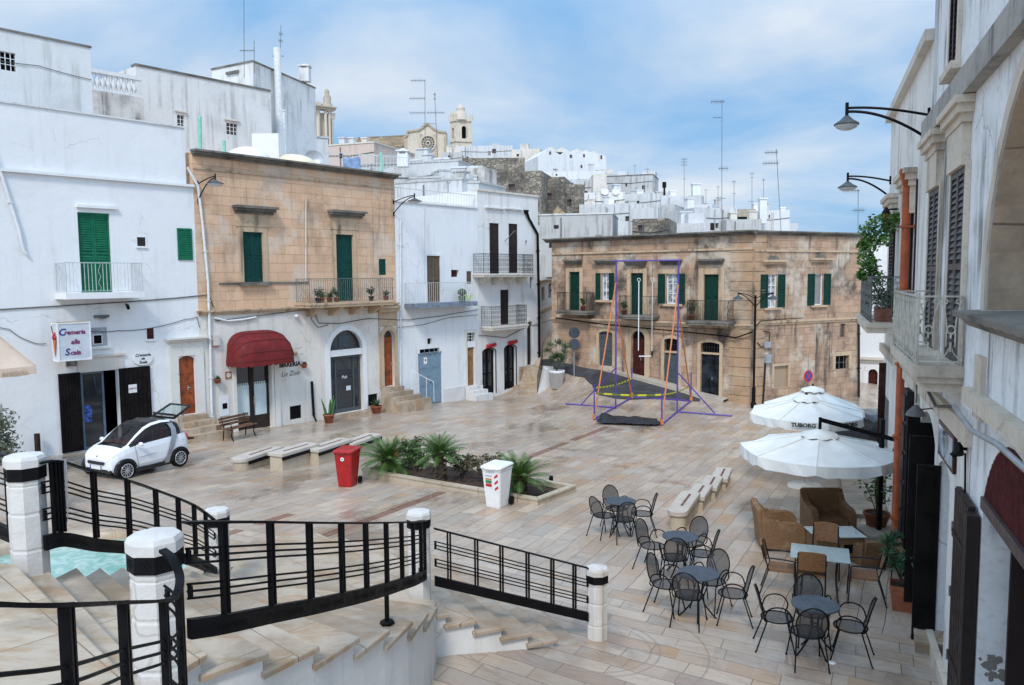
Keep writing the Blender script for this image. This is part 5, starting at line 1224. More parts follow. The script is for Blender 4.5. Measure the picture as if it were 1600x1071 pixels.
b.poly([V(2.3,45.5,zD-.02),V(11.5,37.8,zD-.02),V(18.15,41.3,zD-.02),br_+V(0,0,zD-.02),bl+V(0,0,zD-.02)],uv=[(0,0)]*5)
b.build('wall',M['stD'],root)
def eave(fr,a0,a1,z,h,pr,nm='cornice',mat='stDark',steps=3):
 b=MB()
 for k in range(steps):fr.box(b,a0,a1,z+h*k/steps+(.002 if k else 0),z+h*(k+1)/steps,.002-.3*(k==steps-1),pr*(k+1)/steps)
 return b.build(nm,M[mat],root)
eave(fD,-.35,LD+.12,zD-.16,.22,.42);eave(fE2,.0,LE+.15,zD-.157,.2,.25)
eave(fD,0,LD,zD-.85,.1,.08,'moulding','stTrim',1);eave(fE2,0,LE,zD-.95,.09,.06,'moulding','stTrim',1)
zs_=(fD.at(870,494)[1]+fD.at(1172,519)[1])/2;eave(fD,0,LD+.05,zs_-.1,.24,.16,'string_course','stTrim',3);eave(fE2,0,LE,fE2.at(1265,502)[1]-.1,.2,.12,'string_course','stTrim',2)
b=MB();q0=fD.at(1141,450)[0]
for k in range(18):fD.box(b,q0+.0,LD-.05,-1.0+k*.46,-1.0+k*.46+.43,.002,.035)
b.build('pilaster',M['stD2'],root)
b=MB()
for k in range(18):fE2.box(b,.05,.75,-1.0+k*.46,-1.0+k*.46+.43,.002,.035)
b.build('pilaster',M['stD2'],root)
for r,wdd in zip(W,(.22,.2,.22,.2,.3)):
 surround(fD,root,r,wdd,M['stTrim'],.05)
hood=[(883,911,407,412),(931,965,407,414),(977,1012,408,414),(1032,1067,407,414),(1091,1133,406,415)]
for h in hood:
 l0,l1,zt_=fD.at(h[0],h[2])[0],fD.at(h[1],h[2])[0],fD.at((h[0]+h[1])/2,h[2])[1];ledge(fD,root,l0+.1,l1-.1,zt_-.24,.28,.34,M['stDark'],'window_hood',3)
for k in(0,2,4):shutters(fD,root,W[k],M['ddgreen'],-.1,2)
for k in(1,3):
 r=W[k];window(fD,root,r,M['white'],-.16,2,3,'curtainglass');w_=(r[1]-r[0])*.62
 for a0,a1 in((r[0]-w_-.03,r[0]-.03),(r[1]+.03,r[1]+w_+.03)):b=MB();louvre(b,fD,a0,a1,r[2],r[3],.055);b.build('shutter',M['ddgreen'],root)
 b=MB();fD.box(b,r[0]-.3,r[1]+.3,r[2]-.12,r[2]-.002,.003,.16);b.build('sill',M['stTrim'],root)
for k,x in((0,(871,916)),(2,(967,1017)),(4,(1074,1137))):
 a0,a1=fD.at(x[0],480,.75)[0],fD.at(x[1],490,.75)[0];balcony(fD,root,a0,a1,W[k][2],1.0,.75,M['stDark'],M['iron'],'wave',.2,corbel=0,sp=.1,lip=1)
r=low[0];b=MB();louvre(b,fD,r[0],r[1],r[2],r[3]-.2,-.12);b.build('shutter',M['greydoor'],root);darkhole(fD,root,(r[0],r[1],r[3]-.2,r[3]),-.13,'greydoor','panel');surround(fD,root,r,.16,M['stTrim'],.04,rise=.12*(r[1]-r[0]))
r=low[1];zs=r[3]-.5*(r[1]-r[0]);surround(fD,root,r,.3,M['stTrim'],.07,rise=.5*(r[1]-r[0]));door(fD,root,(r[0],r[1],r[2],zs),M['redwood'],-.2,2,3)
b=MB();b.prism([fD.P(*p,-.2)for p in arcpts(r[0],r[1],zs,r[3])],fD.n*.03);f=b.build('fanlight',M['dark'],root);b=MB()
for k in range(1,6):a=math.pi*k/6;m=(r[0]+r[1])/2;R_=(r[1]-r[0])/2;b.bar(fD.P(m,zs,-.15),fD.P(m+R_*math.cos(a),zs+R_*math.sin(a),-.15),.025)
b.build('bars',M['iron'],f)
for k,mt in((2,'greydoor'),(3,'dbrown')):
 r=low[k];zs=r[2]+(r[3]-r[2])*(.74 if k==2 else .82)
 surround(fD,root,r,.18,M['stTrim'],.04,rise=rz[k]*(r[1]-r[0]))
 if k==2:b=MB();louvre(b,fD,r[0],r[1],r[2],zs-.12,-.14);b.build('shutter',M['greydoor'],root)
 else:door(fD,root,(r[0],r[1],r[2],zs-.05),M['bluedoor'],-.16,2,4)
 b=MB();fD.box(b,r[0],r[1],zs-.1,zs,-.2,-.02);b.build('lintel',M['stTrim'],root)
 grille(fD,root,(r[0],r[1],zs,r[3]),'iron',7,2,rev=.2)
 if k==3:pass
for k in(0,1):
 r=V2[k];window(fE2,root,r,M['white'],-.14,2 if k==0 else 1,3 if k==0 else 1,'curtainglass' if k==0 else 'greypane');w_=(r[1]-r[0])*.72
 for a0,a1 in((r[0]-w_-.03,r[0]-.02),(r[1]+.02,r[1]+w_+.03)):b=MB();louvre(b,fE2,a0,a1,r[2],r[3],.03);b.build('shutter',M['ddgreen'],root)
 b=MB();fE2.box(b,r[0]-.25,r[1]+.25,r[2]-.1,r[2]-.002,.003,.14);b.build('sill',M['stTrim'],root)
for h in((1191,1226,407,413),(1266,1298,404,411)):
 l0,l1,zt_=fE2.at(h[0],h[2])[0],fE2.at(h[1],h[2])[0],fE2.at((h[0]+h[1])/2,h[2])[1];ledge(fE2,root,l0,l1,zt_-.2,.22,.22,M['stTrim'],'window_hood',2);m=(l0+l1)/2
 b=MB();b.prism([fE2.P(m+.35*math.cos(math.pi*k/8),zt_+.02+.2*math.sin(math.pi*k/8),.003)for k in range(9)],fE2.n*.05);b.build('lunette',M['stDark'],root)
darkhole(fE2,root,V2[2],-.1,'brownpane');grille(fE2,root,V2[3],'greyiron',3,2,rev=.2);darkhole(fE2,root,V2[4],-.1,'blind');surround(fE2,root,V2[3],.2,M['stTrim'],.03);surround(fE2,root,V2[4],.12,M['stTrim'],.03)
pipe(fE2,root,[fE2.at(1342,y,.08)for y in(495,655)],.06,M['iron'],o=.08)
cable(fpx(fD,[(868,497),(950,508),(1060,518),(1120,524),(1150,528),(1176,519)],.2),.035,'thick black cable bundle sagging along the grimy stone corner building','black')
cable(fpx(fE2,[(1180,512),(1188,502),(1210,500),(1255,497)],.15),.02,'black cable on the right face of the corner building','black')
cable(fpx(fE2,[(1183,535),(1190,543),(1202,535),(1203,520),(1193,517)],.08),.02,'cable loop beside the corner lamp post','black')
for q,lb in(((1191,534,1201,543),'upper grey junction box beside the corner lamp post'),((1193,554,1201,567),'lower grey junction box beside the corner lamp post')):
 r=fE2.rect(*q);b=MB();fE2.box(b,*r,.01,.18);tag(b.build('junction_box',M['galv']),lb,'junction box','grey junction boxes')
cable(fpx(fE2,[(1196,566),(1194,600),(1192,634)],.08),.05,'grey conduit down to the ground beside the corner lamp post','iron')
p=fE2.at(1262,588,.15);sg=thing('road_sign','round blue and red no stopping sign on a pole behind the white parasols','road sign',fE2.P(p[0],gz(fE2.P(p[0],0,.5).x,fE2.P(p[0],0,.5).y),.5));
def disc(fr,a,z,o,r,th=.02,n=24):return MB().prism([fr.P(a+r*math.cos(2*math.pi*k/n),z+r*math.sin(2*math.pi*k/n),o)for k in range(n)],fr.n*th)
p=fE2.at(1262,588,.5);disc(fE2,p[0],p[1],.53,.30).build('rim',M['signred'],sg);disc(fE2,p[0],p[1],.551,.235,.004).build('disc',M['signblue2'],sg)
b=MB()
for s in(1,-1):b.obox(fE2.P(p[0],p[1],.556)+(fE2.u*s+V(0,0,1))*-.17-(fE2.u*s*-1+V(0,0,1))*.02,(fE2.u*s+V(0,0,1))*.34,(V(0,0,1)-fE2.u*s)*.04,fE2.n*.003)
b.build('cross',M['signred'],sg);b=MB();b.tube([wloc(sg)-V(0,0,.2),fE2.P(p[0],p[1]+.25,.5)],.03,8);b.build('pole',M['galv'],sg)
pb=gp(1178,637);pb=V(pb.x-.1,pb.y-.25,pb.z);zt_=atY(1180,480,pb.y).z
root=thing('lamp_post','tall black double armed lamp post at the corner of the grimy stone building','street lamp',pb)
b=MB();b.tube([pb-V(0,0,.3),pb+V(0,0,1.0)],.09,10);b.tube([pb+V(0,0,1.0),V(pb.x,pb.y,zt_+.55)],.055,10);b.lathe([(.13,0),(.13,.25),(.09,.32)],pb,10);b.build('pole',M['black'],root)
for s,ex in((-1,.78),(1,.78)):
 d=V(s*.96,-.28*s,0);b=MB();top=V(pb.x,pb.y,zt_)
 b.tube([top+d*(ex*t)+V(0,0,.62*math.sin(t*math.pi/2)-.0)for t in[k/10 for k in range(11)]],.022,6);b.tube([top+d*(ex*t)+V(0,0,.4+.25*math.sin(t*math.pi/2))for t in[k/10 for k in range(11)]],.018,6)
 c=top+d*ex+V(0,0,.48);b.tube([c+V(0,0,.2),c],.025,6);b.build('arm',M['black'],root)
 MB().lathe([(0,.06),(.05,.05),(.2,-.05),(.26,-.11),(.24,-.11)],c,16).build('lamp_shade',M['greydoor'],root);MB().lathe([(.235,-.1),(.15,-.16),(0,-.18)],c,16).build('lamp_glass',M['lampglass'],root)
p=gp(897,588);sg=thing('road_sign','pair of round road signs seen from behind on one grey pole at the street mouth','road sign',p);yy=p.y
zt1,zt2=atY(897,520,yy).z,atY(897,538,yy).z
MB().tube([p-V(0,0,.2),V(p.x,p.y,zt1+.3)],.035,8).build('pole',M['galv'],sg)
fX=Fr((p.x-1,p.y-.05),(p.x+1,p.y-.12))
for z in(zt1,zt2):disc(fX,1,z,.04,.31).build('plate',M['signback'],sg)
lo_=[(872,563),(884,567),(910,571.5),(934,576),(960,583.5),(985,591),(1012,598.5),(1037,605.5),(1070,614.5),(1094,622.5),(1130,630)]
b=MB();K0=[gp(*p)for p in lo_];rows=[]
for i,p in enumerate(K0):
 w_=fD.P((p-fD.p0).dot(fD.u),0,-.05);z=gz(p.x,p.y);n_=fD.n
 rows.append([V(p.x,p.y,z-.1),V(p.x,p.y,z+.13),V(p.x-n_.x*.14,p.y-n_.y*.14,z+.14),V(w_.x,w_.y,max(z+.16,gz(w_.x,w_.y)+.05))])
b.grid(rows,sm=False);b.build('pavement',M['kerb'],loc=(0,0,0),kind='structure')
# --- E: the right hand row of houses
kx=lambda y:1.85+.38*y
def yw(px):
 t=(px-800)/FPX;return 1.85/(t-.38)
fEn=Fr((kx(13.2),13.2),(kx(2.0),2.0));fEf=Fr((kx(20.3),20.3),(kx(13.2),13.2))
def zat(fr,px,py,o=0.0):return fr.at(px,py,o)[1]
SE=lambda y:(13.2-y)/(13.2-2.0)*fEn.L
SF=lambda y:(20.3-y)/(20.3-13.2)*fEf.L
zF=(zat(fEf,1450,52)+zat(fEf,1386,222))/2
w_far=fEf.rect(1415,325,1426,452);far_ops=[(w_far[0],w_far[1],4.2,6.6)]
w_far2=(SF(19.4),SF(18.4),4.2,6.45)
dA=(SF(15.9),SF(15.2),-.9,2.75);dB=(SF(14.0),SF(13.24),-.4,3.3,.25);dFar=(SF(19.9),SF(18.6),-.9,2.3)
root=body('house','white right hand house with the orange downpipe and a vine on its balcony',fEf,0,fEf.L,zF,9,M['plE2'],[far_ops[0],w_far2,dA,dB,dFar],rev=.35)
b=MB();fEf.box(b,-.1,fEf.L,zF-.02,zF+.16,-.4,.14);b.build('cornice',M['stPale'],root)
shutters(fEf,root,far_ops[0],M['dbrown'],.005,2);shutters(fEf,root,w_far2,M['dbrown'],.005,2)
def hood2(fr,root,a0,a1,z,h=.32,pr=.24):
 b=MB();fr.box(b,a0+.08,a1-.08,z-.5,z,.002,.1);fr.box(b,a0,a1,z+.002,z+h*.35,.002,pr*.55);fr.box(b,a0-.06,a1+.06,z+h*.35,z+h*.7,.002,pr*.8);fr.box(b,a0-.12,a1+.12,z+h*.7,z+h,.002,pr);return b.build('window_hood',M['stPale3'],root)
hood2(fEf,root,far_ops[0][0]-.35,far_ops[0][1]+.25,6.95);hood2(fEf,root,w_far2[0]-.3,w_far2[1]+.3,6.8)
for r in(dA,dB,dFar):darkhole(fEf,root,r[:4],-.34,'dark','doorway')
b=MB();fEf.box(b,dA[0]+.02,dA[1]-.02,-.8,2.5,-.1,-.05);b.build('door',M['ebrown'],root)
def leaf(fr,root,a,o0,o1,z0,z1,mat='ebrown',th=.05,panels=4):
 """door leaf opened at right angles to the wall"""
 b=MB();fr.box(b,a-th,a,z0,z1,o0,o1);h=(z1-z0)/panels
 for k in range(panels):fr.box(b,a+.001,a+.018,z0+h*k+.1,z0+h*(k+1)-.05,o0+.08,o1-.08)
 return b.build('door_leaf',M[mat],root)
b=MB();x0,x1=SF(14.55),SF(14.03);fEf.box(b,x0,x1,.45,3.22,.03,.12)
for k in range(5):fEf.box(b,x0+.1,x1-.08,.5+.54*k,.96+.54*k,.12,.15)
b.build('door_leaf',M['dbrown2'],root);leaf(fEf,root,SF(19.6),.0,.16,-1.0,3.1,'redwood2')
b=MB();fEf.box(b,0,fEf.L,3.35,3.55,.002,.12);b.build('string_course',M['stPale3'],root)
px_=SF(15.0);b=MB();zh=zat(fEf,1425,256,.15)
b.tube([fEf.P(px_,zh-.35,.14),fEf.P(px_,gz(kx(15.0),15.0)+.18,.14),fEf.P(px_+.02,gz(kx(15.0),15.0)+.06,.3),fEf.P(px_+.02,gz(kx(15.0),15.0)+.05,.4)],.075,10)
b.lathe([(.075,-.38),(.10,-.3),(.19,-.05),(.19,0.0),(.15,0)],fEf.P(px_,zh,.14),4,math.pi/4+math.atan2(fEf.u.y,fEf.u.x),sm=False)
for z in(.6,2.2,3.6,5.0,6.2):fEf.box(b,px_-.1,px_+.1,z-.02,z+.02,.002,.24)
tag(b.build('downpipe',M['pipeor']),'bright orange downpipe with funnel hopper on the right hand house','downpipe')
tag(MB().tube([fEf.P(SF(14.3),7.0,.05),fEf.P(SF(14.3),3.6,.05)],.02,6).build('cable',M['dbrown']),'thin brown pipe running up beside the orange downpipe','cable')
s0,s1=SF(19.8),SF(16.4);bal=balcony(fEf,root,s0,s1,4.3,.95,.62,M['stPale3'],M['greyiron'],'ornate',.22,lip=1)
pc=fEf.P(SF(17.0),4.3,.33);pot=thing('potted_plant','big bushy plant in a rectangular terracotta box on the far right balcony','plant',pc)
b=MB();b.obox(pc-fEf.u*.35-fEf.n*.14,fEf.u*.7,fEf.n*.28,V(0,0,.28));b.build('pot',M['terracotta'],pot)
def leafcloud(b,pts,n,spread,size,rnd,elong=1.0,hang=0.0):
 for _ in range(n):
  c,r_=rnd.choice(pts);d=V(rnd.gauss(0,1),rnd.gauss(0,1),rnd.gauss(0,1));d.normalize();c=Vector(c)+d*r_*rnd.random()**.45*spread
  s=size*rnd.uniform(.55,1.25);a=V(rnd.gauss(0,1),rnd.gauss(0,1),rnd.gauss(0,.7));a.normalize();t=a.cross(V(rnd.gauss(0,1),rnd.gauss(0,1),rnd.gauss(0,1)))
  if t.length<.05:continue
  t.normalize();a=a*elong;b.poly([c-a*s,c-a*s*.1+t*s*.42,c+a*s,c-a*s*.1-t*s*.42])
rnd=random.Random(3)
b=MB();leafcloud(b,[(pc+V(0,0,.55),.38),(pc+fEf.u*-.2+V(0,0,.45),.3),(pc+fEf.u*.25+V(0,0,.5),.3)],420,1,.06,rnd);b.build('foliage',M['dkleaf2'],pot)
vr=thing('climbing_plant','tall leafy vine rising from the far right balcony above the railing','plant',fEf.P(SF(17.6),4.3,.3))
stem=[]
for(px,py,Y)in((1383,478,17.9),(1362,440,18.0),(1357,405,18.0),(1362,380,17.9),(1375,358,17.8),(1392,346,17.7)):stem.append(atY(px,py,Y))
b=MB();b.tube(stem,.03,6,r2=.012);b.build('stem',M['bark'],vr)
blobs=[(atY(px,py,Y),r_)for px,py,Y,r_ in((1392,350,17.8,.26),(1372,350,17.9,.3),(1356,360,18.0,.26),(1380,372,17.8,.26),(1360,380,18.0,.3),(1350,385,18.1,.18),(1353,405,18.0,.27),(1362,412,17.9,.24),(1355,428,18.1,.26),(1370,434,17.9,.26),(1345,430,18.1,.12),(1400,340,17.6,.16))]
b=MB();leafcloud(b,blobs,1600,.82,.065,rnd);b.build('foliage',M['vine'],vr)
for sy,nm in((13.35,'larger, nearer swan neck lamp on the right hand house row'),(19.9,'smaller, farther swan neck lamp on the right hand house row')):
 fr,s_=(fEf,SF(sy))if sy>13.2 else(fEn,SE(sy));zt_=zat(fr,1445 if sy<15 else 1384,190 if sy<15 else 292);zb_=zat(fr,1441 if sy<15 else 1383,232 if sy<15 else 318)
 wall_lamp(fr,s_,zt_,zb_,1.28 if sy<15 else 1.0,nm,head=.2 if sy<15 else .23,tilt=V(-.95,.3,0))
p=fEf.P(SF(17.9),6.6,.25);ln=thing('lantern','old black wall lantern with amber glass below the farther swan neck lamp','lamp',p)
b=MB();b.lathe([(.03,.2),(.1,.08),(.11,.06)],p,6);b.lathe([(.06,-.2),(.0,-.24)],p,6);b.bar(p+V(0,0,.15),fEf.P(SF(17.9),6.75,0),.03);
for k in range(6):a=k*math.pi/3;b.bar(p+V(.1*math.cos(a),.1*math.sin(a),.06),p+V(.06*math.cos(a),.06*math.sin(a),-.2),.012)
b.build('frame',M['black'],ln);MB().lathe([(.09,.06),(.055,-.2)],p,6).build('lamp_glass',M['amber'],ln)
# ---- near house: tall streaked wall, arch, shuttered doors
zT=10.7
Wn1,Wn2=(SE(12.75),SE(11.75),4.2,zat(fEn,1466,295)),(SE(10.75),SE(9.75),4.2,zat(fEn,1500,268));Wu=(SE(11.35),SE(10.75),8.1,10.4)
yA0,yA1=8.45,4.3
zl0=fEn.at(1520,492,.26)[1];arch=(SE(yA0),SE(yA1),zl0,7.32,(7.32-5.55))
o1=(SE(13.16),SE(11.5),-.3,3.15,.35);o2=(SE(11.1),SE(10.2),-.5,2.75,.12);q3=fEn.at(1537,775);q4=fEn.at(1566,696);zsp=q3[1];o3=(q3[0],q3[0]+2.5,.6,q4[1]+.06,q4[1]+.06-zsp)
root=body('house','tall streaked white house at the right with stone arch and dark plank doors',fEn,0,fEn.L,zT,9,M['plE'],[Wn1,Wn2,Wu,arch,o1,o2,o3],rev=.42)
b=MB();fEn.box(b,-.02,fEn.L,7.45,7.78,.002,.14);b.build('cornice',M['stDark2'],root)
b=MB();fEn.box(b,-.01,SE(8.9),3.35,3.6,.002,.08);fEn.box(b,SE(8.9),fEn.L,3.88,4.05,.002,.13);b.build('string_course',M['stPale3'],root)
b=MB();front(b,fEn,SE(13.19),SE(8.95),-1.0,3.35,[o1,o2],.01,o=.006);b.build('lower_plaster',M['plE2'],root)
for w_ in(Wn1,Wn2):
 shutters(fEn,root,w_,M['greybrown'],.006,2);hood2(fEn,root,w_[0]-.12,w_[1]+.12,w_[3]+.5,.3,.22);b=MB();fEn.box(b,w_[0]-.14,w_[0]-.005,w_[2],w_[3]+.05,.002,.05);fEn.box(b,w_[1]+.005,w_[1]+.14,w_[2],w_[3]+.05,.002,.05);b.build('surround',M['stPale3'],root)
shutters(fEn,root,Wu,M['dbrown'],.006,2);surround(fEn,root,Wu,.12,M['stPale3'],.05,sill=.1)
ring=MB();n=12;ip=arcpts(arch[0],arch[1],5.55,7.32,n);ep=arcpts(arch[0]-.18,arch[1]+.18,5.55,7.5,n)
for k in range(n):ring.prism([fEn.P(*ip[k],.003),fEn.P(*ep[k],.003),fEn.P(*ep[k+1],.003),fEn.P(*ip[k+1],.003)],fEn.n*.03)
fEn.box(ring,arch[0]-.18,arch[0],zl0,5.55,.003,.033)
ring.build('surround',M['stPale3'],root)
jm=MB();m_=.41;ipo=[(arch[0]+.002,zl0+.01)]+[(p[0]+(.003 if p[0]<(arch[0]+arch[1])/2 else-.003),p[1]-.003)for p in ip]+[(arch[1]-.002,zl0+.01)]
for k in range(len(ipo)-1):
 p,q=ipo[k],ipo[k+1];L0=k*.3
 jm.poly([fEn.P(*p,-.002),fEn.P(*q,-.002),fEn.P(*q,-.415),fEn.P(*p,-.415)],uv=[(0,L0),(0,L0+.3),(.42,L0+.3),(.42,L0)])
jm.build('arch_lining',M['stLin'],root)
b=MB();b.poly([fEn.P(arch[0],zl0,-.418),fEn.P(arch[1],zl0,-.418),fEn.P(arch[1],7.33,-.418),fEn.P(arch[0],7.33,-.418)]);b.build('arch_panel',M['plE3'],root)
b=MB();fEn.box(b,arch[0]+.32,arch[1]-.3,zl0+.02,6.1,-.417,-.33);b.build('parapet_panel',M['greyplain'],root)
b=MB();rows=[]
for k in range(40):
 a=arch[0]-.32+(arch[1]-arch[0]+.5)*k/39;j=.016*math.sin(k*1.9)+.012*math.sin(k*4.3)
 rows.append([fEn.P(a,zl0+-0.18,.004),fEn.P(a,zl0+-0.17,.12),fEn.P(a,zl0+-0.09,.2+j),fEn.P(a,zl0+-0.07,.27+j),fEn.P(a,zl0+-0.005,.28+j),fEn.P(a,zl0+0.005,.004),fEn.P(a,zl0+0.005,-.41)])
b.grid(rows,sm=False);b.poly(rows[0]);b.poly(rows[-1][::-1]);b.build('sill',M['stDark'],root)
b=MB();fEn.box(b,SE(8.72),SE(8.35),3.75,4.44,.002,.05);b.build('pilaster',M['stPale3'],root)
s0,s1=SE(12.4),SE(9.6)
def fancy(b,fr,a0,a1,z0,z1,o):
 n=max(1,round((a1-a0)/.26));b.bar(fr.P(a0,z1,o),fr.P(a1,z1,o),.045,.02);b.bar(fr.P(a0,z0+.05,o),fr.P(a1,z0+.05,o),.03,.015)
 w=(a1-a0)/n;h=z1-z0
 for i in range(n+1):b.bar(fr.P(a0+w*i,z0,o),fr.P(a0+w*i,z1,o),.016)
 for i in range(n):
  x=a0+w*i;m=x+w/2
  for s in(-1,1):
   b.tube([fr.P(m+s*w*(.46-.38*math.sin(t*math.pi/2)),z0+.07+h*.17*t,o)for t in[k/6 for k in range(7)]],.009,5)
   b.tube([fr.P(m+s*w*.2,z0+.09+h*.17+h*.26*t,o)for t in(0,.5,1)],.009,5)
   b.tube([fr.P(m+s*w*(.2+.2*t*t),z0+h*.55+h*.34*t,o)for t in[k/6 for k in range(7)]],.009,5)
   scroll(b,fr,(m+s*w*.33,z1-.06),.035,o,n=8,th=.008)
  b.tube([fr.P(m+.045*math.cos(t),z0+h*.52+.05*math.sin(t),o)for t in[k*math.pi/5 for k in range(11)]],.011,5)
  b.tube([fr.P(m,z0+h*.2,o),fr.P(m,z0+h*.34,o)],.014,5);b.tube([fr.P(m,z0+h*.4,o),fr.P(m,z0+h*.48,o)],.012,5)
  b.lathe([(0,-.03),(.03,0),(0,.03)],fr.P(x,z0+.08,o),6)
b=MB();fEn.box(b,s0-.06,s1+.06,4.06,4.2,.003,.56);fEn.box(b,s0-.02,s1+.02,3.98,4.055,.003,.5);fEn.box(b,s0+.03,s1-.03,3.87,3.975,.003,.43);bs=b.build('balcony',M['stPale3'],root)
b=MB();fancy(b,fEn,s0,s1,4.2,5.05,.52)
for x in(s0,s1):
 sd=Fr((0,0),(1,0));sd.p0=fEn.P(x,0,0);sd.u=fEn.n;sd.n=fEn.u;fancy(b,sd,.03,.52,4.2,5.05,0)
for x in(s0,s1):b.bar(fEn.P(x,4.2,.52),fEn.P(x,5.09,.52),.03)
b.build('railing',M['cream'],bs)
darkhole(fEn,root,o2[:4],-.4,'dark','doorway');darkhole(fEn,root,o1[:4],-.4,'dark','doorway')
leaf(fEn,root,SE(13.13),-.3,.2,.15,3.0,'black2');leaf(fEn,root,SE(11.9),-.02,.3,.22,2.85,'black2');leaf(fEn,root,o2[0]+.03,-.02,.28,-.1,2.6,'black2')
b=MB();a0,a1=fEn.at(1492,900,.06)[0],o3[0]-.22;fEn.box(b,a0,a1,.3,2.8,.03,.09)
for k in range(6):w_=(a1-a0)/6;fEn.box(b,a0+w_*k+.01,a0+w_*(k+1)-.01,.32,2.78,.09,.1)
fEn.box(b,a0,a1,.7,.78,.1,.115);fEn.box(b,a0,a1,2.2,2.28,.1,.115);b.build('door_leaf',M['ebrown'],root)
b=MB();fEn.box(b,a1+.005,o3[0]-.03,.3,2.75,.02,.14);b.build('door_edge',M['dbrown'],root)
for z in(.7,1.5,2.3):b=MB();b.tube([fEn.P(a0-.02,z-.06,.1),fEn.P(a0-.02,z+.06,.1)],.02,6);b.build('hinge',M['greyiron'],root)
fan=MB();pts=arcpts(o3[0],o3[1],zsp,o3[3],20)
fan.prism([fEn.P(*p,-.06)for p in pts],fEn.n*.02)
for k in range(21):fan.bar(fEn.P(*pts[k],-.03),fEn.P(*pts[min(k+1,20)],-.03),.05,.05)
N=30
for k in range(1,N):
 x=o3[0]+(o3[1]-o3[0])*k/N;top=zsp
 for i in range(20):
  if pts[i][0]<=x<=pts[i+1][0]:top=pts[i][1]+(pts[i+1][1]-pts[i][1])*(x-pts[i][0])/(pts[i+1][0]-pts[i][0])
 fan.bar(fEn.P(x,zsp,-.02),fEn.P(x,top,-.02),.032)
fan.build('fanlight',M['fanred'],root)
b=MB();fEn.box(b,o3[0]+.004,o3[1]-.004,zsp-.13,zsp-.004,-.12,.03);b.build('transom',M['transom'],root)
ld=fEn.at(1582,960,-.1)[0];b=MB();fEn.box(b,ld,ld+.05,.62,zsp-.14,-.42,-.06)
for k in range(4):fEn.box(b,ld-.012,ld,.7+.48*k,1.1+.48*k,-.38,-.1)
b.build('door_leaf',M['ebrown'],root);b=MB();fEn.box(b,ld+.1,o3[1]-.02,.62,zsp-.14,-.30,-.25)
for k in range(7):x=ld+.1+k*.2;fEn.box(b,x,x+.18,.64,zsp-.16,-.25,-.235)
b.build('door_leaf',M['ebrown'],root)
b=MB();fEn.box(b,o3[0]+.01,o3[1],-.5,.595,-.6,.03);b.build('threshold',M['stStep'],root)
b=MB();fEn.box(b,0,SE(9.45),-1,.2,.008,.1);b.build('plinth',M['stPale3'],root)
b=MB();rr=random.Random(5)
for k in range(26):
 c=V(rr.gauss(0,.06),rr.gauss(0,.09));n=8;r_=rr.uniform(.02,.05)
 b.prism([fEn.P(o3[0]+.001,1.12,-.19)+fEn.n*(c.x+r_*rr.uniform(.6,1.2)*math.cos(t))+V(0,0,c.y+r_*rr.uniform(.6,1.2)*math.sin(t))for t in[q*2*math.pi/n for q in range(n)]],fEn.u*(.002+k*.0001))
b.build('bare_patch',M['render'],root)
pf=(SE(10.95),SE(9.75),zat(fEn,1493,735),zat(fEn,1493,660));pic=thing('picture_frame','framed poster behind glass on the wall under the cream balcony','picture',fEn.P((pf[0]+pf[1])/2,2.86,.02))
z0,z1=2.82,3.30;b=MB();fEn.box(b,pf[0],pf[1],z0,z1,.01,.05);b.build('frame',M['redwood'],pic);b=MB();fEn.box(b,pf[0]+.06,pf[1]-.06,z0+.05,z1-.05,.05,.055);b.build('poster',M['poster'],pic)
b=MB();q=fEn.P(SE(11.3),3.3,0);b.tube([q+V(0,0,.5)+fEn.n*.3,q+V(0,0,.15)+fEn.n*.3],.012,5);b.lathe([(.03,.12),(.12,.02),(.14,-.03)],q+fEn.n*.3,10);b.tube([q+V(0,0,.1),q+V(0,0,.05)+fEn.n*.3],.012,5);tag(b.build('lamp',M['greyiron']),'small iron lamp hanging below the cream balcony','lamp')
q=fEn.P(SE(9.15),3.28,0);b=MB();b.tube([q,q+fEn.n*.12],.02,6);b.tube([q+fEn.n*.1+V(0,0,.05),q+fEn.n*.1+fEn.u*.1+V(0,0,-.05)],.05,8);b.tube([q+fEn.n*.16+V(0,0,-.1),q+fEn.n*.08+V(0,0,-.02)],.04,8);tag(b.build('floodlight',M['black']),'pair of small black spotlights near the red fanlight','lamp')
cable([fEn.P(SE(9.5),3.72,.1),fEn.P(SE(8.35),3.66,.12),fEn.P(SE(7.0),3.8,.15),fEn.P(SE(5.0),3.82,.15)],.03,'grey conduit along the ledge above the red fanlight','galv')
cable([fEn.P(SE(12.0),3.6,.1),fEn.P(SE(10.8),3.5,.12),fEn.P(SE(9.6),3.7,.1)],.02,'frayed cables under the cream balcony');cable([fEn.P(SE(9.05),3.25,.04),fEn.P(SE(9.02),2.75,.03),fEn.P(SE(9.0),2.3,.02)],.012,'thin black wire hanging beside the red fanlight','black')
sb=[gp(1478,1022),gp(1428,1012),gp(1421,968)]
def slabthing(px4,h,mat,label,name,cat):
 q=[gp(*p)for p in px4];zt_=max(p.z for p in q)+h;b=MB()
 top=[V(p.x,p.y,zt_)for p in q];b.prism([V(p.x,p.y,zt_-.04)for p in q],V(0,0,.04));c=sum(top,V(0,0,0))/len(q)
 b.prism([V(c.x+(p.x-c.x)*.97,c.y+(p.y-c.y)*.97,zt_-.5)for p in q],V(0,0,.46));return tag(b.build(name,M[mat]),label,cat)
slabthing([(1429,1021),(1487,1026),(1484,970),(1424,972)],.16,'stStep','low cream stone doorstep in front of the dark plank doors','doorstep','step')
slabthing([(1422,905),(1462,918),(1455,870),(1428,862)],.12,'stStep','narrow stone doorstep behind the square terracotta planter','doorstep','step')
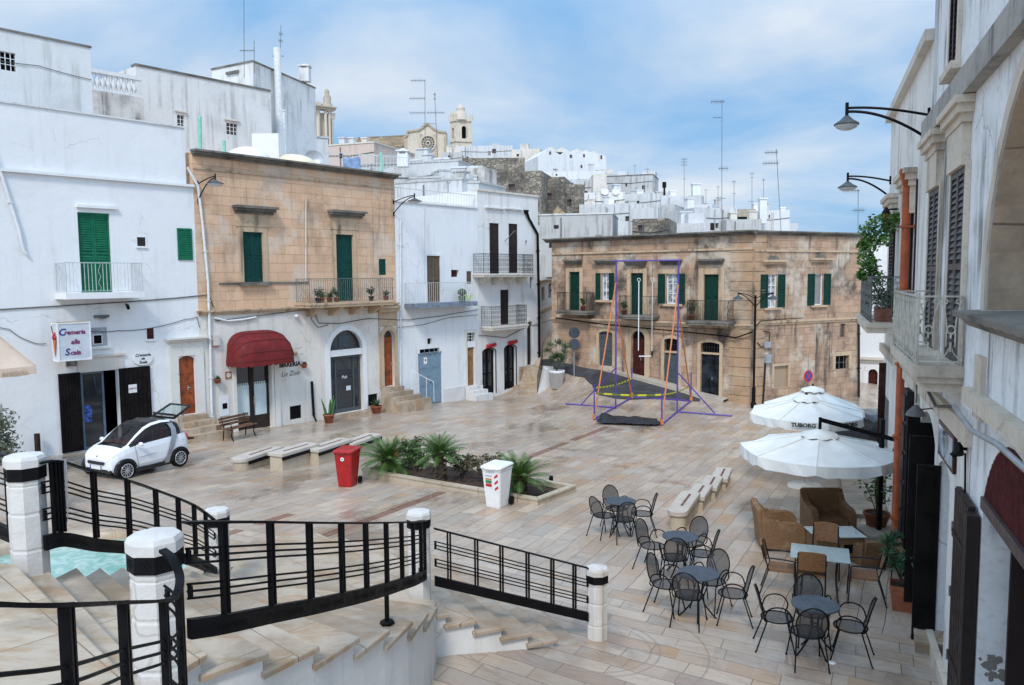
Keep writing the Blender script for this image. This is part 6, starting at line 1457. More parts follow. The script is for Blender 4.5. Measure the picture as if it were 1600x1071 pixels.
rt=thing('side_steps','shallow cream stone steps along the right hand wall behind the white parasol','steps',(kx(20)-1,20,gz(kx(20)-1,20)))
for k in range(7):
 y0=17.6+k*.9;z=gz(kx(y0)-.8,y0)+.09;b=MB()
 b.prism([V(kx(y0)-.02,y0,z-.8),V(kx(y0)-.9,y0+.2,z-.8),V(kx(y0+.9)-.9,y0+1.1,z-.8),V(kx(y0+.9)-.02,y0+.9,z-.8)],V(0,0,.8+.0));b.build('tread',M['stStep'],rt)
ah=Fr(((1338-800)/FPX*46,46.2),((1395-800)/FPX*45,45.2));dr=ah.rect(1356,577,1371,632)
root=body('house','white house with dark arched door closing the alley behind the black car',ah,-1,ah.L+6,ah.at(1365,398)[1],8,M['plC'],[dr+(.25,)],zg=-1.5)
b=MB();z1=dr[3]-.25;b.prism([ah.P(dr[0],dr[2],-.2)]+[ah.P(*p,-.2)for p in arcpts(dr[0],dr[1],z1,dr[3])]+[ah.P(dr[1],dr[2],-.2)],ah.n*.05);b.build('door',M['redwood'],root);surround(ah,root,dr,.25,M['plA'],.05,rise=.25)
l=ah.rect(1343,560,1382,566);ledge(ah,root,l[0],l[1],l[2],.3,.25,M['stPale'],steps=2)
hb=Fr(((1345-800)/FPX*70,70),((1410-800)/FPX*70,69));root2=body('house','pale distant house seen over the alley beside the vine',hb,-1,hb.L+4,hb.at(1375,372)[1],8,M['plC2'],[],zg=0)
for k,nm in((0,'hedge'),):pass
# --- hill and the white town on it
hx=np.arange(-90,150.1,6);hy=np.arange(56,240.1,6);HX,HY=np.meshgrid(hx,hy)
def hillz(x,y):
 r=np.clip((y-60)/95,0,1);ridge=np.exp(-((x+22)/48.0)**2)*24+np.exp(-((x-30)/45.0)**2)*8
 return-3+r*ridge*(1-.3*np.clip((y-170)/70,0,1))
HZ=hillz(HX,HY);b=MB();b.grid([[(HX[i,j],HY[i,j],HZ[i,j])for j in range(len(hx))]for i in range(len(hy))]);b.build('hill',M['kerb'],loc=(0,0,0),kind='structure')
def hh(label,x0,x1,yt,yb,Y,mat,rot=0.0,depth=7,wins=(),cope='plA2',name='house',ledges=(),par=.35,side=None):
 """block seen at columns x0..x1, top at row yt, front foot at row yb"""
 mat=dict(plA='plH1',plBright='plH2',plC='plH1',plC2='plH1',plA2='plH3',plG='plH3').get(mat,mat);cope='plH3' if cope=='plA2' else cope
 ym=(yt+yb)/2;w_=(x1-x0)/FPX*Y
 p,q=atY(x0,ym,Y+rot*w_),atY(x1,ym,Y-rot*w_);fr=Fr((p.x,p.y),(q.x,q.y));zt_=fr.at((x0+x1)/2,yt)[1];zb_=fr.at((x0+x1)/2,yb)[1]-3
 m=fr.P(fr.L/2,zb_,0);root=thing(name,label,'house',m,'white houses of the hill town');ops=[fr.rect(*w)for w in wins]
 b=MB();front(b,fr,0,fr.L,zb_,zt_,ops,.25);shell(b,fr,0,fr.L,zb_,zt_,depth);b.build('wall',M[mat],root)
 for o in ops:darkhole(fr,root,o,-.24,'brownpane' if(o[1]-o[0])<1.0 else 'dark')
 if cope:
  b=MB()
  for a0,a1,o0,o1 in((-.06,fr.L+.06,-.3,.06),(-.06,.25,-depth,-.301),(fr.L-.25,fr.L+.06,-depth,-.301)):fr.box(b,a0,a1,zt_,zt_+.12,o0,o1)
  b.build('coping',M[cope],root)
 rr=random.Random(int(x0*7+yt))
 if name=='house' and fr.L>2.5:
  for k in range(rr.randint(1,3)):
   a=rr.uniform(.15,.85)*fr.L;kd=rr.random();o_=-rr.uniform(.8,depth-1);b=MB();w2=rr.uniform(.25,.5)if kd<.6 else rr.uniform(.6,1.1);h2=rr.uniform(.5,1.2)
   fr.box(b,a-w2,a+w2,zt_,zt_+h2,o_-w2,o_+w2)
   if kd<.6:fr.box(b,a-w2-.08,a+w2+.08,zt_+h2,zt_+h2+.1,o_-w2-.08,o_+w2+.08)
   b.build('chimney' if kd<.6 else 'roof_room',M[rr.choice(('plH1','plH2','plH3','stPale','plS'))],root)
  for k in range(rr.randint(1,2)):a=rr.uniform(.1,.9)*fr.L;b=MB();b.tube([fr.P(a,zb_,.06),fr.P(a,zt_-.2,.06)],.045,5);b.build('downpipe',M[rr.choice(('galv','stPale','greyiron'))],root)
  for k in range(rr.randint(0,2)):
   a,z=rr.uniform(.12,.88)*fr.L,zt_-rr.uniform(.8,2.4);b=MB();fr.box(b,a-.25,a+.25,z-.35,z+.35,.002,.02);b.build('window',M[rr.choice(('brownpane','dbrown','greypane'))],root)
  if rr.random()<.6:b=MB();b.tube([fr.P(-.0,zt_-.9,.05),fr.P(fr.L*.5,zt_-1.05,.05),fr.P(fr.L,zt_-.85,.05)],.03,4);b.build('cable',M['cable'],root)
 return root,fr,zt_
T='plA'
r,fr,z=hh('white terrace house with slatted railing above the blue door house',617,722,284,310,50,'plA',.25,6,[(674,283.5,678,290.5)][:0])
hh('white rooftop room with two tiny windows above the terrace railing',641,745,278,300,53,'plA',.1,4,[(674,283,679,291)])
hh('broad white terrace wall carrying pale balusters below the cathedral',560,716,256,282,60,'plA',.15,6)
hh('white block with a dark square window left of the grey rubble walls',688,729,268,290,58,'plA',-.2,5,[(704,277,713,287)])
hh('white parapet block right of the terrace railing beside the cream house',700,748,286,316,49.5,'plC',-.1,3)
fb=Fr((atY(641,255,61).x,61.2),(atY(702,255,60).x,60.2));r_=thing('balustrade','row of pale balusters on the terrace below the cathedral front','balustrade',fb.P(fb.L/2,fb.at(670,261)[1]));b=MB();z0,z1=fb.at(670,261)[1],fb.at(670,250)[1]
for k in range(16):b.lathe([(.07,0),(.11,.25),(.06,.5)],fb.P(fb.L*(k+.5)/16,z0),6)
b.build('baluster',M['plA2'],r_);b=MB();fb.box(b,0,fb.L,z0+.5,z0+.62,-.1,.1);b.build('handrail',M['plA2'],r_)
def chim2(px,y0,y1,Y,w_,label):chimney_pot(px,y0,y1,Y,w_,label,'plA')
chim2(630,232,258,58,.75,'white chimney hut with arched openings on the terrace below the cathedral')
hh('pinkish flat house with a barred window left of the terrace',511,585,226,262,75,'pinkish',.2,8,[(530,240,536,248)],'stPale')
hh('white wall with a slim vent at the foot of the grey rooftop block',488,513,216,262,56,'plA',-.2,1.5)
def church():
 Y=165;root=thing('cathedral','limestone cathedral with a rose window and curved gable on the hilltop','church',atY(640,262,Y))
 fr=Fr((atY(520,240,Y+4).x,Y+4),(atY(640,240,Y).x,Y));zt_=fr.at(580,231)[1];b=MB();front(b,fr,0,fr.L,zt_-12,zt_,[]);shell(b,fr,0,fr.L,zt_-12,zt_,12,roof=False);b.build('nave',M['church'],root)
 zr=fr.at(580,216,-6)[1];b=MB();b.poly([fr.P(-.5,zt_-.1,.5),fr.P(fr.L,zt_-.1,.5),fr.P(fr.L,zr,-6),fr.P(-.5,zr,-6)]);b.poly([fr.P(-.5,zt_,-12.5),fr.P(-.5,zr,-6),fr.P(fr.L,zr,-6),fr.P(fr.L,zt_,-12.5)]);b.poly([fr.P(fr.L-.1,zt_,0),fr.P(fr.L-.1,zt_,-12),fr.P(fr.L-.1,zr,-6)])
 for k in range(40):b.lathe([(.16,0),(.2,.25),(0,.35)],fr.P(fr.L*k/40,zr-.02,-6),5)
 b.build('roof',M['tileroof'],root)
 gf=Fr((atY(632,230,Y-1).x,Y-1),(atY(698,230,Y-2).x,Y-2));pr=[(632,262),(632,215),(636,213),(637,206),(646,204.5),(654,204),(661,199.5),(665,195.5),(668,193),(672,196),(677,201),(685,205.5),(697,207),(697.5,262)]
 b=MB();b.prism([gf.P(*gf.at(x,y),-1.4)for x,y in pr],gf.n*1.4);b.build('gable_front',M['church'],root)
 b=MB()
 for(xa,ya),(xb,yb)in zip(pr[1:-2],pr[2:-1]):b.bar(gf.P(*gf.at(xa,ya),.1),gf.P(*gf.at(xb,yb),.1),.45,.35)
 for x in(634,658,681,696):b.bar(gf.P(*gf.at(x,262),.05),gf.P(*gf.at(x,210 if x>640 and x<690 else 214),.05),.5,.3)
 b.build('moulding',M['churchd'],root)
 c=gf.at(669,224.5);rr=1.55;b=MB();ring=lambda r0,n=28:[gf.P(c[0]+r0*math.cos(2*math.pi*k/n),c[1]+r0*math.sin(2*math.pi*k/n),.2)for k in range(n)]
 b.tube(ring(rr),.2,6,closed=True);b.tube(ring(.38,14),.12,5,closed=True);b.tube(ring(.95),.06,5,closed=True)
 for k in range(14):a=2*math.pi*k/14;b.bar(gf.P(c[0]+.4*math.cos(a),c[1]+.4*math.sin(a),.2),gf.P(c[0]+rr*math.cos(a),c[1]+rr*math.sin(a),.2),.09)
 rw=b.build('rose_window',M['church'],root);disc(gf,c[0],c[1],.02,rr,.03).build('pane',M['rosedark'],rw)
church()
def tower():
 Y=158;p0,p1,p2=atY(703.5,210,Y+1.2),atY(711.5,210,Y),atY(737,210,Y+.8);root=thing('bell_tower','slender limestone bell tower with a bell shaped cap on the hilltop','bell tower',atY(720,232,Y))
 f1,f2=Fr((p0.x,p0.y),(p1.x,p1.y)),Fr((p1.x,p1.y),(p2.x,p2.y));zb_,zt_=f2.at(724,250)[1],f2.at(724,188)[1];op=f2.rect(721.5,197,728.5,219);b=MB();front(b,f2,0,f2.L,zb_,zt_,[op+(.45,)],.5);o1=f1.rect(706,200,709.5,222);front(b,f1,0,f1.L,zb_,zt_,[o1+(.2,)],.4)
 bk=p2+(p0-p1);b.poly([V(p2.x,p2.y,zb_),V(bk.x,bk.y,zb_),V(bk.x,bk.y,zt_),V(p2.x,p2.y,zt_)]);b.poly([V(bk.x,bk.y,zb_),V(p0.x,p0.y,zb_),V(p0.x,p0.y,zt_),V(bk.x,bk.y,zt_)]);b.poly([V(p.x,p.y,zt_)for p in(p0,p1,p2,bk)]);b.build('shaft',M['church'],root)
 darkhole(f2,root,op,-.48,'dark','opening');darkhole(f1,root,o1,-.38,'churchd','opening')
 b=MB();
 for f in(f1,f2):
  for y in(222,219.5,190):z=f2.at(724,y)[1];f.box(b,-.15,f.L+.15,z,z+.3,-.2,.25)
  g2=MB();g2.prism([f.P(f.L*t,z_,-.1)for t,z_ in((0,zt_),(.25,zt_+.5),(.38,zt_+1.4),(.5,zt_+1.8),(.62,zt_+1.4),(.75,zt_+.5),(1,zt_))],f.n*.3);g2.build('gable',M['church'],root)
 b.build('cornice',M['church'],root)
 for p in(p0,p1,p2):MB().lathe([(.22,-.1),(.3,.4),(.18,.7),(.22,1.1),(.0,1.6)],(p.x,p.y,zt_),6).build('pinnacle',M['church'],root)
 c=(p0+p2)/2;z1=atY(720,162,c.y).z;H=z1-zt_;b=MB();b.lathe([(1.45,0),(1.3,H*.25),(.98,H*.5),(.78,H*.62),(.86,H*.66),(.86,H*.69),(.8,H*.74),(.62,H*.83),(.3,H*.9),(.16,H*.93),(.2,H*.96),(0,H)],(c.x,c.y,zt_),12);b.build('cap',M['church'],root)
tower()
def baroque():
 Y=118;root=thing('church_front','ornate tan baroque church front with columns and a statue, beside the grey rooftop block','church',atY(505,226,Y));fr=Fr((atY(486,200,Y).x,Y),(atY(522,200,Y+2).x,Y+2));b=MB()
 z=lambda y:fr.at(505,y)[1];s=lambda x:fr.at(x,200)[0]
 fr.box(b,s(486),s(521),z(240),z(177),-3,0);b.build('wall',M['church'],root)
 for x,w_,y0,o in((496,6,170,.6),(507,5,172,.9),(513,4,175,.9),(518,3,185,.5)):b=MB();b.tube([fr.P(s(x),z(238),o*.6),fr.P(s(x),z(y0),o*.6)],w_/FPX*Y*.5,8);fr.box(b,s(x)-.45,s(x)+.45,z(y0),z(y0)+.8,0,o);b.build('column',M['church'],root)
 b=MB();fr.box(b,s(486),s(521),z(173),z(170),-.3,1.1);fr.box(b,s(486),s(522),z(170),z(168),-.3,1.3);b.build('cornice',M['churchd'],root);b=MB();fr.box(b,s(486),s(494),z(168)+.01,z(140),-2,-.2);b.build('pier',M['church'],root)
 b=MB();b.lathe([(.9,0),(.55,.7),(.6,1.4),(.3,1.9),(.38,2.2),(.25,2.5),(0,2.7)],fr.P(s(511),z(168),.3),8);b.build('statue',M['churchd'],root)
baroque()
hh('ruined grey rubble wall in the upper row below the bell tower',722,820,247,275,110,'rub',.0,6,[(760,262,765,266)],None,'ruin')
hh('long dark rubble stone house wall with a small walled up window',735,846,269,345,82,'rub',.12,8,[(795,288,804,298)],None,'ruin')
hh('rubble stone house with a brown window in a pale frame',842,882,277,345,84,'rub',.1,7,[(855,302,862,313)],None,'ruin')
hh('rubble stone annex with a pale barred window at the end of the ruins',880,913,288,345,85,'rub',-.2,7,[(886,312,893,322)],None,'ruin')
hh('grey rubble wall strip under the balustrade at the left of the ruins',697,742,254,275,96,'rub',0,4,[],None,'ruin')
hh('long low white house on the skyline right of the bell tower',712,801,228,250,135,'plA',0,8,[(769,233,775,240),(729,245,732,248)],None)
hh('stained beige house on the skyline left of the zigzag roofs',800,844,233,270,130,'stPale',.1,8,[(807,241,811,245)],None)
def zigzag():
 Y=120;fr=Fr((atY(841,270,Y).x,Y),(atY(948,270,Y+3).x,Y+3));root=thing('house','large bright white house on the ridge with a row of zigzag gables','house',fr.P(fr.L/2,fr.at(895,315)[1],0),'white houses of the hill town');P=lambda x,y:fr.at(x,y)
 tops=[(841,246),(858,233.5),(876,243),(884,236),(896,239),(905,235),(914,240),(921,236),(930,241),(936,238),(947,242)];z0=P(895,335)[1]
 b=MB();b.prism([fr.P(P(841,300)[0],z0,-8)]+[fr.P(P(x,300)[0],P(895,y)[1],-8)for x,y in tops]+[fr.P(P(948,300)[0],z0,-8)],fr.n*8);b.build('wall',M['plH2'],root)
 ops=[(858,237,861,242),(890,242,894,247),(911,241,914,246),(938,243,941,249),(907,258,910,263)]
 for q in ops:b=MB();fr.box(b,*fr.rect(*q),.001,.02);b.build('window',M['brownpane'],root)
 b=MB()
 for xa,ya,xb,yb in((863,230,874,238),(880,230.5,893,238),(903,232,914,239),(917,233.5,927,240),(930,234,940,241)):
  p,q=fr.P(P(xa,300)[0],P(895,ya)[1],-7.8),fr.P(P(xb,300)[0],P(895,yb)[1],-7.8);r_=fr.P(P(xa-6,300)[0],P(895,yb)[1],-7.8);b.prism([p,q,r_],fr.n*7.5)
 b.build('roof',M['stPale'],root)
zigzag()
HS=[('white vaulted house under the zigzag gables',846,945,268,318,108,'plBright',.05,[(912,265,916,268)][:0]+[(868,272,871,275),(903,280,906,284)],None),('white front with three faint windows below the zigzag gables',878,936,281,330,100,'plA',-.1,[(893,286,896,290)],None),('small tan rooftop hut right below the zigzag gables',927,948,272,300,98,'stPale',0,[],None),('grey white house with two doors on the roof line right of the ridge',948,1020,275,310,112,'plG',.15,[(1003,290,1008,300),(977,286,980,292)],'stDark'),('white cube beside the grey house on the ridge',945,982,271,300,118,'plA',-.2,[(962,279,964,284)],None),('pale long wall with satellite dishes below the ruins',912,976,301,335,92,'plE2',.05,[(959,314,962,317)],None),('white wide house below the long pale wall',905,1015,319,352,84,'plC',.05,[(977,338,983,346)],None),('grey white weathered house just above the corner building roof at left',843,957,336,372,62,'plA2',.1,[(865,352,873,358),(843,350,846,372)][:1],'plG'),('white house with two dark square windows in the middle of the town',976,1032,303,340,95,'plA',.1,[(984,315,988,319),(995,314,1000,319)],None),('bright white house with a tall slim chimney tower',1028,1088,306,345,97,'plBright',-.1,[],None),('cream white flat block with a small white box on top',1030,1054,320,352,88,'plA2',.2,[],None),('grey stone hut with green door on the roof line above the corner building',988,1044,342,368,60,'rub',.15,[(997,352,1006,362)],None),('white house with a broad blank wall and grille',1070,1112,320,362,90,'plBright',.2,[(1091,334,1097,335.5)],None),('pale cream house with three dark little windows on the roof line',1085,1152,325,368,78,'plC2',-.15,[(1091,350,1096,358),(1118,349,1123,357),(1131,348,1136,357)],None),('low white house left of the small dark windows',1040,1105,349,370,66,'plA',.0,[],None),('white house with green shutter and beige awning wall',1148,1180,327,365,86,'plA',.0,[],None),('white house with a chimney and two dark slits near the end of the town',1175,1234,329,368,88,'plBright',.1,[(1185,333,1188,337),(1201,336,1203,342),(1185,346,1189,350)][:2],None),('last small white house at the right end of the town',1225,1247,349,368,92,'plA',-.2,[],None),('white low wall below the green awning house',1135,1190,343,370,76,'plA2',.0,[],None),('white flat house behind the slim chimney tower',1000,1050,300,330,110,'plA',0,[],None),('distant white row left of the bell tower foot',690,722,238,262,128,'plA2',.0,[(700,243,704,247)],None),('long white flat house at the far right skyline',1095,1150,322,345,115,'plA',.0,[],None),('white house over the narrow street beside the corner downpipe',838,868,352,420,66,'plC',.1,[(846,365,851,376)],None),('white roofs huddle right of the pale long wall',955,1010,300,325,104,'plA2',-.1,[(1003,305,1006,309)],None),]
for h in HS:hh(h[0],h[1],h[2],h[3],h[4],h[5],h[6],h[7],6,h[8],h[9])
b=MB();p,q=atY(850,340,72),atY(912,344,70);z0=atY(880,340,71).z;zt_=atY(876,323,76).z
b.prism([p+V(0,0,-1),q+V(0,0,-1),V((p.x+q.x)/2-.3,p.y+3,zt_)],V(.3,6,0));tag(b.build('tiled_roof',M['tileroof']),'low brown tiled roof at the foot of the rubble stone houses','roof')
tag(MB().obox(atY(1151,345,84.8),V(1.2,0,0),V(0,.3,0),V(0,0,.9)).build('shutter',M['ddgreen']),'small dark green shutter panel on the white house near the end of the town','shutter')
b=MB();b.obox(atY(1153,339,84.5),V(1.9,0,0),V(0,.5,0),V(0,0,.8));tag(b.build('awning',M['beigewall']),'beige awning panel beside the dark green shutter','awning')
for px,y0,y1,Y,w_,lb in((1087,289,312,96,.9,'slim white chimney tower standing above the middle of the town'),(1051,300,312,100,.7,'stout white chimney beside a dark vent pipe'),(1191,312,335,87,.75,'white chimney near the right end of the town'),(1222,326,345,90,.5,'small white chimney on the second last house'),(1180,320,335,90,.5,'low white chimney left of the tall one near the right end')):
 p,q=atY(px,y1,Y),atY(px,y0,Y);b=MB();b.box((p.x,p.y,(p.z+q.z)/2-.5),(w_,w_,q.z-p.z+1));b.box((p.x,p.y,q.z+.06),(w_*1.25,w_*1.25,.15));tag(b.build('chimney',M['plBright']),lb,'chimney','chimneys on the roofs')
p,q=atY(1038,316,99),atY(1038,286,99);tag(MB().tube([p,q],.12,6).tube([q-V(0,0,.6),q+V(0,0,.1)],.25,6).build('vent_pipe',M['black']),'black vent pipe with cowl on the middle roofs','vent pipe')
for px,py,Y in((954,315,91.5),(962,300,91.9),(945,300,91.9)):
 c=atY(px,py,Y);b=MB();b.lathe([(0,0),(.25,.05),(.42,.16)],(0,0,0),12);rm=Matrix.Rotation(R(75),3,'X');b.v=[tuple(rm@Vector(v)+c)for v in b.v];b.bar(c,c+V(0,.1,-.6),.05);tag(b.build('satellite_dish',M['white']),{954:'white satellite dish on the front of the long pale wall',962:'right hand white satellite dish on top of the long pale wall',945:'left hand white satellite dish on top of the long pale wall'}[px],'satellite dish','satellite dishes')
p=atY(455,246,40);b=MB();b.lathe([(0,0),(.3,.05),(.5,.2)],(0,0,0),14);c=atY(490,252,41);rm=Matrix.Rotation(R(70),3,'X')@Matrix.Rotation(R(20),3,'Y');b.v=[tuple(rm@Vector(v)+c)for v in b.v];b.bar(c,c+V(0,0,-.9),.05);tag(b.build('satellite_dish',M['galv']),'grey satellite dish behind the right of the tan cornice','satellite dish')
for(xa,ya,xb,yb,h_,Y0,Y1,lb)in((503,262,712,276,24,47,49,'thin white iron railing along the white terraces above the tan facade'),(560,256,640,258,14,60.2,60.2,'low slatted railing left of the terrace balusters')):
 p,q=atY(xa,ya,Y0),atY(xb,yb,Y1);b=MB();H=h_/FPX*Y0;n=40
 for k in range(n+1):c=p.lerp(q,k/n);b.bar(c,c+V(0,0,H),.022)
 b.bar(p+V(0,0,H),q+V(0,0,H),.03);b.bar(p+V(0,0,.1),q+V(0,0,.1),.02);tag(b.build('railing',M['galvw']),lb,'railing')
def antenna(px,y0,y1,Y,arms,label,lean=0,r=.02,mat='greyiron'):
 p,q=atY(px,y1,Y)-V(0,0,.5),atY(px+lean,y0,Y);root=thing('antenna',label,'antenna',p,'television antennas on the roofs');MB().tube([p,q],r,5).build('mast',M[mat],root)
 s=Y/FPX
 for(ya,xl,xr,kind)in arms:
  f=(ya-y1)/(y0-y1);c=p.lerp(q,f);a,b_=c+V(xl*s,0,(.15 if xl and abs(xl)>10 else 0)*0),c+V(xr*s,0,0);b=MB();b.bar(a,b_,r*1.1)
  n=max(3,int(abs(xr-xl)/2.2))
  for k in range(n):e=a.lerp(b_,(k+.5)/n);L_=(.22+.1*(k%2))if kind else .1;b.bar(e-V(0,L_,0),e+V(0,L_,0),r*.6);b.bar(e-V(0,0,L_*.5),e+V(0,0,L_*.5),r*.6)
  b.build('yagi',M[mat],root)
AN=[(381,-20,106,41,[(68,-7,16,0)],'tall antenna mast at the left corner of the grey rooftop block',0),(397,64,100,41.5,[],'short bare antenna mast beside the tall one on the grey block',0),(437,40,82,46.5,[(76,-12,6,0),(50,-3,3,1),(58,-3,3,1)],'antenna on top of the white flue pipe',2),(664,125,260,70,[(126,-22,0,1),(152,-24,0,1),(173,-24,0,1),(193,-6,8,0)],'three armed antenna in front of the cathedral gable',0),(685,145,262,71,[(148,-2,2,1),(154,-2,2,1),(174,-14,14,1),(190,-20,0,0)],'leaning antenna left of the bell tower',-6),(1128,157,368,45,[(159,-17,4,1),(182,-14,0,0),(256,-5,10,1),(300,-8,6,0)],'tallest antenna mast, on the corner building roof',0),(1222,233,372,44,[(238,-18,2,1),(253,-22,2,1)],'leaning antenna mast at right on the corner building roof',-9),(1069,248,318,92,[(249,-5,5,1),(253,-5,5,1),(257,-5,5,1),(277,-2,3,0)],'fine antenna with stacked short arms above the middle roofs',0),(1147,282,330,86,[(284,-4,3,1),(300,-3,3,0)],'thin antenna right of the tallest mast',0),(1175,270,326,90,[(271,-4,4,1),(277,-3,3,0),(310,-6,3,0)],'thin antenna near the tall white chimney',0),(1193,279,316,89,[(281,-2,2,1)],'tiny antenna on the right end chimney',0),(1341,297,362,44,[(298,-24,2,1),(323,-8,10,1)],'antenna at the right end of the corner building roof',0),(992,258,285,112,[(259,-3,3,0)],'tiny antenna left of the ridge end',0),(1012,262,285,112,[(264,-5,3,1)],'tiny antenna on the grey white ridge house',0),(1025,270,292,111,[(272,-2,2,0)],'tiny antenna right of the ridge house',0),(931,300,345,80,[(303,-4,4,0)],'antenna in front of the pale long wall',0),(1122,290,330,90,[(292,-3,3,0),(306,-5,5,0)],'thin antenna left of the tallest mast',0),(1103,296,325,95,[(297,-3,3,0)],'tiny antenna over the cream house',0)]
for a in AN:antenna(a[0],a[1],a[2],a[3],a[4],a[5],a[6],r=.016 if a[3]<60 else .024)
# --- square furniture
def gph(px,py,h):
 d=ray(px,py);t=4.0
 while t<80:
  p=EYE+d*t
  if p.z<gz(p.x,p.y)+h:break
  t+=.04
 return EYE+d*t
def on(p):return V(p.x,p.y,gz(p.x,p.y))
def smooth(pts,n=5):
 P=[Vector(p)for p in pts];E=[P[0]*2-P[1]]+P+[P[-1]*2-P[-2]];Q=[]
 for i in range(1,len(E)-2):
  a,b_,c,d=E[i-1:i+3]
  for k in range(n):t=k/n;Q.append(.5*((2*b_)+(c-a)*t+(2*a-5*b_+4*c-d)*t*t+(3*b_-a-3*c+d)*t**3))
 return Q+[P[-1]]
def make_chair():
 r=thing('bistro_chair','x','chair',(0,0,0),'black mesh bistro chairs');T=.0105
 b=MB();ring=ell(0,0,.45,.22,.22);b.tube(ring,T,6,closed=True);b.build('seat_frame',M['black'],r)
 b=MB();b.grid([[V(0,0,.437)]*20,ell(0,0,.441,.11,.11),ell(0,0,.45,.215,.215)],closed_u=True);b.build('seat',M['mesh'],r)
 def back(t):
  a=-math.pi*.12+t*math.pi*1.24;x=.205*math.cos(a)*(1.0 if math.sin(a)>0 else 1.0);h=.45+.22+.235*math.sin(a)
  return V(x,-.175-(h-.45)*.24-.02*(1-(x/.21)**2),h)
 pts=[back(k/20)for k in range(21)];pts=[V(.155,-.15,.44)]+pts+[V(-.155,-.15,.44)]
 b=MB();b.tube(pts,T,6);b.build('back_frame',M['black'],r)
 b=MB();rows=[]
 for k in range(0,12):
  p,q=pts[k],pts[-1-k];rows.append([p.lerp(q,f)-V(0,.03*math.sin(math.pi*f),0)for f in(0,.25,.5,.75,1)])
 b.grid(rows);b.build('backrest',M['mesh'],r)
 for s in(-1,1):
  b=MB();b.tube(smooth([V(s*.2,.13,.44),V(s*.235,.17,.56),V(s*.25,.10,.665),V(s*.25,-.02,.69),V(s*.24,-.14,.64),V(s*.215,-.19,.5),V(s*.19,-.17,.45)]),T,6);b.build('armrest',M['black'],r)
  for fy,ey in((.13,.235),(-.15,-.30)):b=MB();b.tube([V(s*.18,fy,.45),V(s*.225,ey,.0)],T,6);b.lathe([(.014,0),(.014,.02)],(s*.225,ey,0),6);b.build('leg',M['black'],r)
 return r
def make_table():
 r=thing('bistro_table','x','table',(0,0,0),'round slate blue bistro tables');b=MB();b.lathe([(0,.70),(.315,.70),(.325,.705),(.325,.718),(.318,.722),(0,.722)],n=36,sm=False);b.build('table_top',M['tabletop'],r)
 for k in range(4):
  a=k*math.pi/2+.4;d=V(math.cos(a),math.sin(a),0);b=MB();b.tube([d*.15+V(0,0,.70),d*.07+V(0,0,.55),d*.05+V(0,0,.40),d*.10+V(0,0,.22),d*.22+V(0,0,.07),d*.29+V(0,0,.0)],.0125,6);b.build('leg',M['black'],r)
 b=MB();b.tube(ell(0,0,.42,.055,.055,12),.01,5,closed=True);b.build('ring',M['black'],r)
 return r
chair0,table0=make_chair(),make_table();used={'c':False,'t':False}
def put(kind,proto,loc,rz,label):
 if not used.get(kind):used[kind]=True;proto.location=loc;proto.rotation_euler=(0,0,rz);proto['label']=label;return proto
 return dup(proto,loc,rz,label)
SETS=[((970,783),'table farthest from the camera',[((944,806),'left',8),((963,795),'far',20),((1004,803),'right',0),((974,812),'near',10)]),((1063,838),'table by the stone benches',[((1020,854),'left',-6),((1080,850),'far',-14),((1096,866),'right',14),((1053,872),'near',22)]),((1091,896),'third table from the back',[((1041,914),'left',-4),((1110,909),'far',-8),((1145,928),'right',6),((1077,931),'near',14)]),((1274,944),'table nearest the camera',[((1214,966),'left',12),((1268,957),'far',6),((1329,980),'right',-8),((1262,989),'near',28)])]
CT={'left':'left of','far':'on the far side of','right':'right of','near':'with its back to us at'}
for tp,nm,cs in SETS:
 t=on(gph(*tp,.72));put('t',table0,t,random.uniform(0,1.5),'round slate blue bistro table, the '+nm)
 for(sp,side,jit)in cs:
  c=on(gph(*sp,.45));d=t-c;rz=math.atan2(d.y,d.x)-math.pi/2+R(jit);put('c',chair0,c,rz,'black mesh bistro chair %s the %s'%(CT[side],nm))
def make_brown():
 r=thing('cafe_chair','x','chair',(0,0,0),'brown woven cafe chairs');T=.013
 b=MB();b.obox(V(-.21,-.2,.43),V(.42,0,0),V(0,.42,0),V(0,0,.03));b.obox(V(-.21,.19,.37),V(.42,0,0),V(0,.03,0),V(0,0,.06));b.build('seat',M['rattan'],r)
 b=MB();rows=[[V(-.205+.41*k/6,-.22-(z-.45)*.2-.03*math.sin(math.pi*k/6),z+(.02*math.sin(math.pi*k/6)if z>.8 else 0))for k in range(7)]for z in(.55,.68,.80,.865)]
 b.grid(rows);b.grid([[p+V(0,-.025,0)for p in q]for q in rows[::-1]]);b.grid([rows[-1],[p+V(0,-.025,0)for p in rows[-1]]]);b.build('backrest',M['rattan'],r)
 for s in(-1,1):
  b=MB();b.tube([V(s*.225,.2,.64),V(s*.225,.05,.655),V(s*.225,-.26,.66)],T,6);b.build('armrest',M['iron'],r)
  b=MB();b.tube([V(s*.225,.24,0),V(s*.225,.21,.64)],T,6);b.build('leg',M['iron'],r);b=MB();b.tube([V(s*.21,-.34,0),V(s*.215,-.2,.45),V(s*.21,-.3,.84)],T,6);b.build('leg',M['iron'],r)
 return r
br0=make_brown()
gt=[gph(x,y,.74)for x,y in((1245.5,850),(1322,857),(1320,881),(1238,873))];gc=sum(gt,V(0,0,0))/4;gl=on(gc);ux=(gt[1]-gt[0]);ux.z=0;ux.normalize();ang=math.atan2(ux.y,ux.x)
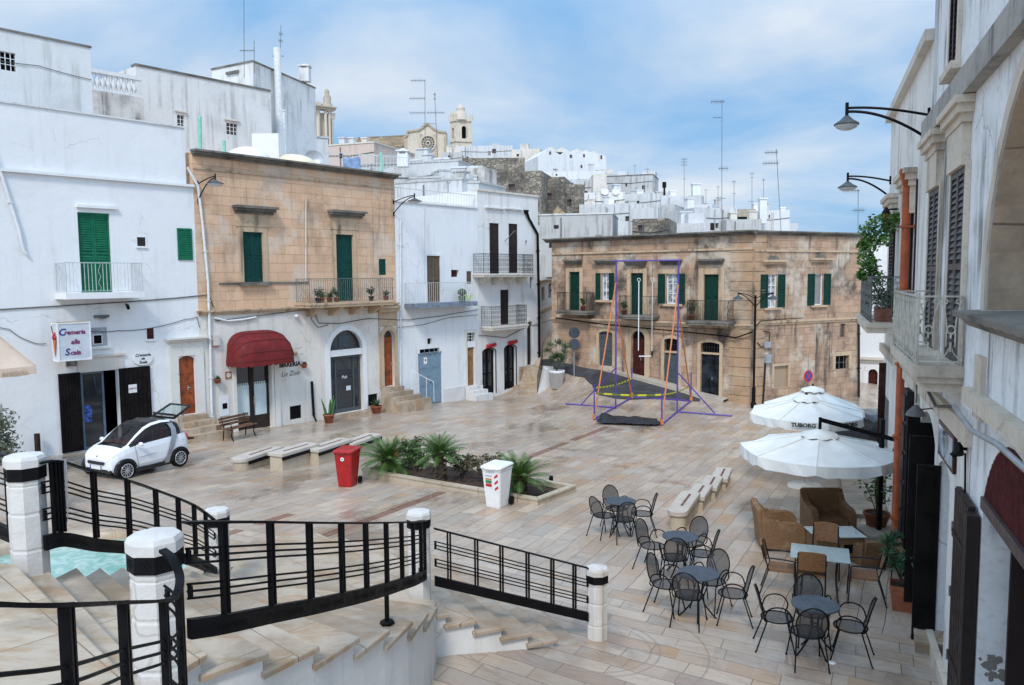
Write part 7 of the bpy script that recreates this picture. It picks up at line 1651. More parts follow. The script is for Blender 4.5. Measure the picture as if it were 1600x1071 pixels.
for(sp,h,face,lb)in(((1221,887),.45,0,'brown woven cafe chair at the left end of the glass table'),((1268,893),.45,math.pi/2,'brown woven cafe chair with its back to the camera at the glass table'),((1290,862),.45,-math.pi/2,'brown woven cafe chair on the far side of the glass table'),((1350,899),.45,math.pi,'brown woven cafe chair at the right end of the glass table'),((1411,862),.45,math.pi*1.05,'brown woven cafe chair half hidden behind the square terracotta planter')):
 c=on(gph(*sp,h));put('b',br0,c,face+ang-math.pi/2,lb)
tb=thing('glass_table','rectangular frosted glass cafe table with dark curved legs among the brown chairs','table',gl)
b=MB();L_,W_=.46,.36;uy=V(-ux.y,ux.x,0);o=V(gl.x,gl.y,gl.z+.73);b.obox(o-ux*L_-uy*W_,ux*L_*2,uy*W_*2,V(0,0,.014));b.build('table_top',M['glasstop'],tb)
for sx in(-1,1):
 for sy in(-1,1):b=MB();b.tube([o+ux*.28*sx,o+ux*.26*sx+uy*.08*sy-V(0,0,.3),o+ux*.27*sx+uy*.16*sy-V(0,0,.55),o+ux*.3*sx+uy*.34*sy-V(0,0,.72)],.016,6);b.build('leg',M['iron'],tb)
def make_wicker():
 r=thing('wicker_armchair','x','armchair',(0,0,0),'honey wicker armchairs');W,D=.40,.40
 b=MB();b.obox(V(-W+.1,-D,.05),V(2*W-.2,0,0),V(0,2*D-.02,0),V(0,0,.33));b.build('seat',M['wicker'],r)
 b=MB();rows=[]
 for z,y,th in((.05,-D,.14),(.45,-D-.04,.16),(.75,-D-.1,.16),(.84,-D-.10,.12),(.86,-D-.05,.04)):rows.append([V(-W,y,z),V(W,y,z),V(W,y+th,z),V(-W,y+th,z)])
 b.grid(rows,sm=False,closed_u=True);b.poly(rows[-1]);b.build('backrest',M['wicker'],r)
 for s in(-1,1):
  prof=[(-D+.02,.05),(D,.05),(D+.03,.3),(D+.02,.47),(D-.06,.57),(D-.18,.60),(0,.60),(-D*.55,.64),(-D*.8,.74),(-D-.02,.84)]
  b=MB();x0=s*W-(.075 if s>0 else .055);b.prism([V(x0,y,z)for y,z in prof],V(.13,0,0));b.build('armrest',M['wicker'],r)
 b=MB();
 for sx in(-1,1):
  for sy in(-1,1):b.box((sx*W*.9,sy*D*.9,.025),(.06,.06,.05))
 b.build('base',M['dbrown'],r);return r
w0=make_wicker()
for(sp,face,lb)in(((1216,852),R(-8),'wicker armchair turned to the right, seen from its side'),((1292,832),R(-92),'wicker armchair facing the camera behind the wicker coffee table'),((1364,878),R(92),'low wicker armchair with its back to the camera beside the coffee table')):
 c=gp(*sp);o_=put('w',w0,c,face-math.pi/2,lb);o_.scale=(.85,.85,.62)if 'low' in lb else(1,1,1)
tc_=[gph(x,y,.5)for x,y in((1268,823),(1343,829),(1342,839),(1264,833))];c=on(sum(tc_,V(0,0,0))/4);wt=thing('wicker_table','low wicker coffee table with a glass top among the wicker armchairs','table',c)
b=MB();b.box((c.x,c.y,c.z+.24),(.9,.62,.46));b.build('base',M['wicker'],wt);b=MB();b.box((c.x,c.y,c.z+.485),(.96,.68,.014));b.build('table_top',M['glasstop'],wt);b=MB();b.box((c.x+.2,c.y-.315,c.z+.26),(.28,.012,.16));b.build('opening',M['dark'],wt)
# --- parasols
def parasol(label,c,Rr,ze,zt_,n=8,mat='canvas',rot=0.0,val=.22,txt=None,flare=0.0,pole=True,base='round',square=False,vent=True):
 root=thing('parasol',label,'parasol',on(c));M_=M[mat];b=MB();m=6;rows=[]
 def edge(k,f):
  i=k/m;s0=int(i)%n;t=i-int(i);a0=rot+2*math.pi*s0/n;a1=rot+2*math.pi*(s0+1)/n
  p=V(math.cos(a0),math.sin(a0),0).lerp(V(math.cos(a1),math.sin(a1),0),t)*Rr*f;sag=-.07*math.sin(math.pi*t)*f*(1.2-f)*2
  return V(c.x+p.x,c.y+p.y,zt_+(ze-zt_)*(f**.92)+sag)
 fs=[.02,.2,.4,.6,.8,1.0]
 for f in fs:rows.append([edge(k,f)for k in range(n*m)])
 b.grid(rows,sm=True,closed_u=True)
 for k in range(n):b.tube([r_[k*m]+V(0,0,.008)for r_ in rows],.012,4)
 b.build('canopy',M_,root)
 b=MB();top=rows[-1];bot=[]
 for k,p in enumerate(top):
  d=V(p.x-c.x,p.y-c.y,0).normalized();t=(k%m)/m;bot.append(p+d*(.015+.02*math.sin(k*2.3))-V(0,0,val*(1-.12*math.sin(math.pi*t)-(.25 if k%m==0 else 0))))
 b.grid([top,bot],sm=False,closed_u=True);b.build('valance',M_,root)
 if vent:
  b=MB();rows2=[[V(c.x+.02*math.cos(2*math.pi*k/24),c.y+.02*math.sin(2*math.pi*k/24),zt_+.055)for k in range(24)],[V(c.x+.22*Rr*math.cos(2*math.pi*k/24),c.y+.22*Rr*math.sin(2*math.pi*k/24),zt_-.045+.015*math.sin(k*math.pi/1.5))for k in range(24)],[V(c.x+.235*Rr*math.cos(2*math.pi*k/24),c.y+.235*Rr*math.sin(2*math.pi*k/24),zt_-.10+.02*math.sin(k*math.pi/1.5))for k in range(24)]]
  b.grid(rows2,sm=True,closed_u=True);b.build('vent',M_,root);MB().lathe([(.03,.04),(.035,.09),(.02,.12),(0,.125)],(c.x,c.y,zt_),10).build('finial',M['redwood']if pole else M['black'],root)
 for k in range(n):
  a=rot+2*math.pi*k/n;b=MB();b.bar(V(c.x,c.y,zt_-.05),V(c.x+Rr*.97*math.cos(a),c.y+Rr*.97*math.sin(a),ze-.03),.025);b.build('rib',M['galv'],root)
 g0=gz(c.x,c.y)
 if pole:
  b=MB();b.tube([V(c.x,c.y,g0+.05),V(c.x,c.y,zt_)],.03,8);b.build('pole',M['galv'],root);MB().lathe([(0,.1),(.06,.1),(.06,.07),(.42,.06),(.44,.0)],(c.x,c.y,g0),20).build('base',M['stPale'],root)
 if txt:
  for ang_,s_ in txt:
   d=V(math.cos(ang_),math.sin(ang_),0);ap=Rr*math.cos(math.pi/n);f=Fr((0,0),(1,0));f.n=d;f.u=V(-d.y,d.x,0);f.p0=V(c.x,c.y,0)+d*(ap+.085)
   text(root,'lettering',s_,f,0,ze-val*.3-.02,0,.125,M['txtgreen'],bold=.006,sx=1.15)
 return root
def cen(px,py,Y):return atY(px,py,Y)
pB=on(gp(1373,832));Yc=pB.y-.1;cc_=atY(1281,676,Yc);ze_=0
root=parasol('large off white octagonal parasol hanging from a dark side arm, nearest of the white parasols',V(cc_.x,cc_.y,0),1.62,cc_.z-.36,cc_.z+.02,8,'canvas',R(22),.24,pole=False)
b=MB();tp_=atY(1376,655,pB.y);b.bar(pB,V(pB.x,pB.y,tp_.z+.0),.085);b.build('pole',M['black'],root);b=MB();ae=V(cc_.x,cc_.y,atY(1279,656,Yc).z);af=ae+(V(pB.x,pB.y,0)-V(ae.x,ae.y,0))*1.3;af.z=atY(1403,690,pB.y).z;b.bar(ae,af,.07,.09);b.build('arm',M['black'],root)
b=MB();b.bar(ae+V(.0,0,.05),V(cc_.x,cc_.y,cc_.z),.05);b.bar(af.lerp(ae,.02),V(pB.x,pB.y,pB.z+1.25),.03);b.bar(af.lerp(ae,.05)+V(.05,0,0),V(pB.x+.05,pB.y,pB.z+1.25),.02);b.build('strut',M['black'],root);b=MB();b.box((pB.x,pB.y,pB.z+.03),(.8,.8,.06));b.build('base',M['stPale'],root)
c2=atY(1260,620,20.95);parasol('white octagonal parasol printed TUBORG on the valance, behind the cantilever parasol'.replace('TUBORG ','with dark lettering '),V(c2.x,c2.y,0),1.5,atY(1260,668,19.5).z+.12,c2.z,8,'canvas',0.0,.24,[(R(-112.5),'TUBORG'),(R(-67.5),'TUBORG')])
c3=atY(1270,606,23.6);parasol('white octagonal parasol farthest back, half hidden by the lettered one',V(c3.x,c3.y,0),1.45,c3.z-.58,c3.z,8,'canvas',R(10),.22)
p=atY(52,589,21.5);ctr=V(p.x-1.75,p.y+.35,0);parasol('beige square parasol corner at the left edge of the picture',V(ctr.x,ctr.y,0),1.75,p.z+.28,p.z+1.75,4,'beige',R(-6),.26,vent=False)
d_=V(math.cos(R(-51)),math.sin(R(-51)),0);fq=Fr((0,0),(1,0));fq.n=d_;fq.u=V(-d_.y,d_.x,0);fq.p0=V(ctr.x,ctr.y,0)+d_*(1.75*math.cos(R(45))+.05)
tg=text(None,'lettering','propria',fq,.72,p.z+.14,0,.2,M['rust'],shear=.2);tag(tg,'brown word printed on the valance of the beige parasol','lettering')
# --- bins
def bin_(loc,rz,mat,label,dark='black'):
 r=thing('wheelie_bin',label,'bin',loc,'wheelie bins');x,y,z=loc;Rm=Matrix.Rotation(rz,3,'Z')
 def T(b):b.v=[tuple(Rm@Vector(v)+Vector(loc))for v in b.v];return b
 b=MB();rows=[]
 for zz,wx,y0,y1 in((.0,.19,-.22,.2),(.04,.2,-.23,.2),(.5,.235,-.265,.25),(.9,.26,-.30,.30),(.93,.275,-.315,.315),(.97,.275,-.315,.315)):
  c_=.03;rows.append([V(-wx+c_,y0,zz),V(wx-c_,y0,zz),V(wx,y0+c_,zz),V(wx,y1-c_,zz),V(wx-c_,y1,zz),V(-wx+c_,y1,zz),V(-wx,y1-c_,zz),V(-wx,y0+c_,zz)])
 b.grid(rows,sm=False,closed_u=True);b.poly(rows[0][::-1]);T(b).build('body',M[mat],r)
 b=MB();rows=[]
 for zz,e in((.975,.0),(1.0,.012),(1.03,.0),(1.055,-.06),(1.06,-.12)):
  wx,wy=.285+e,.33+e;c_=.04;tl=lambda yy:zz+.02*(yy+.33)/.66
  rows.append([V(-wx+c_,-wy-.02,tl(-wy)),V(wx-c_,-wy-.02,tl(-wy)),V(wx,-wy+c_,tl(-wy)),V(wx,wy-c_,tl(wy)),V(wx-c_,wy,tl(wy)),V(-wx+c_,wy,tl(wy)),V(-wx,wy-c_,tl(wy)),V(-wx,-wy+c_,tl(-wy))])
 b.grid(rows,sm=False,closed_u=True);b.poly(rows[-1]);b.poly(rows[0][::-1]);b.obox(V(-.12,-.40,.985),V(.24,0,0),V(0,.06,0),V(0,0,.025));T(b).build('lid',M[mat],r)
 for s in(-1,1):b=MB();b.tube([V(s*.22,.26,.11),V(s*.275,.26,.11)],.105,16);b.tube([V(s*.276,.26,.11),V(s*.28,.26,.11)],.05,10);T(b).build('wheel',M['black'],r)
 b=MB();b.tube([V(-.2,.33,.95),V(-.2,.38,.98),V(.2,.38,.98),V(.2,.33,.95)],.016,6);T(b).build('handle',M[mat],r)
 return r,T
rb=gp(541,762);r,T=bin_((rb.x,rb.y+.25,rb.z),R(-14),'binred','red wheelie bin with a round white sticker standing by the planter')
b=MB();b.prism([V(-.01+.055*math.cos(k*math.pi/9),-.298,.80+.055*math.sin(k*math.pi/9))for k in range(18)],V(0,-.012,0));st=T(b).build('sticker',M['white'],r);b=MB();b.prism([V(-.01+.024*math.cos(k*math.pi/6),-.311,.80+.024*math.sin(k*math.pi/6))for k in range(12)],V(0,-.003,0));T(b).build('emblem',M['blue'],st)
wb=gp(777,795);r,T=bin_((wb.x,wb.y+.25,wb.z),R(-30),'binwhite','white wheelie bin with red striped sticker at the planter corner')
def decal(T,name,mat,x0,x1,z0,z1,par,face='front',d=.004):
 b=MB();yf=lambda z:-.265-.035*(z-.5)/.4-.002
 b.obox(V(x0,yf(z0)-d,z0),V(x1-x0,0,0),V(0,d,0),V(0,yf(z1)-yf(z0),z1-z0));return T(b).build(name,M[mat],par)
lb_=decal(T,'label','white',-.17,.02,.48,.78,r,d=.002)
for z0,z1,mt in((.70,.74,'labelorange'),(.62,.69,'labelgreen'),(.53,.61,'signred')):decal(T,'print',mt,-.16,.01,z0,z1,lb_,d=.005)
decal(T,'print','txtblue',-.16,.02,.79,.81,lb_,d=.003)
sp_=decal(T,'reflective_strip','white',.09,.19,.42,.86,r,d=.002)
for k in range(3):
 b=MB();yf=lambda z:-.265-.035*(z-.5)/.4-.006;z0=.44+.15*k;b.prism([V(.09,yf(z0),z0),V(.19,yf(z0+.06),z0+.07),V(.19,yf(z0+.1),z0+.14),V(.09,yf(z0),z0+.07)],V(0,-.003,0));T(b).build('stripe',M['signred'],sp_)
M_l=0
# --- planter with cycads
def planter():
 P=[(-4.45,23.05),(.62,19.1),(1.65,20.5),(-3.3,24.6)];zt_=[-.33,-.14,-.17,-.36]
 root=thing('planter','long stone edged planter bed in the middle of the square','planter',(-1.4,21.5,gz(-1.4,21.5)))
 Q=[V(p[0],p[1],z)for p,z in zip(P,zt_)];c=sum(Q,V(0,0,0))/4;b=MB()
 inn=[]
 for i in range(4):
  e0=(Q[i]-Q[i-1]).normalized();e1=(Q[(i+1)%4]-Q[i]).normalized();n0=V(-e0.y,e0.x,0);n1=V(-e1.y,e1.x,0);k=.3/max(.3,(1+n0.dot(n1))/1);inn.append(Q[i]+(n0+n1)*k*.5*2/2*1.0)
 for i in range(4):
  j=(i+1)%4;n=10
  for k in range(n):
   a,a2=Q[i].lerp(Q[j],k/n),Q[i].lerp(Q[j],(k+1)/n-.002);d,d2=inn[i].lerp(inn[j],k/n),inn[i].lerp(inn[j],(k+1)/n-.002)
   bow=V(0,0,0);b.prism([V(a.x,a.y,-1.3),V(a2.x,a2.y,-1.3),V(d2.x,d2.y,-1.3),V(d.x,d.y,-1.3)],V(0,0,(a.z+a2.z)/2+1.3-.05));o=(a-d).normalized()*.03;b.prism([a+o-V(0,0,.048),a2+o-V(0,0,.048),d2-V(0,0,.048),d-V(0,0,.048)],V(0,0,.048))
 b.build('kerb',M['stPil2'],root);b=MB();b.poly([V(p.x,p.y,-.32)for p in inn]);b.build('soil',M['soil'],root)
planter()
def cycad(px,py,Y,hgt,Rr,n,label,seed,trunk=.35,lean=0):
 rnd=random.Random(seed);p=atY(px,py,Y);g0=V(p.x,p.y,-.32);root=thing('cycad',label,'palm',g0,'cycads in the planter');top=V(p.x,p.y,g0.z+trunk)
 b=MB();b.tube([g0-V(0,0,.1),g0+V(0,0,trunk*.5),top+V(0,0,.08)],lambda t:.17-.05*t+.015*math.sin(t*60),10)
 for k in range(60):a=rnd.random()*6.28;z=rnd.random()*trunk;d=V(math.cos(a),math.sin(a),0);b.bar(g0+d*.12+V(0,0,z),g0+d*.2+V(0,0,z+.07),.04)
 b.build('trunk',M['bark'],root);b=MB()
 for k in range(n):
  a=k*2.39996+rnd.uniform(-.15,.15);f=k/n;el=1.42-1.35*f+rnd.uniform(-.1,.1);L=Rr*(0.85+.25*math.sin(f*2.6))*rnd.uniform(.85,1.1);d=V(math.cos(a),math.sin(a),0);sd=V(-d.y,d.x,0);P=[];q=top.copy();e=el;m=15
  for i in range(m+1):P.append(q.copy());q=q+(d*math.cos(e)+V(0,0,math.sin(e)))*(L/m);e-=(.028+.035*f)*(1+i/m)
  for i in range(m):
   t=(P[i+1]-P[i]).normalized();up=sd.cross(t);b.poly([P[i]-sd*.006,P[i]+sd*.006,P[i+1]+sd*.006,P[i+1]-sd*.006])
   if i<2:continue
   for h in(0,.5):
    c=P[i].lerp(P[i+1],h);ll=L*.23*math.sin(math.pi*min(1,(i+h)/m*.86+.12))**.7
    for s in(-1,1):
     tip=c+sd*s*ll*.78+t*ll*.55+up*ll*.28;w=t*.009*L/.7;b.poly([c-w,c+w,tip+w*.15,tip-w*.15])
 b.build('fronds',M['cyc'],root)
 return root
cycad(607,735,22.9,0,.98,46,'low spreading cycad with a tan cone at the left end of the planter',1,.25);cycad(687,755,21.6,0,.78,44,'cycad on a bare dark trunk in the middle of the planter',2,.72);cycad(812,765,20.1,0,.90,44,'cycad with upright fronds behind the white bin',4,.38)
pcn=atY(618,722,22.9);tagc=MB().lathe([(.07,0),(.1,.1),(.06,.22),(0,.28)],(pcn.x,pcn.y,-.0),10);tag(tagc.build('cycad_cone',M['conetan']),'tan orange seed cone in the heart of the left cycad','cone')
def bush(px,Y,rx,h,n,mat,label,seed,cat='shrub',group=None,z0=-.32,size=.05,stems=9,name='bush',blobs=None):
 rnd=random.Random(seed);p=atY(px,740,Y);g0=V(p.x,p.y,z0);root=thing(name,label,cat,g0,group);b=MB();tips=[]
 for k in range(stems):
  a=rnd.random()*6.28;rr=rx*rnd.uniform(.2,1);t=g0+V(rr*math.cos(a),rr*.8*math.sin(a),h*rnd.uniform(.6,1.0));mid=g0.lerp(t,.5)+V(rnd.gauss(0,.05),rnd.gauss(0,.05),.06);b.tube([g0+V(rnd.gauss(0,.06),rnd.gauss(0,.06),0),mid,t],.012,5,r2=.004);tips.append((t,rx*.32));tips.append((mid,rx*.4))
 b.build('stem',M['bark'],root);b=MB();leafcloud(b,tips,n,1.0,size,rnd,1.2);b.build('foliage',M[mat],root);return root
bush(652,22.6,.5,.78,1000,'bushgreen','dense dark shrub between the left and middle cycads',11,group='shrubs in the planter');bush(722,21.9,.5,.75,900,'bushleaf','loose reddish shrub right of the middle cycad',12,group='shrubs in the planter');bush(762,21.3,.5,.75,900,'bushleaf','loose reddish shrub behind the white bin',13,group='shrubs in the planter');bush(640,23.6,.5,.75,900,'bushleaf','shrub at the back of the planter behind the left cycad',14,group='shrubs in the planter')
c=gp(861,758);tag(MB().lathe([(.06,0),(.06,.22),(.05,.25),(0,.26)],c,10).build('bollard',M['black']),'tiny black bollard beyond the right corner of the planter','bollard')
# --- stone benches
def bench_block(pl,pr,label,group,w_=.62,hgt=.42,band=True,inlay=True,roundend=False):
 pl,pr=Vector(pl),Vector(pr);u=(pr-pl);u.z=0;L=u.length;u.normalize();n=V(-u.y,u.x,0);z=pl.z;root=thing('stone_bench',label,'bench',V((pl.x+pr.x)/2,(pl.y+pr.y)/2,z-hgt),group)
 def outline(e,w):
  pts=[pl+u*(L+e)-n*e,pl+u*(L+e)+n*(w+e)]
  if roundend:pts+=[pl+n*(w/2)+u*(.0)+(n*math.cos(t)-u*math.sin(t))*(w/2+e)for t in[math.pi*k/10 for k in range(11)]]
  else:pts+=[pl-u*e+n*(w+e),pl-u*e-n*e]
  return[V(p.x,p.y,0)for p in pts]
 b=MB();b.prism([p+V(0,0,z-hgt-.5)for p in outline(-.05,w_)],V(0,0,hgt+.5-.1));b.build('base',M['stPil2'],root)
 b=MB();rows=[[p+V(0,0,z-.1)for p in outline(0,w_)],[p+V(0,0,z-.012)for p in outline(0,w_)],[p+V(0,0,z)for p in outline(-.012,w_)]];b.grid(rows,sm=False,closed_u=True);b.poly(rows[-1]);b.poly(rows[0][::-1]);s=b.build('seat',M['bencht'],root)
 if inlay:b=MB();b.obox(pl+u*(L*.2)+n*(w_*.38)+V(0,0,.001),u*L*.66,n*w_*.13,V(0,0,.003));b.build('inlay',M['inlay'],s)
 if band:b=MB();b.obox(pl+u*.02-n*.012-V(0,0,.21),u*(L-.02),n*.05,V(0,0,.11));b.build('band',M['black'],root)
LBk=[((389,716),(443,698),24.4),((441,710),(499,693),24.2),((498,703),(551,686),25.2),((552,694),(596.5,678),26.6)]
for k,(a,c,Y)in enumerate(LBk):
 q=atY(*a,Y);e=atZ(*c,q.z);bench_block(q,e,['pale stone bench block with rounded end, nearest the white car','second pale stone bench block from the rounded end, left of the bin','third pale stone bench block, behind the red bin','last pale stone bench block, right of the red bin'][k],'stepped stone benches on the left',.6,.42,True,True,k==0)
RB=[((3.81,16.95,.2),(4.42,18.37)),((4.53,18.41,.08),(5.0,19.5)),((5.11,19.52,-.0),(5.56,20.62)),((5.68,20.64,-.08),(6.15,21.85))]
for k,(a,c)in enumerate(RB):
 bench_block(V(*a),V(c[0],c[1],a[2]),['nearest stone bench block with rounded end by the bistro tables','second stone bench block behind the bistro tables','third stone bench block behind the bistro tables','farthest stone bench block behind the bistro tables'][k],'stepped stone benches on the right',.44,.4,False,True,k==0)
def wood_bench():
 a,c=gp(343,690),gp(392,680);u=(c-a);L=1.5;u.z=0;u.normalize();n=V(u.y,-u.x,0);o=a+n*.0;root=thing('park_bench','small wooden park bench with black iron legs left of the bar door','bench',a)
 z=a.z
 b=MB()
 for k in range(4):b.obox(o+n*(.08+.1*k)+V(0,0,.44),u*L,n*.085,V(0,0,.03))
 b.build('seat',M['benchwood'],root);b=MB()
 for k in range(3):b.obox(o+n*(.03-.03*k)+V(0,0,.55+.11*k),u*L,n*.03,V(0,-.0,.09))
 b.build('backrest',M['benchwood'],root)
 for f in(.12,.88):
  q=o+u*L*f;b=MB();b.tube([q+n*.0,q+n*.06+V(0,0,.43),q-n*.06+V(0,0,.88)],.022,6);b.tube([q+n*.06+V(0,0,.42),q+n*.48+V(0,0,.42),q+n*.42+V(0,0,.2),q+n*.52],.022,6);b.tube([q+n*.0+V(0,0,.62),q+n*.42+V(0,0,.64),q+n*.46+V(0,0,.44)],.018,6);b.build('leg',M['black'],root)
wood_bench()
# --- pots
def potted(loc,label,kind,rp=.2,hp=.3,mat='terracotta',leaf='dkleaf2',seed=0,h=.6,group=None,square=False,name='potted_plant'):
 rnd=random.Random(seed);loc=Vector(loc);r=thing(name,label,'plant',loc,group);b=MB()
 if square:b.lathe([(rp*.95,0),(rp*1.25,hp*.86),(rp*1.34,hp*.86),(rp*1.34,hp),(rp*1.2,hp),(rp*1.15,hp*.9)],loc,4,math.pi/4+square,sm=False)
 else:b.lathe([(0,0),(rp*.72,0),(rp*.95,hp*.85),(rp*1.06,hp*.86),(rp*1.06,hp),(rp*.93,hp),(rp*.9,hp*.92)],loc,18)
 b.build('pot',M[mat],r);MB().lathe([(rp*.92,hp*.9),(0,hp*.92)],loc,12 if not square else 4,math.pi/4+square if square else 0).build('soil',M['soil'],r);c=loc+V(0,0,hp*.92)
 if kind=='cactus':
  b=MB()
  for k in range(8):a=rnd.random()*6.28;rr=rp*rnd.uniform(0,.7);q=c+V(rr*math.cos(a),rr*math.sin(a),0);hh_=h*rnd.uniform(.5,1);b.tube([q,q+V(.12*math.cos(a)*hh_,.12*math.sin(a)*hh_,hh_*.6),q+V(.25*math.cos(a)*hh_,.25*math.sin(a)*hh_,hh_)],lambda t:.05*(1-.35*t)*(1 if t<.97 else .4),7)
  b.build('stem',M['cactus'],r)
 elif kind=='fan':
  b=MB()
  for k in range(26):a=rnd.random()*6.28;e=rnd.uniform(.5,1.3);d=V(math.cos(a)*math.cos(e),math.sin(a)*math.cos(e),math.sin(e));s=V(-math.sin(a),math.cos(a),0);L=h*rnd.uniform(.6,1.1);t=c+d*L-V(0,0,.25*L*math.cos(e));m=c+d*L*.55;b.poly([c,m+s*.035,t,m-s*.035])
  b.build('leaves',M[leaf],r)
 else:
  b=MB();tips=[]
  for k in range(7):a=rnd.random()*6.28;t=c+V(h*.3*math.cos(a),h*.3*math.sin(a),h*rnd.uniform(.55,.95));m=c.lerp(t,.5)+V(0,0,.05);b.tube([c,m,t],.012,5,r2=.005);tips+=[(t,h*.22),(m,h*.16)]
  b.build('stem',M['bark'],r);b=MB()
  if kind=='spiky':
   for t,s in tips:
    for k in range(60):d=V(rnd.gauss(0,1),rnd.gauss(0,1),rnd.gauss(.5,.8)).normalized();q=d.cross(V(rnd.gauss(0,1),rnd.gauss(0,1),1)).normalized();L=h*.24*rnd.uniform(.7,1.1);b.poly([t,t+d*L*.5+q*.012,t+d*L,t+d*L*.5-q*.012])
  else:leafcloud(b,tips,260,1.2,.055 if h<1.2 else .07,rnd)
  b.build('foliage',M[leaf],r)
 return r
q=gp(514,661);potted(q,'tall cactus in a terracotta pot left of the arched shop window','cactus',.24,.38,h=.85,seed=3)
q=gp(588,646);potted(q,'leafy green plant in a terracotta pot right of the arched shop window','fan',.27,.36,h=.55,seed=4)
q=gp(870,607);potted(q,'feathery palm in a tall white pot beside the white stair wall','spiky',.42,1.0,'plBright','dkleaf2',5,1.7)
q=gp(1409,952);potted(q,'spiky oleander in a square terracotta planter by the dark doors','spiky',.2,.42,seed=6,h=.8,square=R(-26))
for o in bpy.data.objects:
 if o.type=='MESH' and o.parent and 'oleander' in o.parent.get('label','')and o.name.startswith('foliage'):o.data.materials[0]=M['oleander']
q=gp(1369,826);potted(q,'young lemon tree in a round terracotta pot behind the dark parasol post','tree',.26,.36,seed=8,h=.95)
for o in bpy.data.objects:
 if o.type=='MESH' and o.parent and 'lemon tree' in o.parent.get('label','')and o.name.startswith('foliage'):o.data.materials[0]=M['lemon']
q=V(745/1240*9.15,9.15,.605);potted(q,'small round terracotta pot on a dark saucer at the bottom right doorway','tree',.11,.16,seed=9,h=.14)
for(px,py,lb)in((340,599,'small wall mounted terracotta pot left of the bar door'),(475,575,'small wall mounted terracotta pot right of the black wall lettering')):
 a,z=fB.at(px,py,.12);potted(fB.P(a,z,.14),lb,'fan',.13,.17,leaf='dkleaf2',seed=int(px),h=.17,group='wall flower pots')
for(px,py,k)in((497,470,0),(503,470,1),(515,469,2),(526,469,3),(580,467,4),(603,466,5)):
 a,z=fB.at(px,py,.6);z=w2B=bal.location.z*0+(fB.rect(525.5,367,552,471)[2]);potted(fB.P(a,z+.005,.6),['dark pot with drooping plant at the left end of the tan balcony','second pot from the left on the tan balcony','terracotta pot of green plants left of the balcony shutters','terracotta pot with pale leaves beside the balcony shutters','dark bushy pot right of the balcony shutters','small pot at the right end of the tan balcony'][k],['tree','fan','fan','tree','tree','fan'][k],.13,.2,'terracotta' if k not in(0,4)else 'black','dkleaf2',30+k,.4,'pots on the tan balcony')
for fr,W_,px,lb in((fD,2,975,'potted plant on the middle balcony of the corner building'),(fD,4,1080,'bushy plant at the left end of the right balcony of the corner building'),(fD,0,911,'small pot on the left balcony of the corner building')):
 a,z=fr.at(px,490,.4);zz=W[W_][2];potted(fr.P(a,zz+.01,.4),lb,'tree',.15,.25,leaf='bushgreen',seed=px,h=.75 if px==1080 else .4,group='plants on the corner building balconies')
q=gp(1480,1052);b=MB();b.lathe([(.03,0),(.035,.08),(.03,.08)],q,8);tag(b.build('cup',M['signred']),'small red and white cup on the paving by the dark plank doors','cup')
q=gp(1300,1036);tag(MB().lathe([(.0,.02),(.05,.015),(.06,0)],q,10).build('ashtray',M['white']),'little white dish on the ground by the nearest bistro table','dish')
q=fA.P(fA.at(58,700,.2)[0],0,.25);zt_=atY(57,678,q.y).z;b=MB();b.tube([V(q.x,q.y,gz(q.x,q.y)-.2),V(q.x,q.y,zt_)],.09,8);tag(b.build('bollard',M['dbrown']),'dark reddish post against the white wall above the top left pillar','post')
def olive():
 rnd=random.Random(21);p=atY(-32,705,17.5);g0=V(p.x,p.y,gz(p.x,p.y));root=thing('olive_tree','grey green olive tree branches reaching in at the left edge','tree',g0);b=MB();top=g0+V(.05,0,1.5);b.tube([g0,g0+V(.1,0,.8),top],.09,8,r2=.06);tips=[]
 for k in range(16):
  a=rnd.random()*6.28;t=top+V(.7*math.cos(a)*rnd.uniform(.5,1),.7*math.sin(a)*rnd.uniform(.5,1),rnd.uniform(-.25,1.0));m=top.lerp(t,.5)+V(0,0,.12);b.tube([top,m,t],.03,5,r2=.006);tips+=[(t,.26),(m.lerp(t,.5),.22)]
 b.build('trunk',M['bark'],root);b=MB();leafcloud(b,tips,2600,1.1,.05,rnd,1.25);b.build('crown',M['olive'],root)
olive()
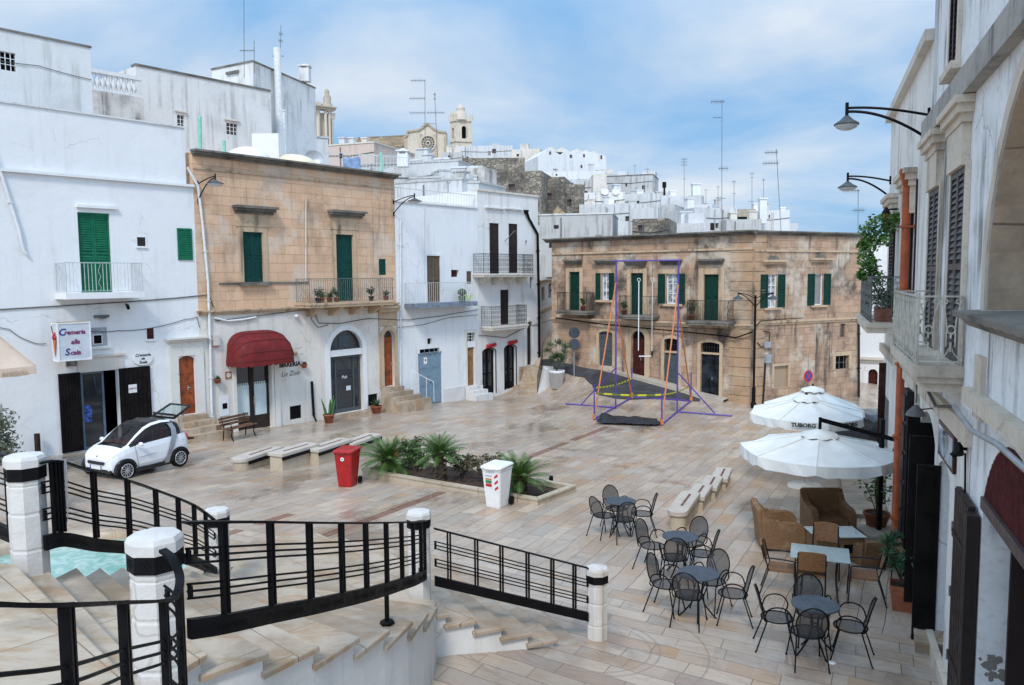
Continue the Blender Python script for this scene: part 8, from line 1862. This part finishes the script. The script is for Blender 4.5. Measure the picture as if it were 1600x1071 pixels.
# --- purple trapeze frame
def trapeze():
 B={k:gp(*v)for k,v in dict(FL=(928.5,656.5),FR=(1034,665),BL=(987,623),BR=(1079.5,628),TL=(962,639),TR=(1058,645),SL=(884,633),SL2=(908,634),SR=(1144,652),SR2=(1117,648)).items()}
 for k in B:B[k].z+=.05
 root=thing('trapeze_frame','tall purple steel trapeze frame with orange straps standing in the square','frame',B['TL'])
 def top(k,px,py):return V(B[k].x,B[k].y,atY(px,py,B[k].y).z)
 PL,PRt=top('TL',962,408),top('TR',1061,407)
 def bar(name,pts,r=.035):b=MB();b.tube(pts,r,8);return b.build(name,M['purple'],root)
 bar('pole',[B['TL']-V(0,0,.05),PL]);bar('pole',[B['TR']-V(0,0,.05),PRt]);bar('crossbar',[PL-V(.08,0,0),PRt+V(.08,0,0)])
 for a,c in(('FL','BL'),('FR','BR'),('BL','BR'),('FL','FR')):bar('base_beam',[B[a],B[c]],.032)
 for a,c in(('TL','SL'),('TR','SR')):bar('outrigger',[B[a],B[c]],.032)
 for k,px,py in(('FL',930,601),('FR',1033,608),('BL',989,575),('BR',1079,581)):bar('post',[B[k]-V(0,0,.05),top(k,px,py)],.03)
 for a,c,px,py in(('TL','SL2',963,575),('TR','SR2',1061,582)):bar('brace',[top(a,px,py),B[c]],.028)
 for a,c,py in(('TL','FL',440),('TL','BL',482),('TR','FR',444),('TR','BR',480)):
  b=MB();b.bar(top(a,960,py),B[c]+V(0,0,.1),.055,.02);b.build('strap',M['orangestrap'],root);b=MB();b.box(tuple(B[c]+V(0,0,.1)),(.12,.14,.22));b.build('ratchet',M['orangestrap'],root)
 for f0,f1,s in((('FL',930,614),('FR',1033,617),.06),(('FR',1033,617),('BR',1079,603),.08),(('FL',930,606),('BL',989,592),.1)):
  p,q=top(*f0),top(*f1);n=14
  b=MB();rows=[]
  for k in range(n+1):a=p.lerp(q,k/n)-V(0,0,s*4*(k/n)*(1-k/n));rows.append([a-V(0,0,.035),a+V(0,0,.035)])
  b.grid(rows);b.build('tape',M['tape'],root)
 for px,y1,y2,r_,nm in((998.5,440,548,.022,'pole_rope'),(1020,440,556,.012,'rope')):
  f=(px-962)/99;a=PL.lerp(PRt,f);q=V(a.x,a.y,atY(px,y2,a.y).z);m=V(a.x,a.y,atY(px,y1,a.y).z);b=MB();b.tube([a,m],.008,5);b.build('cable',M['iron'],root);b=MB();b.tube([m,q],r_,6);b.tube([m+V(.07*math.cos(t),0,.07+.07*math.sin(t))for t in[k*math.pi/5 for k in range(10)]],.012,5,closed=True);b.build('rope',M['white'],root)
 a=PL.lerp(PRt,.58);zt_=atY(1010,557,a.y).z;b=MB();b.tube([V(PL.lerp(PRt,.37).x,a.y,zt_),V(a.x,a.y,zt_)],.025,6);b.build('trapeze_bar',M['white'],root);b=MB();b.tube([V(a.x+.02,a.y,zt_-.05),V(a.x+.02,a.y,zt_+.22)],.035,6);b.build('pad',M['black'],root)
 rnd=random.Random(5);P=[gp(x,y)for x,y in((931,664),(1032,667),(1026,657),(945,652))];b=MB();rows=[]
 for j in range(9):
  rows.append([])
  for i in range(25):
   u,v=i/24,j/8;p=P[0].lerp(P[1],u).lerp(P[3].lerp(P[2],u),v);h=(.12+.1*math.sin(u*9+v*3)+.06*math.sin(u*23-v*7))*math.sin(math.pi*v)**.6*(.5+.9*math.exp(-((u-.12)/.12)**2))+rnd.uniform(0,.03)
   rows[-1].append(V(p.x+rnd.uniform(-.03,.03),p.y+rnd.uniform(-.04,.04),gz(p.x,p.y)+.075+max(0,h)))
 b.grid(rows);tag(b.build('tarpaulin',M['blackcloth']),'crumpled black sheet lying under the purple frame','tarpaulin')
trapeze()
# --- cars
def small_car():
 pr_,pf_=gp(281,731),gp(190,748);fw=(pf_-pr_);fw.z=0;fw.normalize();lf=V(-fw.y,fw.x,0)
 mid=(pr_+pf_)/2-lf*.66;gzm=(pr_.z+pf_.z)/2
 root=thing('parked_car','tiny white two seat city car with its rear hatch open','car',V(mid.x,mid.y,gzm));o=V(mid.x,mid.y,gzm)
 def P(x,y,z):return o+fw*x+lf*y+V(0,0,z)
 def S(b):b.v=[tuple(P(*v))for v in b.v];return b
 st=[(1.33,.50,.36,.60,.62,.44),(1.27,.62,.27,.70,.72,.55),(1.12,.715,.24,.80,.83,.60),(.92,.755,.24,.885,.93,.62),(.74,.765,.24,.93,.99,.62),(.45,.775,.24,.955,1.22,.60),(.15,.78,.24,.975,1.42,.585),(-.1,.78,.24,.985,1.505,.575),(-.45,.78,.24,1.0,1.54,.565),(-.8,.78,.25,1.02,1.50,.55),(-1.05,.765,.27,1.04,1.40,.535),(-1.2,.74,.30,1.03,1.12,.55),(-1.3,.70,.36,.93,.96,.56),(-1.34,.60,.42,.80,.82,.52)]
 def ring(s):
  x,w,zs,zb,zr,wr=s
  return[(x,w*.93,zs),(x,w,zs+(zb-zs)*.22),(x,w*1.005,zs+(zb-zs)*.5),(x,w*.985,zs+(zb-zs)*.8),(x,w*.94,zb),(x,(w*.94+wr*1.06)/2+.012,zb+(zr-zb)*.5),(x,wr*1.04,zb+(zr-zb)*.88),(x,wr*.9,zr-.005),(x,wr*.5,zr+.018),(x,0,zr+.024)]
 Rg=[ring(s)for s in st];n=len(Rg);parts={}
 def add(nm,q):parts.setdefault(nm,MB()).poly(q,sm=True)
 WB=(.93,-.93);wr_=.29
 for i in range(n-1):
  xm=(st[i][0]+st[i+1][0])/2
  for j in range(9):
   for sgn in(1,-1):
    q=[Rg[i][j],Rg[i+1][j],Rg[i+1][j+1],Rg[i][j+1]];q=[(x,y*sgn,z)for x,y,z in q];q=q if sgn>0 else q[::-1]
    if j<=3:nm='body'
    elif j<=5:nm='side_window' if-.95<xm<.6 else('body' if xm>.6 else 'rear_cell')
    elif j==6:nm='rear_cell' if-1.1<xm<.8 else 'body'
    else:nm='body' if xm>.86 or xm<-1.22 else('windscreen' if xm>.12 else('roof' if xm>-1.05 else 'tail_frame'))
    if nm=='rear_cell' and j==6 and xm>-.75:nm='body'
    add((nm,sgn)if nm in('side_window','rear_cell')else(nm,0),q)
 for e,rv in((0,False),(n-1,True)):
  L=[(x,y,z)for x,y,z in Rg[e]]+[(x,-y,z)for x,y,z in Rg[e][::-1]];parts[('body',0)].poly(L if rv else L[::-1])
 mats=dict(body='carwhite',side_window='carglass',rear_cell='silver',windscreen='carglass',roof='carblack',tail_frame='carblack')
 for(nm,_s),b in parts.items():S(b).build(nm,M[mats[nm]],root)
 for sgn in(1,-1):
  b=MB();a=[(-.36,.805,.24),(-.44,.812,.44),(-.56,.81,.72),(-.66,.79,1.0),(-.70,.71,1.24),(-.62,.645,1.42)];c=[(-.52,.805,.24),(-.60,.812,.44),(-.74,.805,.72),(-.86,.782,1.0),(-.88,.70,1.24),(-.8,.63,1.42)]
  b.grid([[(x,y*sgn,z)for x,y,z in a],[(x,y*sgn,z)for x,y,z in c]])
  S(b).build('safety_cell',M['silver'],root)
 for sgn in(1,-1):
  b=MB();
  b.tube([(.60,.768*sgn,.93),(.56,.795*sgn,.6),(.50,.765*sgn,.3)],.006,4);b.tube([(.50,.765*sgn,.3),(-.45,.77*sgn,.27)],.006,4);b.tube([(-.1,.81*sgn,.62),(.5,.80*sgn,.6)],.005,4);S(b).build('door_seam',M['greydoor'],root)
  b=MB();b.obox(V(-.62,.70*sgn,.17),V(1.24,0,0),V(0,.085*sgn,0),V(0,0,.12));S(b).build('sill',M['carblack'],root)
 b=MB();b.obox(V(1.1,-.6,.2),V(.2,0,0),V(0,1.2,0),V(0,0,.14));b.obox(V(-1.3,-.6,.22),V(.2,0,0),V(0,1.2,0),V(0,0,.16));b.obox(V(-1.1,-.6,.16),V(2.2,0,0),V(0,1.2,0),V(0,0,.12));S(b).build('underbody',M['carblack'],root)
 for wx in WB:
  for sgn in(1,-1):
   b=MB();b.prism([(wx+(wr_+.065)*math.cos(t),.70*sgn,.29+(wr_+.065)*math.sin(t))for t in[k*math.pi/14-.12 for k in range(15)]],V(0,.112*sgn,0));S(b).build('wheel_arch',M['carblack'],root)
   b=MB();rows=[[(wx+r*math.cos(2*math.pi*k/28),y*sgn,.29+r*math.sin(2*math.pi*k/28))for k in range(28)]for r,y in((.20,.80),(.21,.825),(.27,.83),(.29,.815),(.29,.68))];b.grid(rows,closed_u=True);w_=S(b).build('wheel',M['black'],root)
   b=MB();b.prism([(wx+.205*math.cos(2*math.pi*k/24),.79*sgn,.29+.205*math.sin(2*math.pi*k/24))for k in range(24)],V(0,.004*sgn,0));S(b).build('hub',M['carblack'],w_)
   b=MB();
   for k in range(12):a=2*math.pi*k/12;b.bar((wx+.04*math.cos(a),.815*sgn,.29+.04*math.sin(a)),(wx+.2*math.cos(a),.822*sgn,.29+.2*math.sin(a)),.024,.02)
   b.tube([(wx+.195*math.cos(2*math.pi*k/24),.825*sgn,.29+.195*math.sin(2*math.pi*k/24))for k in range(24)],.016,5,closed=True);b.prism([(wx+.055*math.cos(k*math.pi/6),.80*sgn,.29+.055*math.sin(k*math.pi/6))for k in range(12)],V(0,.03*sgn,0));S(b).build('rim',M['alloy'],w_)
 for sgn in(1,-1):
  b=MB();c=V(1.13,.53*sgn,.735);rows=[]
  for k in range(7):
   t=k/6;rows.append([V(1.315-.36*t,(.40+.26*t)*sgn,.615+.215*t)+V(.0+.012,.012*sgn,.02)+V(-.03*f,.06*sgn*f*math.sin(math.pi*t),-.09*f*math.sin(math.pi*t))for f in(0,.5,1)])
  b.grid(rows);S(b).build('headlight',M['headlamp'],root)
  b=MB();b.v,b.f,b.sm=[],[],[]
  for z in(.80,.93):b.prism([(-1.30+.0,.60*sgn+.075*math.cos(t)*sgn,z+.055*math.sin(t))for t in[k*math.pi/6 for k in range(12)]],V(-.035,.03*sgn,0))
  S(b).build('taillight',M['signred'],root)
  b=MB();b.lathe([(0,-.06),(.07,-.045),(.085,0),(.06,.05),(0,.065)],(.50,.90*sgn,1.0),10,sx=.75,sy=1.1);b.bar((.56,.78*sgn,.96),(.5,.87*sgn,.98),.04);S(b).build('mirror',M['carwhite'],root)
 b=MB();b.prism([(1.345,-.34,.49),(1.345,.34,.49),(1.33,.40,.545),(1.315,.36,.575),(1.315,-.36,.575),(1.33,-.40,.545)],V(.02,0,.0));g_=S(b).build('grille',M['carblack'],root);b=MB()
 for z in(.51,.54):b.tube([(1.366,-.33,z),(1.366,.33,z)],.006,4)
 S(b).build('bar',M['iron'],g_)
 b=MB();b.obox(V(1.335,-.26,.345),V(.02,0,0),V(0,.52,0),V(0,0,.11));pl=S(b).build('number_plate',M['white'],root);b=MB()
 for y in(-.26,.215):b.obox(V(1.356,y,.346),V(.002,0,0),V(0,.045,0),V(0,0,.108))
 S(b).build('blue_band',M['signblue2'],pl);b=MB();b.prism([(1.275+.0,.03*math.cos(k*math.pi/6),.70+.03*math.sin(k*math.pi/6))for k in range(12)],V(.035,0,.012));S(b).build('emblem',M['alloy'],root)
 b=MB();b.tube([(.92,-.35,.985),(.84,.1,1.05),(.83,.45,1.03)],.012,4);S(b).build('wiper',M['black'],root)
 b=MB();b.obox(V(.30,-.55,.95),V(.40,0,0),V(0,1.1,0),V(0,0,.06));
 S(b).build('dashboard',M['redtrim'],root)
 for sy in(-.33,.33):b=MB();b.obox(V(-.55,sy-.22,.45),V(.5,0,0),V(0,.44,0),V(0,0,.2));b.obox(V(-.62,sy-.2,.6),V(.16,0,0),V(0,.4,0),V(-.08,0,.68));S(b).build('seat',M['redtrim'],root)
 H=[(-1.0,.50,1.50),(-1.0,-.50,1.50),(-1.66,-.45,1.80),(-1.66,.45,1.80)];b=MB()
 for i in range(4):b.bar(H[i],H[(i+1)%4],.07,.05)
 b.obox(V(-1.13,-.5,1.53),V(.12,0,.055),V(0,1.0,0),V(0,0,.05));hz_=S(b).build('hatch',M['carblack'],root);b=MB();b.poly(H);S(b).build('pane',M['hatchglass'],hz_)
 b=MB();[b.bar((-1.18,.54*s,1.2),(-1.45,.47*s,1.68),.02)for s in(1,-1)];S(b).build('strut',M['galv'],root)
 b=MB();b.obox(V(-1.3,-.52,.74),V(-.42,0,-.02),V(0,1.04,0),V(0,0,.05));S(b).build('tailgate',M['carblack'],root)
small_car()
def dark_car():
 c=gp(1352,664);c=V(11.45,25.6,gz(11.45,25.6));root=thing('parked_car','dark hatchback partly hidden behind the white parasols at the alley','car',c);fw=V(-.15,1,0).normalized();lf=V(-fw.y,fw.x,0)
 def P(x,y,z):return c+fw*x+lf*y+V(0,0,z)
 def S(b):b.v=[tuple(P(*v))for v in b.v];return b
 st=[(-2.0,.62,.35,.80,.82,.5),(-1.9,.78,.28,.88,1.0,.6),(-1.55,.84,.26,.93,1.38,.6),(-1.1,.85,.25,.95,1.47,.6),(-.2,.85,.25,.94,1.49,.6),(.4,.85,.25,.93,1.36,.6),(1.0,.84,.25,.92,.98,.62),(1.7,.8,.28,.8,.84,.6),(2.0,.6,.35,.62,.65,.5)]
 parts={}
 ring=lambda s:[(s[0],s[1]*.95,s[2]),(s[0],s[1],s[2]+(s[3]-s[2])*.5),(s[0],s[1]*.95,s[3]),(s[0],s[5]*1.03,s[3]+(s[4]-s[3])*.85),(s[0],s[5]*.85,s[4]),(s[0],0,s[4]+.02)]
 G=[ring(s)for s in st]
 for i in range(len(G)-1):
  xm=(st[i][0]+st[i+1][0])/2
  for j in range(5):
   for sg in(1,-1):parts.setdefault('window' if(j==2 and-1.6<xm<.8)or(j>=3 and(.4<xm<.95 or-1.9<xm<-1.5))else 'body',MB()).poly([(x,y*sg,z)for x,y,z in(G[i][j],G[i+1][j],G[i+1][j+1],G[i][j+1])],sm=True)
 for e in(0,-1):parts['body'].poly(G[e]+[(x,-y,z)for x,y,z in G[e][::-1]])
 for nm,b in parts.items():S(b).build(nm,M['carnavy' if nm=='body' else 'carglass'],root)
 for wx in(1.25,-1.25):
  for sg in(1,-1):b=MB();b.tube([(wx,.70*sg,.3),(wx,.86*sg,.3)],.3,20);w_=S(b).build('wheel',M['black'],root);b=MB();b.tube([(wx,.861*sg,.3),(wx,.868*sg,.3)],.19,14);S(b).build('rim',M['alloy'],w_)
 for sg in(1,-1):b=MB();b.obox(V(-1.97,.55*sg-.1,.78),V(.05,0,0),V(0,.2,0),V(0,0,.12));S(b).build('taillight',M['signred'],root)
dark_car()
